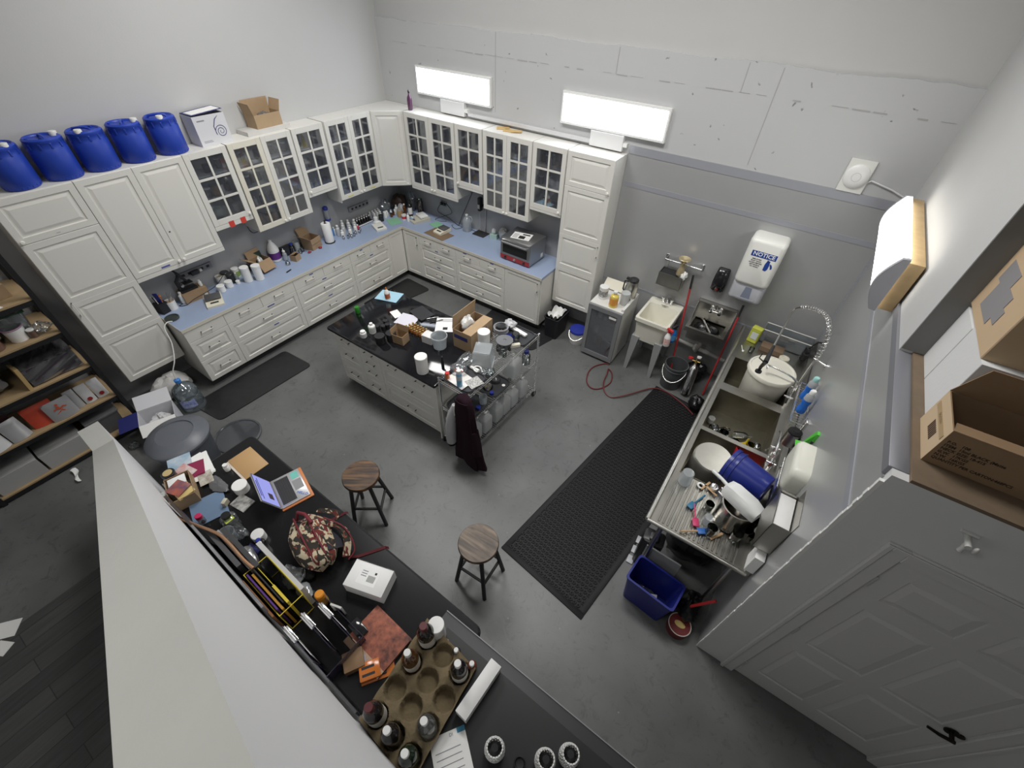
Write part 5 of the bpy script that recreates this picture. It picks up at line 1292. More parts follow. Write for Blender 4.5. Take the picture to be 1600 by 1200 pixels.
# perforated rubber mat
ma = at(783, 855, z=.012); mb = at(908, 968, z=.012); mc = at(1005, 592, z=.012)
ux = (mb-ma).normalized(); mw = (mb-ma).length; ml = (mc-ma).length
mrz = math.atan2(ux.y, ux.x)
def mat_perf():
    mm = bpy.data.materials.new('perforated_black_rubber'); mm.use_nodes = True; nt = mm.node_tree; b = nt.nodes['Principled BSDF']; b.inputs['Roughness'].default_value = .6; b.inputs['Specular IOR Level'].default_value = .3
    b.inputs['Base Color'].default_value = (.013, .013, .014, 1)
    return mm
PERF = mat_perf()
t = thing('anti_fatigue_mat', 'long black perforated rubber mat lying along the steel sink', 'mat', (ma.x, ma.y, 0), mrz)
g = G(); bw = .055
g.box(0, mw, 0, bw, .0, .012, .004); g.box(0, mw, ml-bw, ml, .0, .012, .004); g.box(0, bw, bw, ml-bw, .0, .012, .004); g.box(mw-bw, mw, bw, ml-bw, .0, .012, .004)
g.build('border', mat('matte_black_rubber', (.014, .014, .015), .65, spec=.3), t)
g = G(); g.box(bw, mw-bw, bw, ml-bw, .0, .004)
nx, ny = 20, 66; px_, py_ = (mw-2*bw)/nx, (ml-2*bw)/ny
for i in range(nx):
    for j in range(ny):
        cx, cy = bw+(i+.5+(.25 if j % 2 else -.25))*px_, bw+(j+.5)*py_
        r0 = min(px_, py_)*.50; v0 = []; v1 = []; v2 = []
        for k in range(6):
            a = k*PI/3; v0.append(g._v((cx+r0*math.cos(a), cy+r0*math.sin(a), .004))); v1.append(g._v((cx+r0*.88*math.cos(a), cy+r0*.88*math.sin(a), .012))); v2.append(g._v((cx+r0*.5*math.cos(a), cy+r0*.5*math.sin(a), .0125)))
        for k in range(6):
            l = (k+1) % 6; g._f([v0[k], v0[l], v1[l], v1[k]]); g._f([v1[k], v1[l], v2[l], v2[k]])
        c_ = g._v((cx, cy, .006))
        for k in range(6): g._f([v2[k], v2[(k+1) % 6], c_])
g.build('ring_field', PERF, t, ang=.5)
def soft_mat(label, pts, th=.012):
    """mat with rounded corners given by its four corners"""
    P = [Vector((p.x, p.y, 0)) for p in pts]; out = []
    for i in range(4):
        a, b, c = P[i-1], P[i], P[(i+1) % 4]; r = .07
        d0 = (a-b).normalized()*r; d1 = (c-b).normalized()*r
        for k in range(6):
            s = k/5; out.append(b+d0*(1-s)**2+d1*s**2)
    g = G(); g.prism([(p.x, p.y) for p in out], .0, th)
    o = g.build('floor_mat', mat('black_marbled_vinyl', (.022, .022, .024), .4, var=.5, vscale=14, var2=(.013, .013, .014)))
    return tag(o, label, 'mat')
E1 = at(344, 657, z=.012); E2 = at(487, 570, z=.012)
soft_mat('black marbled floor mat in front of the near drawer units', [Vector((E1.x, E1.y, 0)), Vector((E2.x, E2.y, 0)), Vector((.70, E2.y-.03, 0)), Vector((.70, E1.y-.06, 0))])
F1 = at(672, 452, z=.012); F2 = at(652, 467, z=.012)
soft_mat('black floor mat in the inner corner behind the island', [Vector((.68, -1.75, 0)), at(640, 466, z=.012), F1, Vector((.68, -.72, 0))])
soft_mat('black floor mat between island and back wall, near the trash bin', [at(745, 505, z=.012), at(830, 548, z=.012), at(880, 520, z=.012), at(775, 478, z=.012)])
# trash can, bucket
t = thing('trash_can', 'black rectangular trash can with white liner under the tall cabinet', 'trash can', (3.56, -.50, 0), 0)
def tapered_bin(t, hx, hy, H, k, m_, name='body', th=.008):
    g = G()
    def ring(hx_, hy_, z, rr=.03):
        out = []
        for cx, cy, a0 in ((hx_-rr, hy_-rr, 0), (-hx_+rr, hy_-rr, PI/2), (-hx_+rr, -hy_+rr, PI), (hx_-rr, -hy_+rr, 1.5*PI)):
            for q in range(5): a = a0+q*PI/8; out.append(g._v((cx+rr*math.cos(a), cy+rr*math.sin(a), z)))
        return out
    L = [ring(hx*k, hy*k, 0), ring(hx, hy, H-.012), ring(hx+.008, hy+.008, H-.010), ring(hx+.008, hy+.008, H), ring(hx-th, hy-th, H), ring(hx*k-th, hy*k-th, .01)]
    n = len(L[0]); g._f(L[0][::-1]); g._f(L[-1])
    for a, b in zip(L, L[1:]):
        for i in range(n): g._f([a[i], a[(i+1) % n], b[(i+1) % n], b[i]])
    return g.build(name, m_, t, ang=.6)
tapered_bin(t, .115, .19, .36, .86, mat('black_bin_plastic', (.012, .012, .016), .45))
g = G(); g.sheet(lambda u, v: (-.085+.17*u, -.15+.30*v, .30+.07*abs(math.sin(7*u+2))*abs(math.sin(5*v+1))+(.05 if min(u, v, 1-u, 1-v) < .1 else -.02)), 10, 14, .003); g.build('liner', PAPER, t, ang=1)
t = thing('pail', 'white pail with dark blue lid beside the glass-door fridge', 'bucket', (3.93, -.50, 0))
g = G(); g.lathe([(.10, 0), (.102, .004), (.118, .22)], n=26); g.build('body', WHITEPL, t)
g = G(); g.lathe([(.124, .20), (.126, .225), (.12, .235), (0, .236)], n=26); g.build('lid', BLUEPL, t)
g = G(); g.tube([(.118*math.cos(a), -.02-.12*abs(math.sin(a))*1.0, .2-.09*math.sin(a)) for a in [PI*k/14 for k in range(15)]], .003, 6); g.build('bail_handle', STEELBAR, t)
# ------------------------------------------------------------------ sink corner: fridge, tubs, dispensers
t = thing('glass_door_fridge', 'small white glass-door fridge standing by the tall cabinet', 'fridge', (4.10, -.70, 0))
W_, D_, H_ = .47, .54, .865
WFR = mat('white_fridge_shell', (.70, .70, .67), .4)
g = G(); q = .03
g.box(0, q, .03, D_, .04, H_); g.box(W_-q, W_, .03, D_, .04, H_); g.box(q, W_-q, .03, D_, .04, .12); g.box(q, W_-q, .03, D_, H_-.05, H_); g.box(q, W_-q, D_-.03, D_, .12, H_-.05)
g.build('cabinet', WFR, t)
GF = mat('grey_door_frame', (.26, .265, .275), .4, metal=.3)
g = G(); g.box(0, .05, 0, .028, .04, H_-.012); g.box(W_-.05, W_, 0, .028, .04, H_-.012); g.box(.05, W_-.05, 0, .028, .04, .11); g.box(.05, W_-.05, 0, .028, H_-.075, H_-.012)
o = g.build('door', GF, t); G().box(.045, W_-.045, .010, .014, .105, H_-.07).build('pane', GLASS, o)
G().box(W_-.16, W_-.06, -.003, 0, H_-.125, H_-.095).build('latch', WHITEPL, o)
for z in (.32, .58):
    g = G()
    for k in range(12): g.rod((.04, .06+.035*k, z), (W_-.04, .06+.035*k, z), .002, 5)
    g.rod((.04, .06, z), (W_-.04, .06, z), .004, 6); g.build('wire_shelf', STEELBAR, t)
g = G(); g.box(.0, .04, D_-.16, D_, H_, H_+.0); g.box(W_-.035, W_, .05, D_, H_, H_+.035); g.build('side_rim', WFR, t)
for x, y, z, k in ((.12, .20, .123, 0), (.20, .14, .123, 1), (.13, .18, .585, 0), (.22, .16, .585, 2), (.33, .15, .585, 1), (.12, .16, .325, 0)):
    p = Vector((4.10+x, -.70+y, z+.003))
    if k == 0: white_jar('white lidded tub inside the glass-door fridge', p, .035, .10, 'white tubs in the fridge')
    elif k == 1: closed_box('box', 'white and red carton inside the glass-door fridge, %s' % ('top shelf' if z > .5 else 'at the bottom'), p, 0, .07, .06, .16, mat('white_red_carton', (.7, .7, .68), .5, var=.6, vscale=9, var2=(.5, .06, .05)))
    else: white_jar('round white pot on the upper shelf of the glass-door fridge', p, .03, .06)
crumpled('dark_bundle', 'dark bundle at the bottom right inside the glass-door fridge', 'bundle', (4.40, -.52, .123), .07, mat('dark_bag', (.03, .035, .06), .4), 51, (1, 1, .8))
FT = H_+.001
def fr(u, v): return at(u, v, z=FT)
A8 = lambda a, b: fr(900+a*160/1011, 410+b*160/1011)
white_jar('white jar with black and white label on the fridge top, left', A8(262, 345), .062, .17, lab=mat('bw_label', (.7, .7, .7), .5, var=.8, vscale=30, var2=(.05, .05, .05)))
t = bottle('jug of yellow liquid with orange label on the fridge front edge', A8(362, 430), .055, .22, mat('yellow_liquid', (.70, .55, .12), .15), WHITEPL, .022, lab=mat('orange_label', (.75, .33, .06), .5), name='detergent_jug', cat='jug')
white_jar('white wide-lid jar on the fridge top between yellow jug and thermos', A8(470, 408), .060, .17, body=MILKY)
p = A8(555, 375); p.x = min(p.x, 4.5)
t = vessel('thermos', 'tall steel vacuum flask with black lid on the fridge top', 'flask', p, [('body', ((.066, 0), (.068, .01), (.068, .24), (.06, .27)), STEELBAR), ('lid', ((.060, .268), (.063, .275), (.063, .30), (.05, .31), (0, .31)), BLACKPL)], n=26)
g = G(); g.tube([(-.065, .0, .25), (-.115, .0, .24), (-.12, .0, .12), (-.067, .0, .07)], .010, 8); g.build('handle', BLACKPL, t)
G().box(-.10, -.05, -.02, .02, .275, .30, .004).build('pouring_lever', BLACKPL, t)
t = thing('tray', 'cream rectangular plastic tray leaning at the back of the fridge top', 'tray', (4.20, -.235, FT), 0)
g = G(); g.slab([(-.12, -.02, .012), (.16, -.02, .012), (.16, .10, .10), (-.12, .10, .10)], -.012); g.build('body', CREAMPL, t)

# laundry tub
TUBM = mat('cream_tub_plastic', (.78, .76, .66), .35)
t = thing('laundry_tub', 'freestanding cream laundry tub on grey legs against the back wall', 'sink', (4.935, -.315, 0))
hx, hy, zt = .222, .30, .85
g = G()
def rr(hx_, hy_, z, r, cx=0, cy=0):
    out = []
    for sx, sy, a0 in ((1, 1, 0), (-1, 1, PI/2), (-1, -1, PI), (1, -1, 1.5*PI)):
        for k in range(5):
            a = a0+k*PI/8; out.append(g._v((cx+sx*(hx_-r)+r*math.cos(a), cy+sy*(hy_-r)+r*math.sin(a), z)))
    return out
L = [rr(hx*.82, hy*.82, .50, .04), rr(hx*.93, hy*.93, zt-.05, .04), rr(hx, hy, zt-.048, .03), rr(hx, hy, zt, .03), rr(hx*.985, hy*.985, zt+.006, .03), rr(hx*.86, hy*.70, zt, .04, 0, -.055), rr(hx*.66, hy*.52, .56, .05, 0, -.055)]
n = len(L[0]); g._f(L[0][::-1]); g._f(L[-1])
for a, b in zip(L, L[1:]):
    for i in range(n): g._f([a[i], a[(i+1) % n], b[(i+1) % n], b[i]])
g.build('basin', TUBM, t, ang=.6)
for sx in (-1, 1):
    for sy in (-1, 1):
        g = G(); x0 = sx*.155; y0 = sy*.22
        a = [g._v((x0+dx*.05, y0+dy*.05, .55)) for dx, dy in ((-1, -1), (1, -1), (1, 1), (-1, 1))]; b = [g._v((x0+sx*.02+dx*.022, y0+sy*.05+dy*.022, 0)) for dx, dy in ((-1, -1), (1, -1), (1, 1), (-1, 1))]
        g._f(a); g._f(b[::-1])
        for i in range(4): g._f([a[i], b[i], b[(i+1) % 4], a[(i+1) % 4]])
        g.build('leg', mat('grey_tub_leg', (.30, .31, .31), .5), t, ang=.3)
def two_handle_faucet(t, c, s=1.0, spout=.12):
    g = G(); x, y, z = c
    g.box(x-.075*s, x+.075*s, y-.02*s, y+.02*s, z, z+.022*s, .008*s)
    for k in (-1, 1):
        g.lathe([(.017*s, 0), (.015*s, .03*s), (.02*s, .04*s), (.02*s, .055*s), (0, .06*s)], c=(x+k*.055*s, y, z+.02*s), n=12)
        g.rod((x+k*.055*s, y, z+.065*s), (x+k*.085*s, y-.01*s, z+.07*s), .006*s, 8)
    g.tube([(x, y, z+.02*s), (x, y-.01, z+.08*s), (x, y-spout*.5, z+.11*s), (x, y-spout, z+.07*s)], .010*s, 10)
    return g.build('faucet', CHROME, t)
two_handle_faucet(t, (0, .235, zt+.006))
for k in range(2): G().box(-.05+.02*k, .05-.02*k, .165-.022*k, .172-.022*k, zt+.0062, zt+.0068).build('moulded_lettering', GREYPL, t)
SOAPY = mat('blue_cleaner', (.02, .18, .55), .2)
p = Vector((5.185, -.60, .42))
def trigger_bottle(label, loc, rz, body, trig, lab):
    t = vessel('spray_bottle', label, 'spray bottle', loc, [('body', ((.036, 0), (.040, .008), (.040, .12), (.030, .15), (.014, .185), (.013, .20)), body), ('label_band', ((.0406, .03), (.0406, .11)), lab, True)], rz=rz)
    g = G(); g.rod((0, 0, .19), (0, 0, .225), .017, 10); g.box(-.065, .03, -.014, .014, .215, .245, .005); g.tube([(-.045, 0, .22), (-.052, 0, .195), (-.045, 0, .17)], .005, 6); g.build('trigger_head', trig, t)
    return t
# hanging on the rim of the tub
t1 = trigger_bottle('white spray bottle with red trigger and label hanging on the tub corner', (5.195, -.655, .64), 2.6, WHITEPL, REDPL, mat('red_white_label', (.65, .10, .08), .5, var=.3, vscale=30, var2=(.8, .8, .78)))
t1.rotation_euler = (0, .1, 2.6)
trigger_bottle('blue spray bottle behind the red-triggered one beside the tub', (5.215, -.50, .62), 1.2, SOAPY, BLACKPL, mat('blue_white_label', (.1, .35, .7), .5))
g = G(); g.rod((5.20, -.56, .835), (5.20, -.44, .835), .005, 6); g.box(5.160, 5.2, -.57, -.55, .83, .84); 
tag(g.build('bottle_hook', STEELBAR), 'steel hook bar on the tub rim carrying the spray bottles', 'hook')
# hand sink
t = thing('hand_sink', 'small stainless hand sink with high splash on the back wall', 'sink', (5.535, 0, 0))
g = G(); x = .235; y0_ = -.425
g.box(-x, x, -.015, -.008, .80, 1.05); g.box(-x, x, -.075, -.008, 1.045, 1.05)
zt = .852
g.box(-x, -x+.045, y0_, -.012, zt-.03, zt); g.box(x-.045, x, y0_, -.012, zt-.03, zt); g.box(-x+.045, x-.045, y0_, y0_+.04, zt-.05, zt); g.box(-x+.045, x-.045, -.125, -.012, zt-.03, zt)
g.box(-x, x, y0_-.002, y0_, zt-.055, zt+.004)
bx0, bx1, by0, by1 = -x+.045, x-.045, y0_+.04, -.125
g.box(bx0-.003, bx0, by0, by1, .68, zt-.01); g.box(bx1, bx1+.003, by0, by1, .68, zt-.01); g.box(bx0, bx1, by0-.003, by0, .68, zt-.01); g.box(bx0, bx1, by1, by1+.003, .68, zt-.01); g.box(bx0, bx1, by0, by1, .675, .68)
g.build('basin', STEEL, t)
for s in (-1, 1): g = G(); g.slab([(s*x, -.012, 1.05), (s*x, -.012, zt), (s*x, -.16, zt), (s*x, -.05, 1.05)], .004); g.build('side_splash', STEEL, t)
g = G(); g.M = Matrix.Translation((0, -.015, .955)) @ Matrix.Rotation(PI/2, 4, 'X')
g.box(-.075, .075, -.018, .018, 0, .02, .006)
for k in (-1, 1): g.lathe([(.018, 0), (.016, .03), (.022, .038), (.022, .05), (0, .055)], c=(k*.055, 0, .02), n=10)
g.M = None; g.tube([(0, -.035, .955), (0, -.06, 1.03), (0, -.10, 1.07), (0, -.16, 1.05)], .009, 8); g.build('faucet', CHROME, t)
g = G(); g.rod((0, -.26, .68), (0, -.26, .55), .022, 10); g.tube([(0, -.26, .56), (-.02, -.22, .42), (-.06, -.10, .36), (-.06, -.012, .36)], .024, 10); g.build('drain_pipe', mat('white_pvc', (.62, .61, .57), .4), t)
for k, (xx, w_) in enumerate(((-.17, .07), (.0, .09))): G().box(xx-w_/2, xx+w_/2, -.0165, -.0150, 1.005, 1.03).build('sticker', PAPER if k else mat('dark_sticker', (.3, .3, .3), .5, var=.5, vscale=60), t)
crumpled('black_hose_pile', 'black hose and cloth heap filling the stainless hand sink', 'hose', (5.53, -.265, .682), .11, mat('black_rubber_shiny', (.012, .012, .013), .3), 61, (1.35, .9, .85), .3)
g = G(); g.rod((5.44, -.20, .90), (5.60, -.37, .845), .012, 8); g.rod((5.43, -.19, .90), (5.46, -.22, .905), .02, 8)
tag(g.build('metal_tube', STEELBAR), 'bright metal tube lying across the stainless hand sink', 'tube')
# soap and towel dispensers
t = thing('soap_dispenser', 'black wall soap dispenser between basket and towel dispenser', 'dispenser', (5.445, -.007, 1.22))
g = G()
L = []
for z, hx_, d in ((0, .055, .055), (.03, .075, .085), (.12, .078, .105), (.22, .074, .10), (.29, .066, .07), (.30, .05, .05)):
    L.append([g._v(p) for p in ((-hx_, 0, z), (-hx_, -d*.7, z), (-hx_*.65, -d, z), (hx_*.65, -d, z), (hx_, -d*.7, z), (hx_, 0, z))])
g._f(L[0][::-1]); g._f(L[-1])
for a, b in zip(L, L[1:]):
    for i in range(6): g._f([a[i], a[(i+1) % 6], b[(i+1) % 6], b[i]])
g.build('body', mat('glossy_black_plastic', (.015, .015, .017), .15), t, ang=.9)
g = G(); g.ball((0, -.082, .055), .022, 12, 8, (1, .6, 1.4)); g.build('red_window', mat('dark_red_window', (.20, .03, .02), .3), t)
t = thing('towel_dispenser', 'large white paper towel dispenser with blue NOTICE sticker, back wall', 'dispenser', (5.775, -.007, 1.275))
def puffy(g, x0, x1, z0, z1, d, r=.05, n=5):
    L = []
    for ins, y in ((0, 0), (0, -d*.72), (.008, -d*.86), (.022, -d*.96), (.045, -d)):
        ring = []
        rr_ = max(r-ins*.5, .01)
        for sx, sz, a0 in ((1, 1, 0), (-1, 1, PI/2), (-1, -1, PI), (1, -1, 1.5*PI)):
            cx = (x1-ins-rr_) if sx > 0 else (x0+ins+rr_); cz = (z1-ins-rr_) if sz > 0 else (z0+ins+rr_)
            for k in range(n): a = a0+k*PI/2/(n-1); ring.append(g._v((cx+rr_*math.cos(a), y, cz+rr_*math.sin(a))))
        L.append(ring)
    m_ = len(L[0]); g._f(L[0]); g._f(L[-1])
    for a, b in zip(L, L[1:]):
        for i in range(m_): g._f([a[i], a[(i+1) % m_], b[(i+1) % m_], b[i]])
    return g
puffy(G(), -.19, .175, .22, .765, .235).build('cover', mat('white_dispenser_plastic', (.80, .80, .76), .35), t, ang=1.0)
g = puffy(G(), -.185, .17, 0, .245, .205, .04); g.build('lower_body', mat('grey_translucent_plastic', (.48, .49, .53), .3), t, ang=1.0)
G().slab([(-.05, -.2065, .06), (.05, -.2065, .06), (.035, -.2065, .20), (-.035, -.2065, .20)], .001).build('smoked_window', mat('blue_grey_window', (.22, .25, .33), .3), t)
G().box(-.12, .10, -.2090, -.2060, .045, .062, .001).build('tear_bar', mat('grey_tear_bar', (.40, .41, .45), .4), t)
yf = -.2352
SIGNB = mat('notice_blue', (.02, .06, .30), .45)
G().box(-.127, .127, yf-.0012, yf, .574, .636).build('notice_strip', SIGNB, t)
lettering('NOTICE', .060, mat('notice_white', (.85, .85, .85), .5), t, (0, yf-.0014, .606), (1, 0, 0), (0, 0, 1), True)
for k, s in enumerate(('EMPLOYEES', 'MUST WASH', 'HANDS BEFORE', 'RETURNING', 'TO WORK')):
    lettering(s, .0185, INK, t, (-.052, yf-.0004, .548-.0215*k), (1, 0, 0), (0, 0, 1), True)
g = G()       # blue pictogram of hands being washed
g.M = Matrix.Translation((.078, yf-.001, .505)) @ Matrix.Rotation(PI/2, 4, 'X')
g.prism([(-.035, -.055), (-.005, -.060), (.008, -.035), (.010, .012), (.004, .045), (-.012, .055), (-.028, .045), (-.036, .01)], 0, .0008)
g.prism([(.012, .030), (.030, .022), (.042, .0), (.044, -.02), (.030, -.03), (.026, -.012), (.014, .012)], 0, .0009)
for k in range(3): g.prism([(-.026+.011*k, .045), (-.017+.011*k, .045), (-.017+.011*k, .064-.004*k), (-.026+.011*k, .064-.004*k)], 0, .0008)
g.build('hand_pictogram', SIGNB, t)
# rail with trumpet-shaped brass funnel and basket
t = thing('towel_rail', 'chrome wall rail above the laundry tub', 'rail', (4.975, -.007, 1.44))
g = G(); g.rod((-.23, -.07, 0), (.23, -.07, 0), .008, 10)
for s in (-1, 1): g.rod((s*.225, -.07, 0), (s*.225, 0, 0), .009, 8); g.box(s*.225-.018, s*.225+.018, -.008, 0, -.04, .04, .003)
g.build('bar', CHROME, t)
vessel('brass_vase', 'pale brass trumpet-shaped vessel hanging by the wall rail', 'vessel', (4.99, -.15, 1.33), [('body', ((.035, 0), (.05, .01), (.048, .05), (.03, .10), (.026, .16), (.05, .20), (.075, .215), (.07, .222), (.03, .21), (0, .2)), mat('pale_brass', (.55, .46, .28), .35, metal=.6))], n=26)
t = thing('wire_basket', 'steel basket with black liner hanging under the wall rail', 'basket', (4.90, -.12, 1.15))
g = G(); hx, hy = .15, .085
g.box(-hx, hx, -hy, -hy+.004, 0, .17); g.box(-hx, hx, hy-.004, hy, 0, .17); g.box(-hx, -hx+.004, -hy, hy, 0, .17); g.box(hx-.004, hx, -hy, hy, 0, .17); g.box(-hx, hx, -hy, hy, 0, .004)
g.build('body', STEEL, t)
G().box(-hx+.006, hx-.006, -hy+.006, hy-.006, .10, .155).build('black_liner', BLACKMAT, t)
for k in (-.1, .1): g = G(); g.rod((k, hy-.005, .17), (k, .05, .29), .003, 6); g.build('hanger', CHROME, t)
crumpled('rag', 'white crumpled rag hanging out of the steel basket', 'rag', (5.03, -.155, 1.26), .055, PAPER, 63, (.9, .8, 1.1), .4)
# buckets, mop handles, gas cylinder
t = thing('pail', 'dark grey pail with wire handle under the hand sink', 'bucket', (5.395, -.56, 0))
g = G(); g.lathe([(.122, 0), (.126, .005), (.140, .30), (.148, .302), (.148, .318), (.142, .32), (.143, .345), (.150, .347), (.150, .37), (.140, .37), (.120, .008), (0, .008)], n=32); g.build('body', mat('dark_grey_bucket', (.09, .095, .10), .45), t)
g = G(); g.tube([(.15*math.cos(a), -.02-.155*abs(math.sin(a)), .31-.13*math.sin(a)) for a in [PI*k/18 for k in range(19)]], .003, 6); g.build('bail_handle', STEELBAR, t)
g = G(); g.rod((-.035, -.176, .182), (.035, -.176, .182), .008, 8); g.build('grip', WHITEPL, t)
REDH = mat('red_painted_handle', (.36, .03, .03), .4)
def mop(label, p0, p1):
    d = (p1-p0); t = thing('mop_handle', label, 'mop', p0)
    g = G(); g.rod((0, 0, 0), d*.88, .0125, 10); g.build('shaft', REDH, t)
    g = G(); g.rod(d*.88, d, .0135, 10); g.build('grip', BLACKPL, t)
    return t
mop('red mop handle standing in the dark grey pail', Vector((5.36, -.53, .012)), Vector((5.13, -.045, 1.33)))
mop('red mop handle leaning on the wall left of the steel sink', Vector((5.83, -.50, .01)), Vector((5.80, -.05, 1.16)))
t = thing('gas_cylinder', 'polished gas cylinder with brass valve leaning under the hand sink', 'cylinder', (5.63, -.64, .02), 0, rot=(-.30, -.08, 0))
g = G(); g.lathe([(.045, 0), (.058, .01), (.058, .36), (.045, .40), (.02, .425), (.018, .44)], n=24); g.build('tank', CHROME, t)
g = G(); g.lathe([(.015, .44), (.018, .47), (.012, .50)], n=10); g.rod((-.05, 0, .475), (.05, 0, .475), .010, 8); g.build('valve', mat('brass', (.55, .40, .14), .3, metal=.9), t)
g = G(); g.M = Matrix.Translation((-.075, 0, .49)); g.lathe([(.032, 0), (.032, .02), (0, .022)], n=16); g.build('red_gauge', REDPL, t)
g = G(); g.M = Matrix.Translation((.02, -.01, .53)); g.lathe([(.028, 0), (.028, .02), (0, .022)], n=16); g.build('white_gauge', WHITEPL, t)
crumpled('black_bag', 'black bag heap on the floor between gas cylinder and steel sink', 'bag', (5.62, -.24, .001), .13, mat('black_film', (.008, .008, .009), .3), 64, (.9, 1, 1.0), .3)
crumpled('black_bag', 'black case-like bundle in front of the gas cylinder by the sink leg', 'bag', (5.81, -.80, .001), .10, mat('black_film', (.008, .008, .009), .3), 65, (.9, 1.2, .9), .2)
g = G(); g.rod((5.20, -.035, .36), (5.88, -.035, .30), .026, 12); g.rod((5.60, -.035, .325), (5.66, -.035, .32), .032, 12); g.tube([(5.475, -.035, .36), (5.52, -.035, .345)], .028, 10)
tag(g.build('drain_line', mat('white_pvc', (.62, .61, .57), .4)), 'white drain pipe running along the back wall under the hand sink', 'pipe')
HOSEP = [(4.56, -.70), (4.50, -.72), (4.41, -.86), (4.40, -1.02), (4.47, -1.20), (4.58, -1.27), (4.68, -1.20), (4.735, -1.02), (4.68, -.85), (4.60, -.80), (4.63, -.92), (4.66, -1.08), (4.74, -1.22), (4.86, -1.27), (4.98, -1.17), (5.08, -1.03), (5.20, -.85), (5.30, -.77), (5.44, -.76), (5.56, -.80), (5.72, -.87), (5.84, -.95)]
PHZ = [.011+(.012 if 8 < i < 12 else 0)+(.014 if i > 13 else 0) for i in range(len(HOSEP))]
tag(cable('hose', '', [(x, y, z) for (x, y), z in zip(HOSEP, PHZ)], .0085, mat('dark_red_hose', (.14, .025, .025), .45)), 'dark red hose looping across the floor from the fridge to the steel sink', 'hose')

# ------------------------------------------------------------------ three-bowl steel sink along the right wall
SX0, SX1, SY0, SY1, SZ_ = 5.915, 6.64, -3.245, -.105, .925
sink = thing('three_bowl_sink', 'long stainless three-bowl sink with two drainboards along the right wall', 'sink', (0, 0, 0))
sink.location = (6.28, -1.68, 0); OFF = Vector((-6.28, 1.68, 0))
def sk(g, name, m_, **k):
    o = g.build(name, m_, sink, **k); o.location = OFF; return o
bx0, bx1 = 5.97, 6.565
BOWLS = ((-1.275, -.765), (-2.01, -1.39), (-2.645, -2.055))
g = G(); zt = SZ_
g.box(SX0, bx0, SY0, SY1, zt-.012, zt); g.box(bx1, SX1, SY0, SY1, zt-.012, zt)
for a, b in ((-1.39, -1.275), (-2.055, -2.01)): g.box(bx0, bx1, a, b, zt-.012, zt)
sk(g, 'deck', STEEL)
g = G(); g.tube([(SX0-.004, SY1, zt+.002), (SX0-.004, SY0, zt+.002)], .02, 12); g.tube([(SX0-.004, SY0, zt+.002), (SX1+.02, SY0, zt+.002)], .016, 12); sk(g, 'rolled_rim', mat('bright_steel_rim', (.66, .65, .60), .3, metal=1.0))
for (a, b) in BOWLS:
    g = G(); zb = .625
    for q in ([(bx0, a, zt), (bx0, b, zt), (bx0, b, zb), (bx0, a, zb)], [(bx1, b, zt), (bx1, a, zt), (bx1, a, zb), (bx1, b, zb)], [(bx1, a, zt), (bx0, a, zt), (bx0, a, zb), (bx1, a, zb)], [(bx0, b, zt), (bx1, b, zt), (bx1, b, zb), (bx0, b, zb)], [(bx0, a, zb), (bx1, a, zb), (bx1, b, zb), (bx0, b, zb)]):
        g.slab(q, .003)
    g.lathe([(.04, .002), (.03, .001), (0, .001)], c=((bx0+bx1)/2, (a+b)/2, zb), n=16)
    sk(g, 'bowl', STEELD)
for (a, b) in ((-3.225, -2.645), (-.765, -.105)):
    g = G(); g.box(bx0, bx1, a, b, zt-.02, zt-.008)
    if a < -2:
        n = 17
        for i in range(n):
            x = bx0+.02+(bx1-bx0-.04)*i/(n-1); g.tube([(x, a+.02, zt-.006), (x, b-.03, zt-.010)], .008, 6)
    sk(g, 'drainboard', STEEL)
g = G(); g.box(SX1, 6.676, SY0, SY1, zt-.01, zt+.10); g.slab([(SX1, SY0, zt+.10), (SX1, SY1, zt+.10), (6.676, SY1, zt+.14), (6.676, SY0, zt+.14)], .006); sk(g, 'backsplash', STEEL)
for y in (-3.18, -2.35, -1.33, -.2):
    for x in (6.03, 6.58):
        g = G(); g.rod((x, y, 0), (x, y, zt-.015 if y in (-3.18, -.2) else .62), .02, 12); sk(g, 'leg', STEELBAR)
def wall_faucet(y, far):
    g = G(); x = 6.60; z = zt
    for dy in (-.10, .10):
        g.rod((x, y+dy, z), (x, y+dy, z+.06), .016, 10); g.rod((x-.05, y+dy, z+.07), (x+.03, y+dy, z+.07), .010, 8); g.lathe([(.02, 0), (.014, .03), (0, .035)], c=(x, y+dy, z+.055), n=10)
    g.rod((x, y-.10, z+.035), (x, y+.10, z+.035), .014, 10)
    g.rod((x, y, z+.03), (x, y, z+.085), .014, 10)
    g.tube([(x, y, z+.08), (x-.005, y+far*.25, z+.11), (x-.01, y+far*.75, z+.12), (x-.01, y+far, z+.06)], .011, 10)
    return sk(g, 'faucet', CHROME)
wall_faucet(-2.06, .34)
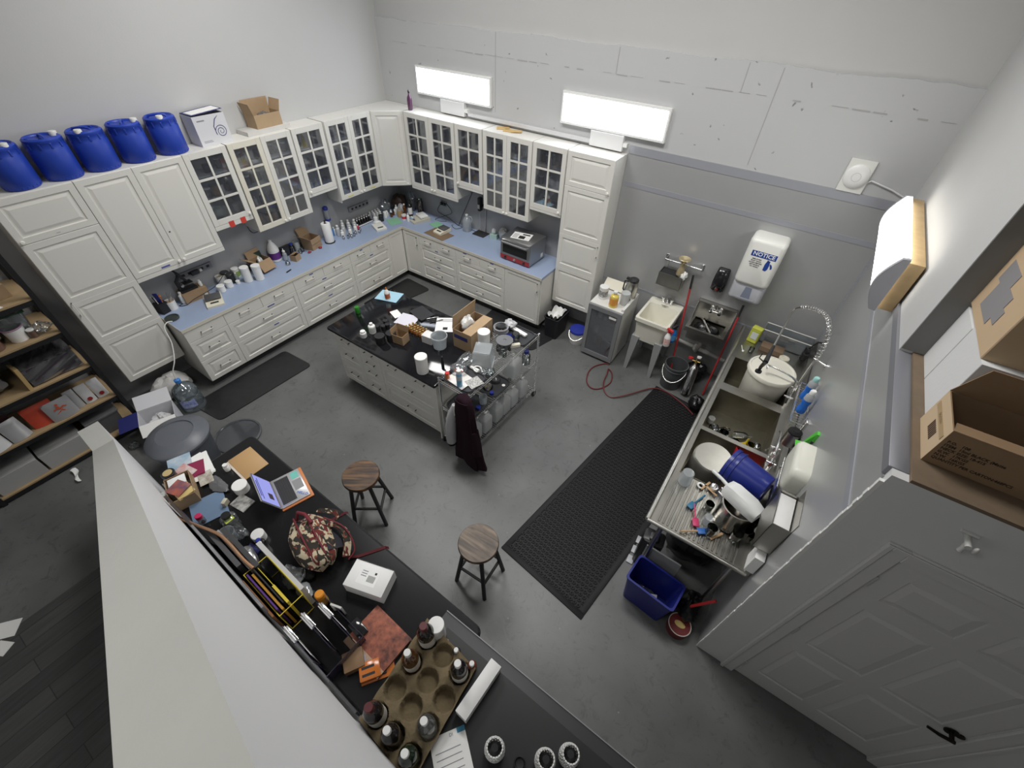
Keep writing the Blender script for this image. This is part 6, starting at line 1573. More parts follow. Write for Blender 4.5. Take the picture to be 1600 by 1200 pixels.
# pre-rinse faucet
g = G(); x, y = 6.585, -1.13
for dy in (-.09, .09): g.rod((x, y+dy, zt), (x, y+dy, zt+.08), .015, 10); g.rod((x-.06, y+dy, zt+.09), (x+.02, y+dy, zt+.09), .010, 8)
g.rod((x, y-.09, zt+.06), (x, y+.09, zt+.06), .016, 10); g.rod((x, y, zt+.05), (x, y, zt+.18), .016, 10)
rt = at(1275, 560, x=6.585)
g.tube([(x, y, zt+.18), rt], .009, 10); sk(g, 'pre_rinse_riser', CHROME)
sp = [rt, at(1287, 541, x=6.58), at(1296, 515, x=6.55), at(1293, 497, x=6.515), at(1283, 487, x=6.46), at(1268, 481, x=6.38), at(1253, 480, x=6.31)]
def smooth(P, k=10):
    out = []
    for i in range(len(P)-1):
        p0, p1, p2, p3 = [Vector(P[min(max(j, 0), len(P)-1)]) for j in (i-1, i, i+1, i+2)]
        for q in range(k):
            s = q/k; out.append(.5*((2*p1)+(p2-p0)*s+(2*p0-5*p1+4*p2-p3)*s*s+(3*p1-p0-3*p2+p3)*s**3))
    out.append(Vector(P[-1])); return out
S = smooth(sp, 24); turns = 26; hp = []
for i in range(len(S)*3-2):
    f_ = i/3; i0 = int(f_); p = S[i0].lerp(S[min(i0+1, len(S)-1)], f_-i0)
    tdir = (S[min(i0+1, len(S)-1)]-S[max(i0-1, 0)]).normalized(); u = tdir.cross(Vector((0, 1, 0))).normalized(); w = tdir.cross(u)
    a = 2*PI*turns*i/(len(S)*3-3)
    hp.append(p+(u*math.cos(a)+w*math.sin(a))*.019)
g = G(); g.tube(hp, .0035, 5); sk(g, 'spring', mat('bright_spring', (.85, .85, .85), .2, metal=.9))
g = G(); g.tube(S, .007, 6); g.tube(smooth([sp[-1], at(1240, 485, x=6.265), at(1225, 511, x=6.235), at(1209, 541, x=6.215)], 6), .009, 8); sk(g, 'hose', STEELBAR)
g = G(); a_ = at(1209, 541, x=6.215); b_ = at(1196, 566, x=6.20); c_ = at(1189, 573, x=6.20)
g.tube([a_, b_], [.013, .022], 10); g.tube([b_, c_, c_+Vector((0, 0, -.05))], [.02, .016, .012], 10); g.rod(c_+Vector((0, 0, -.05)), c_+Vector((0, 0, -.065)), .03, 14); g.tube([b_+Vector((-.02, 0, .0)), b_+Vector((-.06, 0, .02)), b_+Vector((-.055, .02, .06))], .006, 6); sk(g, 'spray_valve', BLACKPL)
g = G(); rb = at(1275, 562, x=6.585); g.rod(rb, (6.684, rb.y-.05, rb.z), .007, 8); g.rod((6.67, rb.y-.05, rb.z), (6.684, rb.y-.05, rb.z), .025, 12); sk(g, 'wall_bracket', CHROME)
g = G(); g.tube(smooth([(x-.02, y, zt+.09), (x-.03, y, zt+.24), at(1204, 572, z=1.21), at(1199, 575, z=1.20), at(1198, 578, z=1.16)], 5), .011, 8); sk(g, 'swing_spout', CHROME)
# bucket in the first bowl
t = thing('plastic_drum', 'big cream-white lidded round bucket sitting in the far sink bowl', 'bucket', (6.335, -1.015, .629))
WBK = mat('cream_white_bucket', (.74, .72, .63), .4)
g = G(); g.lathe([(.185, 0), (.19, .006), (.215, .43), (.222, .432), (.222, .45)], n=44); g.build('body', WBK, t)
g = G(); g.lathe([(.224, .44), (.232, .445), (.232, .475), (.225, .485), (.21, .486), (.205, .478), (0, .478)], n=44); g.build('lid', WBK, t)
g = G(); g.tube([(-.15, -.155, .40), (-.08, -.19, .33), (.0, -.20, .36)], .003, 6); g.build('wire_handle', WHITEPL, t)
# second bowl: glassware under water and funnels
def b2(u, v, z=.64): return at(1080+u/8, 600+v/8, z=z)
YF = ((.045, 0), (.043, .004), (.008, .07), (.005, .11), (.003, .11), (.006, .07), (.040, .006))
vessel('funnel', 'yellow funnel standing upside down in the middle sink bowl, right one', 'funnel', (6.40, -1.77, .632), [('cone', ((.075, 0), (.073, .005), (.012, .10), (.007, .16), (.005, .16), (.010, .10), (.070, .006)), YELLOWPL)])
t = vessel('funnel', 'yellow funnel lying in the middle sink bowl, left one', 'funnel', (6.09, -1.88, .69), [('cone', YF, YELLOWPL)], rot=(2.2, .5, 0))
open_cup('small white cup at the front corner of the middle sink bowl', (6.03, -1.60, .632), .035, .06, WHITEPL)
GS = [(6.08, -1.70, .05, .16, .3), (6.18, -1.80, .045, .14, 1.2), (6.28, -1.68, .04, .18, 2.0), (6.30, -1.88, .05, .15, .8), (6.47, -1.90, .05, .13, 2.6), (6.20, -1.92, .035, .12, 1.7), (6.50, -1.68, .04, .12, .2), (6.06, -1.86, .045, .13, 1.0), (6.13, -1.74, .04, .15, 2.4), (6.24, -1.95, .04, .14, .5), (6.36, -1.84, .045, .16, 1.9), (6.44, -1.79, .04, .12, 2.9), (6.53, -1.84, .04, .14, .9)]
for k, (x, y, r, h, a) in enumerate(GS):
    if k % 2: vessel('glass_beaker', 'clear glass vessel among the dishes in the middle sink bowl', 'glassware', (x, y, .632), [('body', tuple(cupp(r, h)), BORO)], 'glassware in the middle sink bowl')
    else: vessel('glass_beaker', 'clear glass vessel among the dishes in the middle sink bowl', 'glassware', (x, y, .632+r), [('body', tuple(botp(r, h, r*.35, .5, .75)), BORO)], 'glassware in the middle sink bowl', rot=(PI/2-.05, 0, a))
for k, (x, y, rz) in enumerate(((6.33, -1.74, .4), (6.38, -1.93, -.5), (6.16, -1.64, .9))):
    o = G().box(-.07, .07, -.012, .012, 0, .006, .002).build('wood_stick', mat('pale_wood', (.55, .40, .24), .6), None, (x, y, .633), rz); tag(o, 'pale wooden stick among the dishes in the middle sink bowl', 'stick', 'wooden sticks in the sink')
g = G(); g.tube([(6.22, -1.98, .66), (6.215, -1.90, .80), (6.225, -1.80, .74), (6.23, -1.75, .64)], .006, 6); tag(g.build('hose_piece', WHITEPL), 'white hose piece arching over the glassware in the middle bowl', 'hose')
# third bowl: pots
ALU = mat('brushed_aluminium', (.62, .61, .56), .35, metal=.9, var=.12, vscale=7)
t = thing('stock_pot', 'upturned aluminium stock pot in the near sink bowl', 'pot', (6.165, -2.355, .63), 0, rot=(.05, .0, 0))
g = G(); g.lathe([(.172, 0), (.176, .0), (.176, .012), (.168, .015), (.166, .33), (.155, .35), (0, .352)], n=44); g.build('body', ALU, t)
for s in (1.35, 4.6): g = G(); g.tube([(.166*math.cos(s-.25), .166*math.sin(s-.25), .08), (.22*math.cos(s-.2), .22*math.sin(s-.2), .08), (.22*math.cos(s+.2), .22*math.sin(s+.2), .08), (.166*math.cos(s+.25), .166*math.sin(s+.25), .08)], .007, 8); g.build('handle', CHROME, t)
t = thing('mixing_bowl', 'red plastic bowl tilted behind the aluminium pot in the sink', 'bowl', (6.435, -2.185, .745), 0, rot=(-.55, .35, 0))
g = G(); g.lathe([(.075, 0), (.09, .004), (.16, .09), (.178, .15), (.178, .158), (.172, .158), (.085, .012), (0, .012)], n=40); g.M = None; g.build('body', mat('bright_red_plastic', (.42, .02, .025), .35), t)
t = thing('bucket', 'royal blue bucket lying on its side over the near sink bowl', 'bucket', (6.285, -2.435, 1.04), 0, rot=(0, PI/2-.06, -.30))
g = G(); g.lathe([(.150, 0), (.158, .0), (.158, .03), (.149, .032), (.147, .055), (.155, .057), (.155, .075), (.145, .078), (.118, .33), (.108, .338), (0, .338)], n=40); g.lathe([(.152, .002), (.115, .325), (0, .325)], n=40, cap0=False); g.build('body', mat('royal_blue_bucket', (.012, .025, .22), .32), t)
# drainboard things
DZ = SZ_+.003
def db(u, v): return at(1060+u/8, 700+v/8, z=DZ)
t = thing('stock_pot', 'dark steel pot standing on the near drainboard under a white scoop', 'pot', (6.445, -2.88, DZ))
g = G(); g.lathe([(.118, 0), (.124, .006), (.124, .225), (.131, .228), (.131, .233), (.121, .233), (.118, .012), (0, .012)], n=40); g.build('body', mat('dark_polished_steel', (.42, .40, .37), .22, metal=1.0), t)
g = G(); g.tube([(-.11, .05, .17), (-.16, .075, .17), (-.155, .13, .17), (-.10, .09, .17)], .006, 8); g.build('handle', CHROME, t)
t = thing('scoop', 'large white plastic scoop lying across the dark steel pot', 'scoop', (6.43, -2.855, DZ+.2345), -.42)
SCO = mat('white_scoop', (.74, .75, .74), .4)
g = G(); L = []
for x, hy_, h_ in ((-.14, .03, .05), (-.125, .062, .085), (-.07, .075, .10), (.08, .078, .10), (.155, .072, .07), (.16, .068, .02)):
    L.append([g._v((x, -hy_, 0)), g._v((x, -hy_*.96, h_*.6)), g._v((x, -hy_*.6, h_)), g._v((x, hy_*.6, h_)), g._v((x, hy_*.96, h_*.6)), g._v((x, hy_, 0))])
for a, b in zip(L, L[1:]):
    for i in range(6): g._f([a[i], a[(i+1) % 6], b[(i+1) % 6], b[i]])
g._f(L[0]); g._f(L[-1]); g.build('bowl', SCO, t, ang=.9)
g = G(); g.tube([(-.13, 0, .045), (-.19, .005, .05), (-.28, .01, .045)], [.014, .013, .015], 10); g.build('handle', SCO, t)
vessel('plastic_beaker', 'upturned frosted plastic beaker at the front corner of the drainboard', 'beaker', db(70, 420)+Vector((0, .0, 0)), [('body', ((.052, 0), (.048, .13), (.044, .136), (0, .137)), MILKYL)], n=26)
t = vessel('white_ring', 'white flat ring next to the frosted beaker on the drainboard', 'ring', db(280, 475), [('body', ((.03, 0), (.033, .008), (.018, .010), (.016, 0)), WHITEPL)], n=20)
def spatula(label, loc, rz, hm, bm):
    t = thing('spatula', label, 'spatula', loc, rz); G().box(0, .07, -.024, .024, .004, .014, .004).build('blade', bm, t)
    g = G(); g.tube([(-.13, 0, .008), (-.05, 0, .010), (0, 0, .009)], [.008, .006, .007], 8); g.build('handle', hm, t)
    return t
TEAL = mat('teal_silicone', (.03, .17, .30), .5); PINK = mat('pink_silicone', (.55, .04, .14), .5); BLUES = mat('blue_silicone', (.03, .13, .42), .5); WOODH = mat('light_wood_handle', (.50, .33, .18), .6)
spatula('teal brush with teal handle on the near drainboard', db(195, 700)+Vector((0, 0, .006)), -1.95, TEAL, TEAL)
t = spatula('pink silicone brush head in the middle of the near drainboard', db(205, 890)+Vector((0, 0, .006)), -1.2, PINK, PINK)
spatula('blue silicone spatula with wooden handle at the drainboard edge', db(230, 1050)+Vector((0, 0, .006)), .62, WOODH, BLUES)
vessel('glass_cup', 'clear glass cup beside the blue spatula on the drainboard', 'glass', db(380, 1060), [('body', tuple(cupp(.04, .09)), BORO)])
vessel('glass_cup', 'clear shiny glass jar left of the dark steel pot', 'glass', db(360, 760), [('body', tuple(cupp(.036, .08)), BORO)])
vessel('plastic_cup', 'frosted cup behind the pink brush head on the drainboard', 'cup', db(350, 920), [('body', ((.042, 0), (.035, .07), (0, .072)), MILKYL)])
for k, (u, v, r, h) in enumerate(((770, 1090, .055, .12), (860, 1000, .045, .14), (690, 1140, .04, .09), (840, 1130, .04, .08))):
    vessel('glass_beaker', ['big clear glass beaker at the near end of the drainboard', 'tall clear beaker by the backsplash on the drainboard', 'small clear beaker in front of the big one on the drainboard', 'low clear glass at the backsplash corner of the drainboard'][k], 'beaker', db(u, v), [('body', tuple(cupp(r, h)), BORO)])
vessel('metal_cup', 'small shiny metal cup behind the white scoop handle', 'cup', db(430, 520), [('body', tuple(cupp(.032, .05)), CHROME)])
for k, (u, v, rz) in enumerate(((335, 480, 1.2), (400, 540, -.4), (470, 1110, 1.0))):
    o = G().box(-.06, .06, -.009, .009, 0, .006, .002).build('wooden_stirrer', WOODH, None, db(u, v)+Vector((0, 0, .008)), rz); tag(o, ['short wooden stirrer near the white ring on the drainboard', 'wooden stirrer left of the dark pot on the drainboard', 'pale wooden spoon at the near edge of the drainboard'][k], 'stirrer')
# far drainboard
FZ = SZ_-.006
t = thing('sponge_pack', 'pack of yellow sponges standing at the far end of the steel sink', 'sponges', (6.055, -.33, FZ), -.2)
for k in range(4): G().box(-.055, .055, -.04, .04, .048*k, .048*k+.045, .008).build('sponge', mat('yellow_green_sponge', (.55, .58, .08), .8, var=.2), t)
G().box(-.03, .04, -.043, -.040, .05, .14).build('paper_label', mat('pale_label', (.6, .64, .62), .5), t)
t = thing('clear_bin', 'clear plastic bin with brown block at the far end of the steel sink', 'bin', (6.38, -.20, SZ_+.001), -.02)
g = G(); hx, hy, H_ = .26, .085, .16
g.box(-hx, hx, -hy, -hy+.003, 0, H_); g.box(-hx, hx, hy-.003, hy, 0, H_); g.box(-hx, -hx+.003, -hy, hy, 0, H_); g.box(hx-.003, hx, -hy, hy, 0, H_); g.box(-hx, hx, -hy, hy, 0, .003); g.build('walls', CLEARPL, t)
g = G(); g.tube([(-hx, -hy, H_), (hx, -hy, H_), (hx, hy, H_), (-hx, hy, H_)], .006, 6, True); g.build('rim', mat('frosted_rim', (.7, .7, .66), .4), t)
closed_box('wood_block', 'brown wooden block in front of the clear bin at the sink end', (6.28, -.40, FZ), -.05, .24, .13, .06, mat('brown_block', (.20, .135, .085), .6, var=.2), cat='block')
vessel('tape_roll', 'cream roll of tape beside the brown block at the sink end', 'tape roll', (6.43, -.50, FZ), [('body', ((.028, 0), (.052, 0), (.054, .004), (.054, .04), (.050, .044), (.030, .044), (.028, .04)), CREAMPL)], n=28)
vessel('glass_cup', 'small clear glass on the far drainboard in front of the sponges', 'glass', (6.09, -.56, FZ), [('body', tuple(cupp(.028, .06)), BORO)])
t = thing('spoon', 'small white-headed spoon on the far drainboard by the front rail', 'spoon', (6.01, -.60, FZ), 1.9); g = G(); g.rod((0, 0, .006), (.1, 0, .006), .004, 6); g.ball((-.015, 0, .014), .017, 10, 8, (1, .8, .7)); g.build('body', WHITEPL, t)
t = thing('hair_clipper_bracket', 'black metal clamp tool fixed near the right end of the clear bin', 'clamp', (6.60, -.35, SZ_+.001), .3)
g = G(); g.box(-.02, .02, -.03, .03, 0, .16, .004); g.tube([(0, 0, .15), (.03, -.04, .28), (.04, -.10, .32)], .009, 8); g.box(-.03, .03, -.06, .0, .06, .10, .004); g.build('body', BLACKPL, t)
# things on the right wall above the sink
t = thing('wire_rack', 'chrome wall rack carrying blue soap bottles above the sink', 'rack', (6.684, -1.62, 1.27))
g = G()
for x in (-.115, -.01): g.rod((x, -.28, .03), (x, .30, .03), .004, 6)
for k in range(18): g.rod((-.115, -.28+.034*k, 0), (-.003, -.28+.034*k, 0), .0022, 5)
g.rod((-.115, -.28, 0), (-.115, .30, 0), .004, 6)
for y in (-.28, .30): g.rod((-.115, y, .0), (-.115, y, .03), .004, 6); g.rod((-.115, y, .03), (-.003, y, .03), .004, 6); g.box(-.02, 0, y-.03, y+.03, -.02, .10, .003)
g.build('wires', CHROME, t)
DISH = mat('blue_dish_soap', (.02, .16, .62), .15)
def soap(label, y, capm):
    return vessel('soap_bottle', label, 'bottle', (6.622, y, 1.2735), [('body', ((.034, 0), (.038, .008), (.037, .05), (.030, .085), (.037, .125), (.036, .15)), DISH), ('upper_body', ((.036, .15), (.034, .19), (.022, .215), (.020, .22)), MILKY), ('cap', ((.024, .215), (.025, .245), (.018, .255), (0, .255)), capm)], n=20)
soap('blue dish soap bottle with aqua cap on the wall rack, farther one', -1.50, mat('aqua_cap', (.35, .65, .60), .4))
soap('blue dish soap bottle with white cap on the wall rack, nearer one', -1.70, WHITEPL)
t = vessel('utensil_holder', 'steel cup with black bristles fixed to the right wall', 'holder', (6.625, -2.02, 1.16), [('cup', tuple(cupp(.058, .14, .056)), STEEL), ('bristles', ((.05, .10), (.054, .15), (.03, .17), (0, .165)), mat('black_bristle', (.01, .01, .011), .9, bump=.6, bscale=150))], n=26)
G().box(.054, .0585, -.04, .04, -.03, .13).build('mounting_plate', STEEL, t)
t = thing('dustpan', 'bright green plastic scoop hanging on the right wall', 'scoop', (6.655, -2.36, 1.46), 0)
GRN = mat('bright_green_plastic', (.10, .55, .06), .4)
g = G(); g.slab([(.0, -.02, 0), (.0, .10, -.02), (.02, .06, .16), (.02, .0, .20)], .004); g.slab([(-.05, -.02, 0), (-.05, .10, -.03), (.0, .10, -.02), (.0, -.02, 0)], .004); g.slab([(-.05, -.02, 0), (.0, -.02, 0), (.02, .0, .20), (.01, -.01, .18)], .004); g.box(.012, .0285, -.02, .02, .12, .20); g.build('body', GRN, t)
t = thing('wall_bin', 'white rounded plastic holder with clear flap on the right wall', 'holder', (6.684, -2.66, 1.42), 0)
g = G(); g.M = Matrix.Rotation(-PI/2, 4, 'Z'); puffy(g, -.19, .17, 0, .24, .115, .06); g.build('body', mat('ivory_plastic', (.70, .70, .62), .35), t, ang=1.0)
g = G(); g.slab([(-.10, -.17, -.12), (-.10, .16, -.10), (-.118, .15, .03), (-.118, -.16, .03)], .003); g.build('clear_flap', CLEARPL, t)
g = G(); g.M = Matrix.Translation((-.116, -.15, .035)) @ Matrix.Rotation(-PI/2, 4, 'Y'); g.lathe([(.006, 0), (0, .004)], n=8); g.build('screw', INK, t)
t = thing('glove_box_holder', 'steel wall holder full of white cartons near the end of the sink', 'holder', (6.684, -3.07, 1.24))
g = G(); q = .003
g.box(-.115, -.112, -.15, .15, 0, .30); g.box(-.115, 0, -.15, -.147, 0, .31); g.box(-.115, 0, .147, .15, 0, .31); g.box(-.115, 0, -.15, .15, 0, .003); g.box(-.004, 0, -.15, .15, 0, .40)
g.build('frame', STEEL, t)
closed_box('carton', 'white printed carton inside the steel wall holder', (6.626, -3.07, 1.2435), 0, .095, .28, .285, mat('white_card_box', (.76, .76, .75), .5), cat='carton')
t = closed_box('paper_stack', 'white folded paper stack on the wall below the steel holder', (6.645, -3.21, 1.02), 0, .062, .13, .19, PAPER, cat='paper')
# under the sink
t = thing('recycling_bin', 'royal blue open bin on the floor at the near end of the sink', 'bin', (6.185, -3.385, 0), -.10)
tapered_bin(t, .205, .125, .385, .84, mat('blue_bin_plastic', (.012, .02, .20), .4))
G().box(.08, .13, .1160, .1175, .30, .312).build('sticker', PAPER, t)
crumpled('litter', 'crumpled clear litter lying in the blue bin', 'litter', (6.15, -3.38, .012), .08, CLEARPL, 71, (1.2, .8, .7))
o = G().box(-.03, .03, -.04, .04, 0, .003).build('card', PAPER, None, (6.25, -3.42, .16), .5); tag(o, 'small white printed card lying in the blue bin', 'card'); o.rotation_euler = (.5, .2, .5)
o.location = (6.24, -3.40, .115)
crumpled('black_bag', 'large black plastic bag heap under the near drainboard', 'bag', (6.34, -2.74, .001), .22, mat('black_film', (.008, .008, .009), .3), 72, (1.0, 1.0, 1.0), .25)
crumpled('black_bag', 'second black plastic bag under the sink beside the wall', 'bag', (6.50, -3.28, .001), .12, mat('black_film', (.008, .008, .009), .3), 73, (.8, 1.2, 1.1), .25)
t = thing('tool_case', 'black tool case with meter standing under the drainboard front', 'case', (6.03, -3.06, 0), .1)
G().box(-.09, .09, -.07, .07, 0, .46, .02).build('body', BLACKPL, t); G().box(-.04, .03, -.05, .02, .46, .49, .006).build('meter', mat('dark_grey_meter', (.07, .07, .075), .4), t)
t = thing('label_drum', 'round red-labelled tub in clear wrap on the floor by the door wall', 'tub', (6.50, -3.455, 0), 0, rot=(0, 0, 0))
g = G(); g.lathe([(.088, 0), (.09, .004), (.09, .10), (.086, .104), (0, .104)], n=28); g.build('body', mat('dark_red_tub', (.16, .02, .02), .35), t)
g = G(); g.lathe([(.045, .1042), (0, .1046)], n=20, sy=.6); g.build('gold_oval', mat('gold_oval', (.55, .42, .15), .4), t)
g = G(); g.tube([(.091*math.cos(a*PI/14), .091*math.sin(a*PI/14), .103) for a in range(28)], .004, 6, True); g.build('rim', mat('white_rim', (.7, .66, .6), .4), t)
g = G(); g.rod((6.50, -3.34, .24), (6.63, -3.28, .44), .012, 8); g.rod((6.48, -3.35, .21), (6.50, -3.34, .24), .02, 8); tag(g.build('red_clamp', REDPL), 'red clamp handle sticking up in the dark under the sink', 'tool')
t = thing('grey_plank', 'light grey plank leaning under the sink behind the blue bin', 'plank', (6.17, -3.19, 0)); g = G(); g.slab([(-.17, .0, .0), (.14, -.01, .0), (.14, .03, .42), (-.17, .04, .42)], .015); g.build('board', mat('light_grey_board', (.30, .31, .32), .5), t)
for k in range(3):
    o = G().box(-.03, .03, -.04, .04, 0, .016, .003).build('grey_tile', mat('light_grey_tile', (.45, .46, .48), .5), None, (5.935-.0*k, -2.90-.115*k, .0), .05); tag(o, ['pale grey tab on the floor at the sink front, farthest of three', 'pale grey tab on the floor at the sink front, middle of three', 'pale grey tab on the floor at the sink front, nearest the blue bin'][k], 'tab', 'grey tabs at the sink front')
# ------------------------------------------------------------------ black work table in front of the stair wall
TZ_ = .9146
trz = math.atan2(-.068, 2.628)
TABM = mat('black_satin_tabletop', (.010, .010, .011), .22, spec=.4)
tb = thing('work_table', 'long black work table along the stair wall', 'table', (2.665, -4.553, 0), trz)
def tw_(x, y): return (x, y)
g = G()
out = []
Lx, Wy, r = 2.655, .735, .045
for cx, cy, a0 in ((Lx-r, -r, 0), (r, -r, PI/2), (r, -Wy+r, PI), (Lx-r, -Wy+r, 1.5*PI)):
    for k in range(6): a = a0+k*PI/10; out.append((cx+r*math.cos(a), cy+r*math.sin(a)))
g.prism(out, .884, .914)
g.build('top', TABM, tb)
def edge_tube(): return [(x, y, .899) for x, y in out]
g = G(); g.tube(edge_tube(), .0155, 8, True); g.build('edge_band', mat('glossy_black_edge', (.015, .015, .016), .15), tb)
for x in (.08, Lx-.08):
    for y in (-.08, -Wy+.08): G().box(x-.025, x+.025, y-.025, y+.025, 0, .884, .003).build('leg', BLKWOOD, tb)
G().box(.08, Lx-.08, -Wy+.07, -Wy+.09, .80, .884).build('apron', BLKWOOD, tb)
t2 = thing('work_table', 'second black table at the bottom of the picture, under the dark grey board', 'table', (5.365, -4.70, 0), -.012)
G().box(0, 1.4, -.70, 0, .884, .9135, .006).build('top', TABM, t2)
for x in (.06, 1.34):
    for y in (-.06, -.64): G().box(x-.025, x+.025, y-.025, y+.025, 0, .884).build('leg', BLKWOOD, t2)
BD = .933
bdm = mat('dark_grey_board', (.055, .055, .058), .5)
bo = thing('board', 'dark grey board with raised front lip lying across both black tables', 'board', (5.064, -4.657, .9146), -.012)
G().box(0, 1.7, -.74, 0, 0, .012, .002).build('panel', bdm, bo)
G().box(.0, 1.7, -.006, 0, .012, .0165).build('front_lip', mat('pale_board_edge', (.25, .25, .26), .35), bo)
G().box(.07, 1.7, -.74, -.078, .0121, .0180).build('black_mat', mat('black_desk_mat', (.012, .012, .013), .45), bo)
def tp(u, v, z=TZ_): return at(u, v, z=z)
def dk(a, b, z=TZ_): return at(220+a*3/16, 680+b*3/16, z=z)
def dj(a, b, z=TZ_): return at(230+a*.15757, 700+b*.15757, z=z)
# laptop
LAPM = mat('silver_laptop', (.46, .46, .47), .35, metal=.5)
hb, ht = tp(443, 800), tp(423.4, 755.9)
wv = (hb-ht); rz = math.atan2(wv.y, wv.x)     # local x along the hinge, local +y towards the user
lz = TZ_+.0145
lp = thing('laptop', 'open silver laptop with glowing screen on an orange cover', 'laptop', (ht.x, ht.y, lz), rz)
W_ = .304; D_ = .222
G().box(0, W_, .004, D_, 0, .013, .003).build('base', LAPM, lp)
kb = G().box(.022, W_-.022, .022, .128, .0130, .0136).build('keyboard', INK, lp)
g = G()
for i in range(14):
    for j in range(6):
        x0 = .025+i*.0182; y0 = .025+j*.0170; g.box(x0, x0+.0155, y0, y0+.0145, .0136, .0148)
g.build('keys', mat('dark_keys', (.03, .03, .032), .5), kb)
G().box(W_*.33, W_*.67, .14, .21, .0130, .0133).build('trackpad', mat('trackpad_silver', (.40, .40, .41), .3, metal=.5), lp)
G().box(.015, .085, .15, .205, .0130, .0135).build('aqua_sticker', mat('aqua_sticker', (.16, .50, .42), .5), lp)
lettering('HELLO', .030, mat('blue_sticker_ink', (.05, .14, .45), .5), lp, (W_-.045, .175, .0132), (.75, .66, 0), (-.66, .75, 0), True)
tilt = math.radians(22)
ML = Matrix.Translation((0, .002, .012)) @ Matrix.Rotation(tilt, 4, 'X')
g = G(); g.M = ML; g.box(0, W_, -.007, 0, 0, .215, .002); sc = g.build('screen_lid', LAPM, lp)
g = G(); g.M = ML; g.box(.006, W_-.006, .0001, .0012, .010, .209); g.build('bezel', INK, sc)
g = G(); g.M = ML; g.box(.010, W_-.010, .0012, .0018, .016, .204); g.build('display', emission('laptop_screen', (.36, .38, .85), .75), sc)
g = G(); g.M = ML; g.box(.04, W_-.04, .0018, .0021, .165, .172); g.box(.07, .24, .0018, .0021, .182, .190); g.build('screen_text', emission('screen_dark_text', (.02, .03, .25), .5), sc)
g = G(); g.M = ML; g.box(.17, .235, .0018, .0021, .05, .10); g.build('screen_picture', emission('screen_picture', (.10, .08, .10), .5), sc)
o = thing('laptop_cover', 'orange laptop sleeve lying under the silver laptop', 'sleeve', (ht.x, ht.y, TZ_), rz)
G().box(-.012, W_+.015, .0, D_+.022, 0, .014, .004).build('body', mat('orange_leather', (.55, .19, .06), .5), o)
# papers, jars and boxes at the left end
t = thing('envelope', 'brown padded envelope lying flat on the table by the laptop', 'envelope', dk(897, 230), trz-.02)
G().box(-.145, .145, -.10, .10, 0, .008, .003).build('body', mat('tan_envelope', (.47, .29, .13), .6), t); G().box(-.14, .145, -.118, -.095, 0, .004).build('adhesive_flap', mat('pale_flap', (.62, .55, .47), .6), t)
bottle('small white tipped bottle between papers and brown envelope', dk(728, 290), .022, .075, WHITEPL, WHITEPL, .016, name='pill_bottle', caph=.25, hs=.66, hn=.75)
white_jar('white round tub with lettered lid behind the laptop screen', dk(850, 455), .058, .075)
t = flat_sheet('packet', 'white and black foil packet lying behind the laptop screen', 'packet', dk(850, 568), .15, .15, .11, mat('printed_foil_packet', (.62, .62, .58), .4, var=.6, vscale=28, var2=(.06, .06, .06)), .010)
rp = random.Random(7)
for k in range(7):
    p = dk(470-8*k, 268+7*k)+Vector((0, 0, .0025*k))
    o = G().box(-.14, .14, -.105, .105, 0, .002).build('paper', PAPER, None, p, -.15+rp.uniform(-.25, .25)); tag(o, 'white sheet in the fanned paper stack at the far left of the black table', 'paper', 'fanned papers on the black table')
PZ = TZ_+.0025*7+.001
def slip(label, a, b, rz, sx, sy, m_, dz=0):
    p = dk(a, b, PZ+dz); o = G().box(-sx/2, sx/2, -sy/2, sy/2, 0, .0015).build('brochure', m_, None, p, rz); return tag(o, label, 'brochure')
slip('blue and white brochure on top of the fanned paper stack', 330, 265, -.35, .26, .17, mat('blue_white_brochure', (.10, .28, .45), .5, var=.2, vscale=4, var2=(.65, .66, .66)))
slip('crimson brochure on top of the fanned paper stack', 450, 285, -.42, .17, .14, mat('crimson_brochure', (.25, .02, .07), .5), .0018)
slip('red and white leaflet over the blue brochure', 370, 300, .2, .16, .10, mat('red_white_leaflet', (.5, .06, .04), .5, var=.2, vscale=7, var2=(.70, .70, .68)), .0036)
slip('leaflet with brown pictures right of the crimson brochure', 540, 355, -.3, .14, .10, mat('brown_print', (.68, .66, .60), .6, var=.5, vscale=16, var2=(.2, .15, .1)), .0018)
white_jar('black jar with gold lid label at the left end of the black table', dk(195, 400)+Vector((.03, .06, 0)), .050, .10, body=DARKGL, lidm=BLACKPL)
p = dk(195, 400)+Vector((.03, .06, .1005)); o = G().lathe([(.034, 0), (.034, .0012), (0, .0014)], n=20).build('round_sticker', mat('gold_sticker', (.55, .42, .20), .4), None, p); 
o.parent = None; tag(o, 'round gold sticker disc lying on the black jar lid', 'sticker')
crumpled('plastic_bag', 'dark grey torn plastic sheet under the papers by the white tub', 'bag', dk(650, 420), .07, mat('grey_film', (.12, .12, .125), .35), 81, (1.6, .7, .18), .3)
t = carton('carton', 'brown box full of leaflets and cards at the left end of the black table', dk(440, 500)+Vector((-.05, -.03, 0)), -.30, .26, .17, .12, KRAFT)
bp = Vector(t.location)
for k, (dx, dy, dz, m_, lab) in enumerate(((-.05, .01, .105, PAPER, 'white leaflets filling the brown box'), (.06, .0, .108, mat('yellow_card', (.66, .50, .20), .6), 'yellow card in the brown box'), (.02, -.01, .122, mat('orange_print', (.55, .14, .06), .5, var=.5, vscale=9, var2=(.04, .05, .12)), 'orange and navy leaflet on top in the brown box'))):
    o = G().box(-.065, .065, -.06, .06, 0, .012 if k < 2 else .006, .002).build('leaflet', m_, None, bp+Vector((dx, dy, dz if k < 2 else .1265)), -.3+.3*k); tag(o, lab, 'leaflet')
    if k < 2: o.location.z = .9146+.105+.0*k
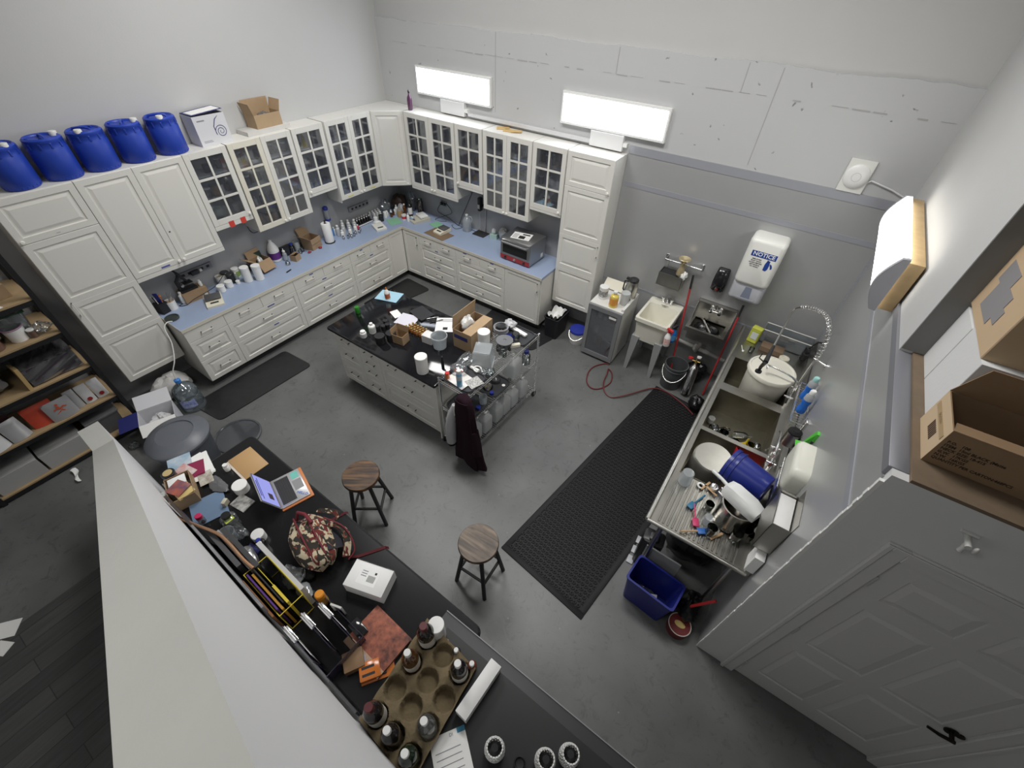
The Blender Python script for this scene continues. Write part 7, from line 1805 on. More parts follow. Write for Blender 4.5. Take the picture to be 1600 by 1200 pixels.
closed_box('box', 'small black and white box leaning between brown box and wall', dk(300, 530)+Vector((.0, .0, 0)), -.3, .05, .14, .11, mat('black_white_box', (.05, .05, .05), .4, var=.9, vscale=10, var2=(.6, .6, .58)))
t = flat_sheet('folder', 'light steel-blue plastic folder in front of the brown box', 'folder', dk(570, 610), -.32, .25, .24, mat('steel_blue_folder', (.16, .24, .36), .45), .006)
FZ2 = TZ_+.0065
closed_box('small_carton', 'little cream box standing on the blue folder edge', dk(715, 575, FZ2), .5, .03, .05, .05, mat('cream_print_box', (.55, .52, .40), .5))
t = vessel('glass_jar', 'squat clear jar with black cap and lime note behind the laptop', 'jar', dk(750, 720), [('body', ((.05, 0), (.056, .006), (.056, .055), (.035, .075), (.02, .08)), CLEARPL), ('cap', ((.032, .078), (.032, .10), (0, .102)), BLACKPL)], n=24)
g = G(); g.box(.0, .05, -.035, .03, .066, .068); g.build('lime_note', mat('lime_paper', (.58, .68, .10), .7), t)
vessel('pink_bottle', 'small bottle with bright pink cap by the copper tube', 'bottle', dk(520, 720, FZ2), [('body', tuple(cylp(.025, .06)), CLEARPL), ('cap', tuple(cylp(.024, .03, .06)), mat('hot_pink_cap', (.60, .03, .12), .4))])
crumpled('zip_bag', 'clear zip bag with purple seam behind the white tub', 'bag', dk(850, 830), .06, CLEARPL, 83, (1.3, .7, .9), .3)
vessel('plastic_tub', 'smoky clear plastic tub near the copper tube', 'tub', dk(760, 870), [('body', tuple(cupp(.055, .11, .045)), MILKYL)], n=24)
white_jar('white canister tub standing behind the water bottle', dk(1000, 860), .048, .085, lid=False)
bottle('crinkled clear water bottle lying upright by the white canister', dk(1030, 940), .034, .13, BORO, BLUEPL, .014, name='water_bottle')
closed_box('dark_blue_box', 'dark blue packet lying under the water bottle', dk(945, 955), .3, .10, .06, .018, NAVY, cat='packet')
crumpled('foil_bag', 'silver white foil bag by the yellow wire rack', 'bag', at(390, 875, z=TZ_), .075, SILVER, 84, (1.3, .8, .6), .25)
crumpled('plastic_bag', 'clear plastic bag next to the backpack foot', 'bag', tp(461, 905), .075, CLEARPL, 85, (1.2, .9, .6), .3)
crumpled('zip_bag', 'clear zip bag with purple stripe left of the orange bottle', 'bag', tp(478, 925), .055, MILKYL, 86, (1.2, .8, .5), .2)
# backpack
def camo():
    mm = bpy.data.materials.new('camo_print_fabric'); mm.use_nodes = True; nt = mm.node_tree; b = nt.nodes['Principled BSDF']; b.inputs['Roughness'].default_value = .85
    tc = nt.nodes.new('ShaderNodeTexCoord'); mp = nt.nodes.new('ShaderNodeMapping'); mp.inputs['Scale'].default_value = (1, 1.8, 1.2); mp.inputs['Rotation'].default_value = (0, 0, .6)
    nt.links.new(tc.outputs['Object'], mp.inputs[0])
    prev = None
    col = (.50, .43, .30, 1)
    base = nt.nodes.new('ShaderNodeRGB'); base.outputs[0].default_value = col; prev = base.outputs[0]
    for sc, off, th, c in ((12, 0, .55, (.13, .018, .016, 1)), (14, 7.3, .53, (.028, .024, .018, 1)), (21, 3.1, .67, (.26, .07, .04, 1))):
        ns = nt.nodes.new('ShaderNodeTexNoise'); ns.inputs['Scale'].default_value = sc; ns.inputs['Detail'].default_value = 1.5; ns.inputs['Distortion'].default_value = .8
        ad = nt.nodes.new('ShaderNodeVectorMath'); ad.inputs[1].default_value = (off, off*.7, off*.3); nt.links.new(mp.outputs[0], ad.inputs[0]); nt.links.new(ad.outputs[0], ns.inputs['Vector'])
        r = nt.nodes.new('ShaderNodeValToRGB'); r.color_ramp.elements[0].position = th-.02; r.color_ramp.elements[1].position = th
        nt.links.new(ns.outputs['Fac'], r.inputs[0])
        mx = nt.nodes.new('ShaderNodeMixRGB'); mx.inputs[2].default_value = c; nt.links.new(r.outputs[0], mx.inputs[0]); nt.links.new(prev, mx.inputs[1]); prev = mx.outputs[0]
    nt.links.new(prev, b.inputs['Base Color'])
    return mm
CAMO = camo(); MAROON = mat('maroon_webbing', (.14, .012, .02), .7)
bp_ = thing('backpack', 'camouflage backpack with maroon trim lying on the black table', 'backpack', (3.985, -4.87, TZ_), -.28)
g = G(); L = []; NR, NA = 18, 32
rb = random.Random(2)
for i in range(NR+1):
    s = i/NR; x = -.22+.46*s
    prof = math.sin(PI*min(max(s*.94+.03, 0), 1))**.42
    ring = []
    for k in range(NA):
        a = 2*PI*k/NA
        ry = .150*prof*(1+.04*math.sin(3*a+s*5)); rz_ = .105*prof*(1+.05*math.sin(4*a+s*7))
        y = ry*math.copysign(abs(math.cos(a))**.75, math.cos(a)); z = .105+rz_*math.copysign(abs(math.sin(a))**.75, math.sin(a))
        z *= (.62+.38*min(1, s*3)) if True else 1
        ring.append(g._v((x+.012*math.sin(5*a), y, max(z, .0)+.006*math.sin(17*s+3*a)*(z > .03))))
    L.append(ring)
g._f(L[0][::-1]); g._f(L[-1])
for a, b in zip(L, L[1:]):
    for k in range(NA): g._f([a[k], a[(k+1) % NA], b[(k+1) % NA], b[k]])
g.build('body', CAMO, bp_, ang=1.3)
def top_arc(y0, z0, x0, x1, bulge=0.0, n=12):
    return [(x0+(x1-x0)*i/n, y0+bulge*math.sin(PI*i/n), z0-.05*(2*i/n-1)**2) for i in range(n+1)]
for yy, zz in ((-.045, .219), (.035, .221)): g = G(); g.tube(top_arc(yy, zz, -.19, .20), .007, 6); g.build('maroon_seam', MAROON, bp_, ang=1.3)
g = G(); g.tube([(-.205, -.03, .12), (-.20, .0, .20), (-.13, .035, .235), (-.04, .05, .228)], .013, 8); g.build('top_handle', MAROON, bp_, ang=1.3)
g = G(); g.sheet(lambda u, v: (-.16+.17*math.sin(PI*u)*.35+.16*u, .10+.10*math.sin(PI*u)+.035*v, .15-.05*u+.05*math.sin(PI*u)+.02*v), 14, 4, .018); g.build('shoulder_strap', CAMO, bp_, ang=1.3)
g = G(); g.sheet(lambda u, v: (-.04+.30*u, .09+.10*math.sin(PI*u*.9)+.04*v, .20-.10*u*u-.03*v), 14, 4, .018); g.build('shoulder_strap', CAMO, bp_, ang=1.3)
g = G(); g.sheet(lambda u, v: (-.08+.27*u, .06+.09*v+.02*math.sin(PI*u), .205-.07*v-.03*u), 8, 5, .006); g.build('dark_back_panel', mat('dark_navy_mesh', (.02, .02, .028), .8), bp_, ang=1.3)
g = G(); g.tube(smooth([(-.04, .13, .21), (.10, .215, .17), (.24, .21, .09), (.27, .14, .05)], 6), .006, 6); g.build('strap_edge', MAROON, bp_, ang=1.3)
def web(pts, w=.011):
    g = G()
    P = [Vector(p) for p in pts]; a = []; b = []
    for i, p in enumerate(P):
        d = (P[min(i+1, len(P)-1)]-P[max(i-1, 0)]); n = Vector((-d.y, d.x, 0)); n = n.normalized() if n.length > 1e-6 else Vector((1, 0, 0))
        a.append(g._v(p+n*w)); b.append(g._v(p-n*w))
    for i in range(len(P)-1): g._f([a[i], a[i+1], b[i+1], b[i]])
    bmesh.ops.solidify(g.bm, geom=g.bm.faces[:], thickness=.002)
    return g
inv = (Matrix.Translation(bp_.location) @ Matrix.Rotation(-.28, 4, 'Z')).inverted()
for pts in ([(3.90, -4.72, TZ_+.05), (3.915, -4.67, TZ_+.006), (3.945, -4.58, TZ_+.005), (3.955, -4.555, TZ_-.01), (3.956, -4.552, TZ_-.06)], [(4.25, -4.80, TZ_+.03), (4.30, -4.745, TZ_+.006), (4.385, -4.62, TZ_+.005), (4.405, -4.588, TZ_+.003), (4.415, -4.568, TZ_-.03)]):
    web([inv @ Vector(p) for p in pts]).build('webbing_strap', MAROON, bp_)
crumpled('black_pouch', 'small black pouch tucked at the backpack foot', 'pouch', tp(482, 898), .045, mat('black_cloth', (.015, .015, .016), .8), 88, (1.3, .7, .5), .2)
# white shipping box
q = [at(*p_, z=TZ_+.11) for p_ in ((535.5, 911), (597.5, 932.5), (616, 893), (556, 874))]
c_ = (q[0]+q[1]+q[2]+q[3])/4; dv = (q[1]-q[0]); rz = math.atan2(dv.y, dv.x)
t = closed_box('shipping_box', 'white shipping box with barcode label on the black table', (c_.x, c_.y, TZ_), rz, .285, .185, .11, mat('white_card_box', (.76, .76, .75), .5))
G().box(-.075, .065, -.055, .06, .1102, .1108).build('address_label', mat('label_paper', (.80, .80, .79), .7), t)
for k in range(9): G().box(-.005+.006*k, -.002+.006*k, -.03, .012, .1108, .1112).build('barcode', INK, t)
for k in range(3): G().box(-.06, -.02, .03-.016*k, .036-.016*k, .1108, .1112).build('text_line', mat('grey_print', (.25, .25, .28), .6), t)
G().box(.03, .045, .025, .04, .1108, .1112).build('black_square', INK, t)
G().box(-.1425, .1425, .0885, .0915, .104, .1115).build('lid_edge', INK, t)
vessel('spice_bottle', 'orange squeeze bottle with orange cap in front of the wire rack', 'bottle', tp(508, 941), [('body', ((.026, 0), (.029, .006), (.029, .10), (.026, .115)), mat('amber_orange', (.50, .20, .03), .25)), ('cap', ((.030, .112), (.030, .145), (.024, .152), (0, .152)), mat('bright_orange_cap', (.75, .28, .02), .4)), ('label_band', ((.0296, .03), (.0296, .09)), mat('orange_label2', (.62, .33, .08), .5), True)], n=24)
t = thing('sachet', 'white and grey sachet standing right of the orange bottle', 'sachet', tp(531, 958), .3); g = G(); g.sheet(lambda u, v: (-.04+.08*u, .014*math.sin(PI*u)*(1-v), .005+.115*v), 6, 6, .012); g.build('pouch', mat('white_sachet', (.66, .65, .62), .5), t)
t = thing('plastic_case', 'clear black plastic case behind the red-brown book', 'case', tp(562, 985), -.1); G().box(-.06, .06, -.035, .035, 0, .05, .004).build('body', mat('smoky_black_case', (.02, .02, .022), .12), t)
# book
b0 = at(590, 945, z=TZ_+.03); b1 = at(643, 998, z=TZ_+.03); dv = b1-b0; rz = math.atan2(dv.y, dv.x)
bk = thing('book', 'thick book with red and black rocky cover on the black table', 'book', (b0.x, b0.y, TZ_), rz)
BW, BH = dv.length, .27
COVER = mat('rocky_red_cover', (.48, .15, .085), .35, var=.8, vscale=15, var2=(.012, .010, .016))
G().box(.004, BW-.004, -BH+.004, -.004, .004, .026).build('pages', PAPER, bk)
G().box(0, BW, -BH, 0, .026, .030).build('front_cover', COVER, bk); G().box(0, BW, -BH, 0, 0, .004).build('back_cover', COVER, bk)
G().box(0, BW, -BH-.004, -BH+.001, 0, .030).build('spine', mat('tan_spine', (.40, .25, .15), .5), bk)
G().box(.0, BW, -BH, -BH+.045, .0301, .0306).build('title_band', mat('tan_title_band', (.42, .28, .18), .5), bk)
lettering('NAL P', .045, mat('blue_title_ink', (.30, .36, .50), .5), bk, (BW*.42, -BH+.022, .0307), (-1, 0, 0), (0, -1, 0))
# kraft gift box, orange packets
t = closed_box('kraft_box', 'small flat brown box with faint print beside the orange packet', at(547, 1040, z=TZ_)+Vector((.01, .03, 0)), -.55, .11, .12, .055, mat('brown_gift_box', (.26, .16, .085), .7))
ORP = mat('orange_packaging', (.62, .18, .03), .4)
t = thing('tool_packet', 'orange hanging packet with black pliers window near the bottle tray', 'packet', at(588, 1052, z=TZ_)+Vector((-.01, .02, .0)), .95)
G().box(-.10, .10, -.06, .06, 0, .006, .002).build('card', ORP, t); G().box(-.10, .02, -.05, .05, .006, .045, .004).build('blister', mat('orange_blister', (.58, .17, .03), .2), t)
G().box(.025, .05, -.04, .04, .006, .02).build('black_insert', INK, t); G().box(.065, .09, .01, .04, .006, .0066).build('white_code', PAPER, t)
for k in range(2): G().box(-.085, -.01, -.03+.04*k, -.015+.04*k, .045, .0456).build('text_line', INK, t)
# leaning files, frames and clipboards between table and wall
def yb(x): return gy(x)+.012
def upright(name, label, cat, x0, x1, dy, th, h, m_, lean=0.0, group=None, z0=TZ_):
    t = thing(name, label, cat, (x0, yb(x0)+dy, z0+.0005), -.04, group)
    g = G(); L_ = x1-x0
    a = [(0, 0, 0), (L_, 0, 0), (L_, th, 0), (0, th, 0)]; b = [(0, -lean, h), (L_, -lean, h), (L_, th-lean, h), (0, th-lean, h)]
    A_ = [g._v(p) for p in a]; B_ = [g._v(p) for p in b]
    g._f(A_[::-1]); g._f(B_)
    for i in range(4): g._f([A_[i], A_[(i+1) % 4], B_[(i+1) % 4], B_[i]])
    g.build('body', m_, t); return t
upright('picture_frame', 'dark framed panel leaning flat against the stair wall', 'frame', 3.02, 3.50, .004, .015, .33, mat('dark_brown_frame', (.06, .045, .04), .5), 0)
upright('board', 'white edged grey panel leaning on the stair wall behind the binders', 'board', 3.40, 4.25, .008, .014, .34, mat('grey_white_panel', (.30, .30, .31), .5, var=.5, vscale=8), 0)
BIND = [('grey binder', mat('dark_grey_binder', (.10, .10, .105), .5)), ('pale', mat('pale_file', (.55, .55, .54), .6)), ('slate', mat('slate_binder', (.06, .06, .065), .5)), ('paper', mat('page_block', (.50, .49, .46), .8, var=.3, vscale=40))]
for k, (x0, x1, dy, th, h, mi, lab) in enumerate(((3.45, 3.86, .045, .03, .27, 0, 'dark grey binder standing behind the copper rail'), (3.50, 3.92, .085, .022, .25, 3, 'grey page block standing between the binders'), (3.52, 3.95, .115, .03, .26, 2, 'slate black binder standing just behind the copper rail'), (3.80, 4.30, .205, .030, .25, 1, 'off-white binder standing in front of the yellow folders'))):
    upright('binder', lab, 'binder', x0, x1, dy, th, h, BIND[mi][1])
pts = [at(272, 806, z=1.215), at(300, 818, z=1.215), at(338, 833, z=1.21), at(356, 847, z=1.205), at(380, 874, z=1.20), at(396, 888, z=1.195)]
for p in pts: p.y = min(p.y, 9)
cr = thing('copper_rail', 'copper coloured curved rim of a tray standing on edge along the table back', 'tray', (pts[3].x, pts[3].y, TZ_))
o = Vector(cr.location)
g = G(); S2 = smooth(pts, 8); g.tube([p-o for p in S2], .011, 8); g.build('rim', mat('copper_rim', (.42, .24, .14), .3, metal=.7), cr)
g = G(); a = [g._v(p-o) for p in S2]; b = [g._v(Vector((p.x, p.y, TZ_+.001))-o) for p in S2]
for i in range(len(S2)-1): g._f([a[i], a[i+1], b[i+1], b[i]])
bmesh.ops.solidify(g.bm, geom=g.bm.faces[:], thickness=.006)
g.build('panel', mat('grey_tray_face', (.17, .17, .175), .4), cr)
YW = mat('yellow_wire', (.72, .58, .06), .4)
rk = thing('wire_file_rack', 'yellow wire file rack holding folders at the table back', 'rack', (3.92, yb(3.92)+.045, TZ_), -.04)
g = G()
for xx in (0, .40):
    g.tube([(xx, 0, .002), (xx, .16, .002), (xx, .16, .24), (xx, 0, .24)], .003, 6, True)
for yy, zz in ((0, .24), (.16, .24), (.08, .24), (.16, .12), (0, .12), (.16, .003), (0, .003)): g.rod((0, yy, zz), (.40, yy, zz), .0028, 6)
g.tube([(0, .16, .24), (.05, .16, .29), (.35, .16, .29), (.40, .16, .24)], .003, 6)
g.build('frame', YW, rk)
for k, (dx, dy, th, h, m_, lab) in enumerate(((.02, .055, .010, .26, mat('purple_folder', (.10, .03, .22), .5), 'deep purple folder in the yellow rack'), (.04, .075, .014, .25, mat('amber_folder', (.50, .26, .03), .4), 'amber orange folder in the yellow rack'), (.02, .100, .008, .27, mat('black_folder', (.02, .02, .022), .5), 'black folder in the yellow rack'), (.22, .115, .016, .27, mat('yellow_box_folder', (.70, .55, .05), .5), 'yellow printed box file at the right of the yellow rack'), (.03, .015, .012, .25, mat('brown_folder', (.26, .11, .04), .5), 'brown folder at the back of the yellow rack'))):
    upright('folder', lab, 'folder', 3.93+dx, 3.93+dx+(.34 if k != 3 else .16), dy, th, h, m_, z0=TZ_+.006)
ACR = thin_glass('violet_clear_acrylic', (.62, .60, .78), .25, .05, milk=.30, milkcol=(.16, .14, .26))
for k, (x0, dy, lab) in enumerate(((4.37, .030, 'clear violet clipboard nearest the stair wall'), (4.39, .135, 'clear violet clipboard, middle of the three'), (4.43, .235, 'clear violet clipboard nearest the white sachet'))):
    x1 = x0+.31
    t = upright('clipboard', lab, 'clipboard', x0, x1, dy, .004, .225, ACR, .01)
    G().box(.02, .26, .0045, .007, .01, .20).build('paper_sheet', PAPER, t)
    G().box(.03, .20, -.0035, -.001, .015, .19).build('dark_sheet', mat('dark_document', (.03, .03, .045), .5), t)
    g = G(); g.box(.02, .14, -.018, .014, .205, .222, .003); g.rod((.02, -.002, .232), (.14, -.002, .232), .006, 8); g.build('clip', CHROME, t)
    for xx in (.04, .08, .12): G().box(xx-.008, xx+.008, -.022, .018, .19, .207).build('clip_spring', BLACKPL, t)
t = thing('acrylic_rack', 'clear violet acrylic tray holding the clipboards', 'rack', (4.355, yb(4.355)+.018, TZ_), -.04)
g = G(); g.box(0, .40, 0, .004, .002, .12); g.box(0, .40, .265, .269, .002, .10); g.box(.396, .40, .004, .265, .002, .11); g.build('walls', ACR, t)
upright('folder', 'grey flat folder lying upright at the right end near the pulp tray', 'folder', 4.78, 5.02, .008, .012, .10, mat('slate_binder', (.06, .06, .065), .5))
# bottle tray with bottles
TRZ = BD+.0005
PULP = mat('moulded_pulp', (.19, .145, .08), .9, bump=.5, bscale=60, var=.25, vscale=12)
def tr_(a, b, z=TRZ+.065): return at(400+a/4, 900+b/4, z=z)
c00 = tr_(870, 700); c10 = tr_(970, 820); c01 = tr_(975, 540)
ev = (c10-c00); fv = (c01-c00)
pulp = thing('bottle_tray', 'moulded pulp bottle tray with round cells at the right end of the table', 'tray', (c00.x, c00.y, TRZ), 0)
g = G()
exy = Vector((ev.x, ev.y, 0)); fxy = Vector((fv.x, fv.y, 0))
cells = [(i, j) for i in range(0, 3) for j in range(-1, 3)]
def cell(i, j): return exy*(i*1.0)+fxy*(j*1.0)
rc = min(exy.length, fxy.length)*.455
def ptop(u, v):     # top surface as a fine grid with round dips
    i = -.52+3.04*u; j = -1.52+4.04*v
    p = exy*i+fxy*j
    ci, cj = min(max(round(i), 0), 2), min(max(round(j), -1), 2)
    d = (p-cell(ci, cj)).length
    h = .072+.008*math.cos(2*PI*(i-.5))*math.cos(2*PI*(j-.5))
    if d < rc-.008: h = .006
    elif d < rc: h = .006+(h-.006)*(d-rc+.008)/.008
    return (p.x, p.y, h)
g.sheet(ptop, 60, 80, .004)
g.build('body', PULP, pulp, ang=1.0)
BZ_ = TRZ+.0105
cw = lambda i, j: Vector((c00.x, c00.y, 0))+cell(i, j)+Vector((0, 0, BZ_))
WL = mat('white_bottle_label', (.68, .66, .60), .6)
def big(label, loc, body, capm, lab=True, h=.27, r=.049, hs=.55):
    return bottle(label, loc, r, h, body, capm, .017, hs=hs, hn=.80, caph=.13, lab=WL if lab else None, n=26)
AMBC = thin_glass('amber_clear_glass', (.75, .42, .16), .2, .04, milk=.45, milkcol=(.22, .09, .02))
REDTOP = mat('dark_red_cap', (.10, .018, .022), .5)
cl_ = [('a', (950, 560), AMBC, WHITEPL, 'amber bottle with white cap and label in the pulp tray', True), ('b', (1230, 605), DARKGL, WHITEPL, 'near-black bottle with ribbed white cap in the pulp tray', True), ('c', (1075, 905), CLEARPL, WHITEPL, 'clear bottle of pale oil with white cap in the pulp tray', False),
       ('d', (890, 965), DARKGL, WHITEPL, 'dark bottle with stamped white cap in the pulp tray, left of two', False), ('e', (985, 1060), mat('dark_green_glass', (.012, .022, .012), .07, coat=.4), WHITEPL, 'dark green bottle with stamped white cap, nearest the picture bottom', False)]
for k, (nm, (a, b), bm_, cm_, lab, lb) in enumerate(cl_):
    p = tr_(a, b, BZ_+.09)
    # nearest free cell
    best = min(((p.xy-(cw(i, j)).xy).length, i, j) for i, j in cells)
    loc = cw(best[1], best[2])
    if nm in 'ab' : pass
    t = big(lab, loc, bm_, cm_, lb)
    cells.remove((best[1], best[2]))
for (a, b, lab) in ((1065, 470, 'black bottle with dark red wax top by the tall white canister'), (760, 870, 'black bottle with dark red wax top at the stair wall side of the tray')):
    p = tr_(a, b, BZ_+.10)
    best = min(((p.xy-(cw(i, j)).xy).length, i, j) for i, j in cells)
    loc = cw(best[1], best[2]); cells.remove((best[1], best[2]))
    bottle(lab, loc, .053, .30, DARKGL, REDTOP, .020, hs=.58, hn=.80, caph=.16, lab=WL, n=26)
tpz = TZ_
white_jar('tall white canister with moulded lid at the right end of the table', at(686, 993, z=TZ_), .050, .215, name='canister', cat='canister', body=mat('dimpled_white', (.72, .72, .71), .5, bump=.4, bscale=70), lidm=WHITEPL)
bottle('dark dropper bottle with white cap between canister and white carton', at(714, 1022, z=TRZ+.012), .026, .095, DARKGL, WHITEPL, .012, caph=.3, hs=.6, hn=.72)
bottle('amber red dropper bottle with white cap beside the white carton', at(738, 1043, z=TRZ+.012), .028, .10, mat('dark_red_amber', (.12, .025, .012), .15), WHITEPL, .013, caph=.3, hs=.6, hn=.72)
vessel('cork', 'small cork stopper lying in front of the tall white canister', 'cork', at(699, 1004, z=TRZ+.012), [('body', ((.010, 0), (.012, .03), (0, .031)), mat('cork', (.52, .38, .22), .8))], n=12)
wa, wb = at(715, 1105, z=TRZ+.11), at(768, 1028, z=TRZ+.11); dv = wb-wa; rz = math.atan2(dv.y, dv.x); md = (wa+wb)/2
t = closed_box('white_carton', 'narrow white carton standing along the right side of the pulp tray', (md.x+.035, md.y-.01, BD+.0005), rz, dv.length+.02, .075, .10, mat('white_card_box', (.76, .76, .75), .5), cat='carton')
G().box(-dv.length/2-.01, dv.length/2+.01, -.0385, -.0375, .088, .1005).build('lid_flap', PAPER, t)
# paper and foam sleeves at the very bottom
pa = at(715, 1180, z=BD+.006)
t = thing('letter', 'white printed letter with blue corner at the bottom of the picture', 'paper', (pa.x, pa.y-.04, BD+.0005), .95)
G().box(-.10, .10, -.14, .14, 0, .003).build('sheet', PAPER, t); G().box(.055, .10, .115, .14, .003, .0036).build('blue_corner', mat('teal_blue_print', (.05, .25, .40), .5), t)
for k in range(6): G().box(-.08, .06, .06-.03*k, .064-.03*k, .003, .0036).build('text_line', mat('grey_print', (.25, .25, .28), .6), t)
lettering('DI', .022, mat('grey_print', (.25, .25, .28), .6), t, (.02, .12, .0034), (1, 0, 0), (0, 1, 0))
FOAM = mat('white_foam_net', (.78, .78, .76), .8)
def sleeve(label, loc, tiltv=(0, 0, 0)):
    t = thing('foam_net_sleeve', label, 'sleeve', loc, 0, rot=tiltv)
    g = G(); H_ = .16; n = 18
    def R(z): return .040+.012*math.sin(PI*min(1, z/H_)*.9+.25)
    for d in (1, -1):
        for k in range(n):
            pts = [(R(z)*math.cos(2*PI*k/n+d*z*7), R(z)*math.sin(2*PI*k/n+d*z*7), z) for z in [H_*q/9 for q in range(10)]]
            g.tube(pts, .0042, 5)
    g.build('net', FOAM, t)
    g = G(); g.lathe([(.028, .002), (.033, .05), (.033, .12), (.018, .14), (.018, .145), (0, .145)], n=18); g.build('dark_bottle', mat('charcoal_bottle', (.025, .025, .027), .3), t)
    return t
for u, v, lab in ((773, 1170, 'white foam net sleeve around a dark bottle, leftmost at the bottom edge'), (852, 1188, 'white foam net sleeve around a dark bottle, middle at the bottom edge'), (890, 1180, 'white foam net sleeve around a dark bottle, rightmost at the bottom edge')):
    p = at(u, v, z=BD+.10)
    sleeve(lab, (p.x, p.y, BD+.0005))
vessel('bottle_stopper', 'round black stopper lying between the foam sleeves', 'stopper', at(812, 1193, z=BD+.01), [('body', ((.03, 0), (.032, .02), (.026, .025), (.022, .012), (0, .010)), BLACKPL)])
# ------------------------------------------------------------------ shelving at the left
rack = thing('storage_shelving', 'black steel shelving with plywood shelves against the left wall', 'shelving', (0, 0, 0))
def ply_mat():
    return mat('pale_plywood', (.42, .30, .165), .65, var=.2, vscale=7)
PLY = ply_mat(); RBLK = mat('black_steel', (.02, .02, .022), .45, metal=.3)
RX, YR, YE = .58, -4.965, -7.6
SHZ = (.075, .535, .965, 1.395, 1.76)
for z in SHZ:
    G().box(.03, RX, YE, YR, z-.016, z).build('shelf', PLY, rack)
    g = G(); g.box(.03, RX+.004, YE, YR, z-.06, z-.017); 
    g.build('beam', RBLK, rack)
for x in (.03, RX-.02):
    for y in (YR+.005, -6.25, YE):
        g = G(); g.box(x, x+.035, y-.02, y+.02, 0, 2.3)
        g.mi = 1
        for k in range(24): g.box(x+.008, x+.027, y+.0195, y+.0205, .1+.09*k, .14+.09*k)
        g.build('upright', [RBLK, mat('slot_grey', (.25, .25, .26), .5)], rack)
# goods: top shelf down to the floor shelf
def on(u, v, k, x=None):
    p = at(u, v, z=SHZ[k]+.001)
    return p
o = closed_box('box', 'small kraft box with white label on the topmost visible shelf', (.30, -5.18, SHZ[4]+.001), .1, .25, .22, .12, KRAFT)
flat_sheet('paper', 'white sheet lying at the front of the topmost visible shelf', 'paper', (.50, -5.24, SHZ[4]+.001), .3, .16, .10, PAPER)
Z3 = SHZ[3]+.001
t = thing('storage_tub', 'clear plastic tub with dark green rim and white stack inside on the shelf', 'tub', (.30, -5.20, Z3), 0)
g = G(); tapered_bin(t, .17, .11, .24, .85, CLEARPL, 'body', .006)
g = G(); g.tube([(-.175, -.115, .24), (.175, -.115, .24), (.175, .115, .24), (-.175, .115, .24)], .010, 6, True); g.build('green_rim', mat('dark_green_rim', (.02, .13, .05), .4), t)
G().box(-.13, .13, -.08, .08, .012, .22, .01).build('white_stack', mat('off_white_stack', (.60, .60, .56), .7), t)
t = open_cup('white tub with mauve rim in front of the green-rimmed tub', (.44, -5.23, Z3+.0), .075, .13, WHITEPL, None, 'tub', 'tub')
g = G(); g.tube([(.075*math.cos(a*PI/12), .075*math.sin(a*PI/12), .13) for a in range(24)], .006, 6, True); g.build('mauve_rim', mat('mauve_plastic', (.35, .20, .30), .5), t)
white_jar('clear jar of brown powder at the left on the tub shelf', (.47, -5.41, Z3), .06, .16, body=mat('brown_powder_jar', (.16, .09, .065), .4), lidm=mat('crimson_lid', (.30, .02, .05), .4))
bottle('pale green bottle at the frame edge on the tub shelf', (.50, -5.50, Z3), .06, .20, mat('sage_green_plastic', (.36, .41, .30), .5), WHITEPL, .03)
crumpled('plastic_bag', 'crumpled clear bag of white bits at the right end of the tub shelf', 'bag', (.48, -5.06, Z3), .055, CLEARPL, 91, (1, 1.2, .9), .35)
crumpled('plastic_bag', 'white crumpled wrap over the tubs near the frame edge', 'bag', (.36, -5.42, Z3), .07, mat('white_film', (.62, .62, .63), .4), 92, (1, 1.2, .9), .35)
vessel('amber_jar', 'small clear jar with brown contents beside the mauve tub', 'jar', (.50, -5.14, Z3), [('body', tuple(cylp(.03, .07)), mat('brown_jar', (.14, .09, .07), .3)), ('lid', tuple(cylp(.031, .015, .07)), WHITEPL)])
Z2 = SHZ[2]+.001
t = closed_box('bag_stack', 'stack of dark bags in clear shiny wrap on the middle shelf', (.33, -5.21, Z2), 0, .40, .40, .20, mat('dark_purple_bags', (.05, .038, .055), .3, bump=.5, bscale=12), cat='bags', b=.03)
g = G(); g.sheet(lambda u, v: (.203+.004*math.sin(40*v+9*u), -.205+.41*u, .01+.19*v), 20, 8, .002); g.sheet(lambda u, v: (-.1+.31*v, -.21+.42*u, .204+.008*math.sin(25*u+8*v)), 20, 8, .002); g.build('shiny_wrap', thin_glass('shiny_wrap', (.85, .85, .88), .5, .12, milk=.25, milkcol=(.5, .5, .52)), t)
t = thing('bag', 'open tan paper bag standing beside the wrapped bag stack', 'bag', (.45, -5.46, Z2), .2); g = G(); g.slab([(-.10, .02, 0), (.10, -.02, 0), (.11, .0, .24), (-.12, .03, .20)], .03); g.build('body', mat('tan_paper_bag', (.50, .35, .15), .7), t)
crumpled('plastic_bag', 'dark grey shiny plastic bundle at the frame edge, middle shelf', 'bag', (.36, -5.68, Z2), .13, mat('grey_shiny_film', (.20, .20, .21), .25, bump=.6, bscale=14), 94, (1, 1.1, .9), .3)
crumpled('plastic_bag', 'pale shiny plastic packet in front of the dark grey bundle', 'bag', (.52, -5.75, Z2), .07, mat('pale_shiny_film', (.50, .50, .51), .25, bump=.6, bscale=14), 95, (.6, 1.4, .7), .3)
Z1 = SHZ[1]+.001
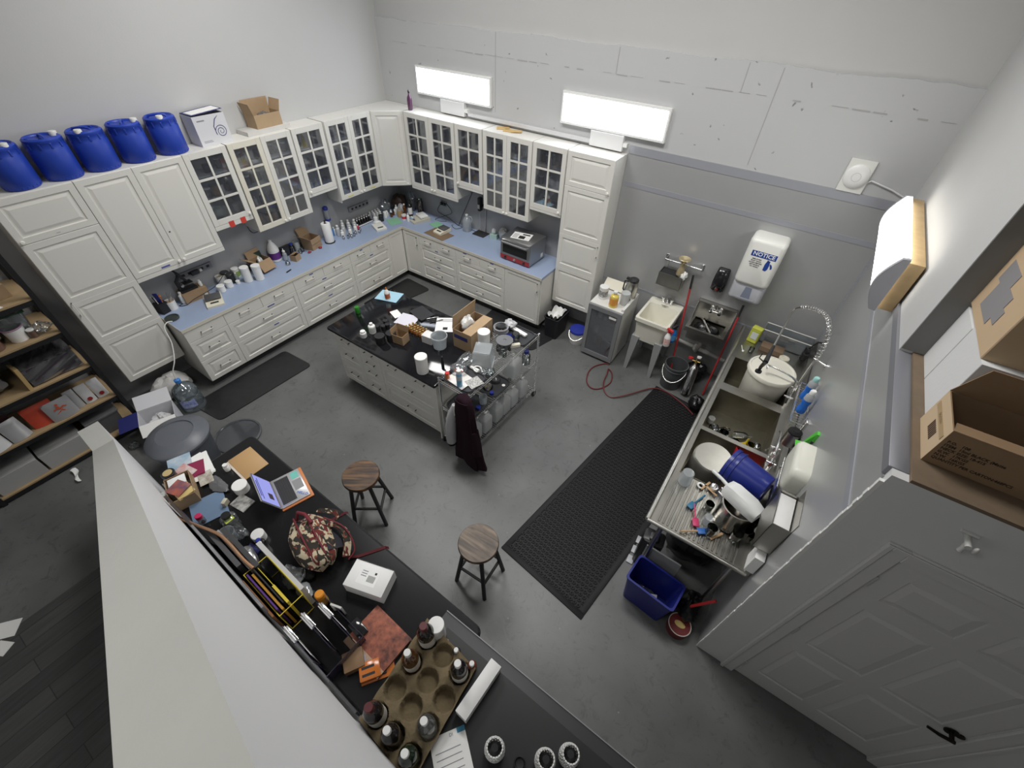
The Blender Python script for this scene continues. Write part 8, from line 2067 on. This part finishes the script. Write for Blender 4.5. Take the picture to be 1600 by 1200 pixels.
def mailer(label, x, y, w, h, m_, lean=.06, th=.035, group='pouches on the lower shelf', rz=0.0, print_=None):
    t = thing('pouch', label, 'pouch', (x, y, Z1), rz)
    g = G()
    def f(s): return lambda u, v: (s*th*.5*math.sin(PI*u)**.6*(1-v)**.35*.9+lean*v*-1, -w/2+w*u, .002+h*v)
    a = f(1); b = f(-1)
    g.sheet(a, 8, 8); g.sheet(b, 8, 8); bmesh.ops.remove_doubles(g.bm, verts=g.bm.verts, dist=.0006)
    g.build('body', m_, t, ang=1.0)
    if print_ == 'runner':
        g = G(); q = th*.5+.002
        g.M = Matrix.Translation((q-.022, 0, .10)) @ Matrix(((0, 0, 1, 0), (1, 0, 0, 0), (0, 1, 0, 0), (0, 0, 0, 1)))
        g.prism([(-.05, .02), (-.02, .028), (.0, .012), (.03, .030), (.055, .022), (.06, .03), (.03, .045), (.005, .030), (.0, .055), (-.015, .058), (-.018, .038), (-.05, .034)], 0, .002)
        g.prism([(-.008, .0), (.012, .012), (.03, -.018), (.05, -.030), (.045, -.040), (.018, -.025), (.0, .0), (-.02, -.025), (-.045, -.035), (-.048, -.025), (-.02, -.008)], 0, .002)
        g.lathe([(.013, 0), (.013, .002), (0, .002)], c=(-.005, .075, 0), n=14)
        g.build('figure_print', mat('orange_red_print', (.55, .09, .04), .5), t)
    if print_ == 'dot':
        g = G(); g.M = Matrix.Translation((th*.35, 0, h*.25)) @ Matrix.Rotation(PI/2, 4, 'Y'); g.lathe([(.022, 0), (.022, .004), (0, .004)], n=14); g.build('red_dot', mat('dark_red_print', (.30, .02, .02), .5), t)
    return t
SILP = mat('silver_grey_pouch', (.42, .42, .43), .3, metal=.35); WHP = mat('white_grey_pouch', (.56, .56, .57), .45)
mailer('white pouch with red dot on the lower shelf at the far right end', .50, -5.055, .10, .20, WHP, print_='dot')
mailer('white pouch with red dot on the lower shelf, second from the right end', .50, -5.165, .10, .20, WHP, print_='dot')
mailer('narrow silver pouch between the red-dot pouches and the runner print', .50, -5.27, .09, .20, SILP)
mailer('grey pouch with orange running figure print on the lower shelf', .54, -5.40, .22, .21, SILP, .03, .05, print_='runner')
mailer('bright orange-red pouch on the lower shelf behind the runner print', .49, -5.535, .24, .22, mat('orange_red_pouch', (.50, .06, .03), .5), .05, .06)
mailer('crinkled silver pouch leaning on the lower shelf left of the orange one', .53, -5.76, .16, .20, SILP, .08, .05, rz=.2)
mailer('tall silver-white pouch on the lower shelf near the frame edge', .55, -5.93, .17, .24, WHP, .10, .05, rz=.25)
mailer('dark pouch behind the silver ones on the lower shelf', .40, -5.84, .22, .22, mat('dark_maroon_pouch', (.07, .02, .025), .4), .03, .05)
mailer('pale grey pouch at the frame edge on the lower shelf', .50, -6.12, .20, .22, SILP, .05, .05)
# floor shelf: grey tote, white cartons; figures sized to the shelf
Z0 = SHZ[0]+.001
WGB = mat('grey_white_carton', (.40, .40, .395), .6, var=.08)
for k, (yc, lab) in enumerate(((-5.62, 'long grey-white carton on the floor shelf, right one of three'), (-6.02, 'long grey-white carton on the floor shelf, middle of three'), (-6.42, 'long grey-white carton on the floor shelf, left one of three'))):
    closed_box('carton', lab, (.315, yc, Z0), 0, .46, .38, .20, WGB, cat='carton')
t = thing('plastic_tote', 'dark grey tote with lid on the floor shelf at its right end', 'tote', (.31, -5.21, Z0), 0)
tapered_bin(t, .21, .15, .24, .90, mat('dark_grey_tote', (.12, .12, .125), .5), 'body', .01)
G().box(-.22, .22, -.16, .16, .2405, .262, .006).build('lid', mat('grey_tote_lid', (.20, .20, .205), .5), t)
t = thing('torn_flap', 'torn white carton strip hanging from the floor shelf onto the floor', 'scrap', (.63, -5.72, 0), 0)
g = G(); g.sheet(lambda u, v: (.02+.22*u, .012*math.sin(6*u)+.05*v*(1-.5*u), .028+.010*math.sin(9*u+3*v)), 10, 3, .002); g.build('strip', PAPER, t)
# on the floor between shelving and table
t = thing('water_jug', 'five gallon water bottle with blue cap and tube standing on the floor', 'water bottle', (.735, -4.46, 0), 0)
WATER = thin_glass('pale_blue_bottle', (.85, .93, .97), .3, .03, milk=.22, milkcol=(.62, .74, .82))
g = G(); g.lathe([(.115, 0), (.130, .012), (.132, .05), (.126, .062), (.132, .075), (.132, .20), (.126, .212), (.132, .225), (.130, .27), (.105, .33), (.05, .37), (.028, .385), (.027, .42)], n=36); g.build('body', WATER, t)
g = G(); g.lathe([(.032, .405), (.033, .445), (.02, .455), (0, .456)], n=18); g.build('cap', mat('sky_blue_cap', (.05, .22, .60), .4), t)
g = G(); g.sheet(lambda u, v: (.1335*math.cos(-1.1+1.2*u), .1335*math.sin(-1.1+1.2*u), .09+.11*v), 10, 2, .0008); g.build('blue_label', mat('royal_blue_label', (.03, .06, .42), .4, var=.35, vscale=22, var2=(.55, .6, .75)), t)
tag(cable('tube', 'thin white tube rising from the water bottle cap to the counter end', [(.735, -4.46, .457), (.72, -4.44, .55), (.70, -4.36, .66), (.60, -4.27, .80), (.52, -4.235, .94), (.50, -4.18, .99), (.47, -4.12, .96)], .006, mat('white_tube_pvc', (.75, .75, .72), .4)), 'thin white tube rising from the water bottle cap to the counter end', 'tube')
t = carton('carton', 'white carton with grey spiral print and navy flap on the floor by shelving', (.86, -4.83, 0), -.35, .26, .34, .28, WBOX, [])
G().slab([(-.13, -.17, .285), (-.13, .17, .285), (-.30, .17, .36), (-.30, -.17, .36)], .004).build('side_flap', WBOX, t)
G().slab([(-.13, -.17, .281), (.13, -.17, .281), (.11, -.36, .25), (-.15, -.36, .25)], .004).build('navy_flap', NAVY, t)
G().slab([(.13, -.17, .281), (.13, .17, .281), (.27, .17, .22), (.27, -.17, .22)], .004).build('white_flap', PAPER, t)
for k in range(3): G().box(.132, .1325, .02+.035*k, .045+.035*k, .10, .125).build('printed_mark', INK, t)
g = G(); g.tube([(.05+.03*math.cos(k*.55)*(k/20), -.1715, .13+.05*math.sin(k*.55)*(k/20)) for k in range(24)], .003, 5); g.build('printed_spiral', mat('dark_spiral_print', (.08, .08, .09), .5), t)
crumpled('white_bag', 'crumpled white plastic bag inside the floor carton', 'bag', (.86, -4.83, .012), .105, mat('white_film', (.62, .62, .63), .4), 97, (.9, 1.1, 1.1), .25)
t = crumpled('white_sack', 'white sack with red print slumped under the tall cabinet', 'sack', (.36, -4.47, .001), .17, mat('white_sack', (.58, .57, .55), .6, bump=.5, bscale=18), 98, (1.0, 1.2, .9), .18)
can = thing('trash_bin', 'big grey round bin with domed lid between shelving and black table', 'bin', (1.62, -4.885, 0), .5)
GBN = mat('slate_grey_bin', (.085, .095, .115), .45)
g = G(); g.lathe([(.21, 0), (.22, .01), (.265, .46), (.275, .465)], n=44); g.build('body', GBN, can)
g = G(); g.lathe([(.288, .45), (.29, .475), (.27, .50), (.17, .535), (.165, .522), (0, .53)], n=44); g.build('lid', mat('slate_grey_lid', (.125, .135, .155), .4), can)
vessel('round_cover', 'clear grey round lid lying on the floor beside the grey bin', 'lid', (1.60, -4.42, 0), [('body', ((.24, 0), (.25, .006), (.25, .02), (.23, .022), (.225, .012), (0, .012)), thin_glass('grey_clear_lid', (.6, .62, .66), .15, .1, milk=.35, milkcol=(.25, .27, .30)))], n=44)
o = G().box(-.10, .10, -.07, .07, 0, .002).build('paper', PAPER, None, at(6, 985, z=.0065), .9); tag(o, 'white paper scrap on the dark plank floor at the left frame edge', 'paper')
o = G().box(-.06, .06, -.05, .05, 0, .002).build('paper', PAPER, None, at(3, 1013, z=.0065), .5); tag(o, 'second white paper scrap on the plank floor at the frame edge', 'paper')
crumpled('plastic_wrap', 'clear plastic wrap scrap on the floor near the shelving end', 'wrap', (.82, -5.17, .0005), .05, CLEARPL, 99, (1.3, .8, .5), .4)

# ------------------------------------------------------------------ cartons stored on the loft at the right
LZ_ = 2.531
kx0, kx1, ky0, ky1, kh = 6.783, 7.30, -3.335, -3.045, .19
t = thing('carton', 'open brown carton with black printed lines on the loft edge', 'cardboard box', (0, 0, 0))
t.location = (kx0, ky0, LZ_); w, dp = kx1-kx0, ky1-ky0
g = G(); q = .005
g.box(0, w, 0, q, 0, kh); g.box(0, w, dp-q, dp, 0, kh); g.box(0, q, q, dp-q, 0, kh); g.box(w-q, w, q, dp-q, 0, kh); g.box(q, w-q, q, dp-q, 0, q)
DKR = mat('brown_export_carton', (.30, .195, .11), .8, var=.1, vscale=8)
g.build('body', DKR, t)
g = G(); g.slab([(0, dp, kh), (w, dp, kh), (w, dp-.02, kh+.16), (.05, dp-.02, kh+.16)], .004); g.build('flap', DKR, t)
g = G(); g.slab([(w, 0, kh), (0, 0, kh), (.03, .10, kh-.025), (w, .10, kh-.025)], .004); g.build('flap', DKR, t)
G().slab([(-.0012, 0, 0), (-.0012, dp, 0), (-.0012, dp, kh), (-.0012, 0, kh)], -.001).build('side_label', mat('light_kraft_side', (.56, .42, .27), .75), t)
for k in range(7): G().box(-.003, -.0022, .085+.014*k, .093+.014*k, .05, .10).build('barcode', mat('brown_ink', (.09, .05, .03), .7), t)
lettering('SILICON', .020, mat('brown_ink', (.09, .05, .03), .7), t, (-.0024, .15, .13), (0, -1, 0), (0, 0, 1))
G().box(-.0034, -.0022, .02, .27, .115, .140).build('packing_tape', mat('brown_tape', (.42, .29, .15), .35), t)
for k, s in enumerate(('P.O.   108', 'ITEM  15ml BLACK (Matte', 'NECK SIZE: 18-415', 'G.W.  17KGS', 'N.W.  16KGS', 'QUANTITY PER CARTON:468PCS')):
    me = lettering(s, .0185, mat('brown_black_ink', (.035, .022, .015), .7), t, (.10, -.0005, .135-.0195*k), (1, 0, 0), (0, 0, 1), True)
    xs = [v.co.x for v in me.data.vertices]; me.location.x += -min(xs)+.015-.10+.085*.0
crumpled('packing_film', 'dark crumpled film inside the open brown loft carton', 'film', (7.08, -3.19, LZ_+.008), .06, mat('dark_film', (.05, .045, .045), .3), 101, (1.5, .9, .8), .3)
WLB = mat('white_corrugated', (.66, .66, .655), .65, bump=.08, bscale=60)
closed_box('white_box', 'large white box on the loft nearer the upper wall end', (7.10, -2.515, LZ_), 0, .60, .345, .325, WLB)
closed_box('white_box', 'large white box on the loft just behind the open brown carton', (7.10, -2.863, LZ_), 0, .60, .335, .345, WLB)
b = thing('carton', 'big tan carton with blue label resting on the white loft boxes', 'cardboard box', (6.795, -2.90, LZ_+.3465), 0)
G().box(0, .56, -.09, .53, 0, .34, .004).build('body', mat('tan_carton', (.55, .40, .25), .75, var=.06), b)
GT = mat('grey_tape_patch', (.25, .24, .245), .6)
g = G(); g.M = Matrix(((0, 0, -1, 0), (1, 0, 0, 0), (0, 1, 0, 0), (0, 0, 0, 1)))
g.prism([(.06, .085), (.13, .085), (.13, .05), (.33, .05), (.33, .165), (.38, .165), (.38, .26), (.20, .26), (.20, .20), (.10, .20), (.10, .15), (.06, .15)], .0003, .0025); g.build('grey_patch', GT, b)
G().box(-.003, -.0002, -.075, .12, .262, .335).build('blue_label', mat('carton_blue', (.035, .045, .17), .5), b)
lettering('ECONOMY COSCO', .024, mat('pale_label_text', (.55, .55, .55), .5), b, (-.0034, .02, .30), (0, -1, 0), (0, 0, 1))
for k in range(2): G().box(-.0025, -.0002, .44, .50, .03+.02*k, .042+.02*k).build('small_print', mat('brown_ink', (.09, .05, .03), .7), b)
t = thing('battery_pack', 'black ribbed case standing between cap and white loft box', 'case', (6.83, -2.29, LZ_), .1)
G().box(-.05, .05, -.035, .035, 0, .12, .006).build('body', BLACKPL, t)
for k in range(4): G().box(-.051, .051, -.036, .036, .02+.025*k, .028+.025*k).build('rib', mat('dark_green_rib', (.05, .06, .05), .5), t)
# sprinkler valve over the door
t = thing('sprinkler_head', 'white pipe fitting sticking out of the wall over the door', 'sprinkler', (7.035, -3.487, 2.375))
VW = mat('white_painted_fitting', (.62, .62, .60), .45)
g = G(); g.rod((0, 0, 0), (0, -.07, 0), .012, 10); g.rod((0, -.045, 0), (0, -.055, -.05), .010, 10); g.build('body', VW, t)
g = G(); g.rod((-.03, -.004, .015), (.03, -.004, .015), .008, 8); g.ball((.03, -.06, -.01), .016, 10, 8, (.6, .6, 1.3)); g.build('lever', VW, t)
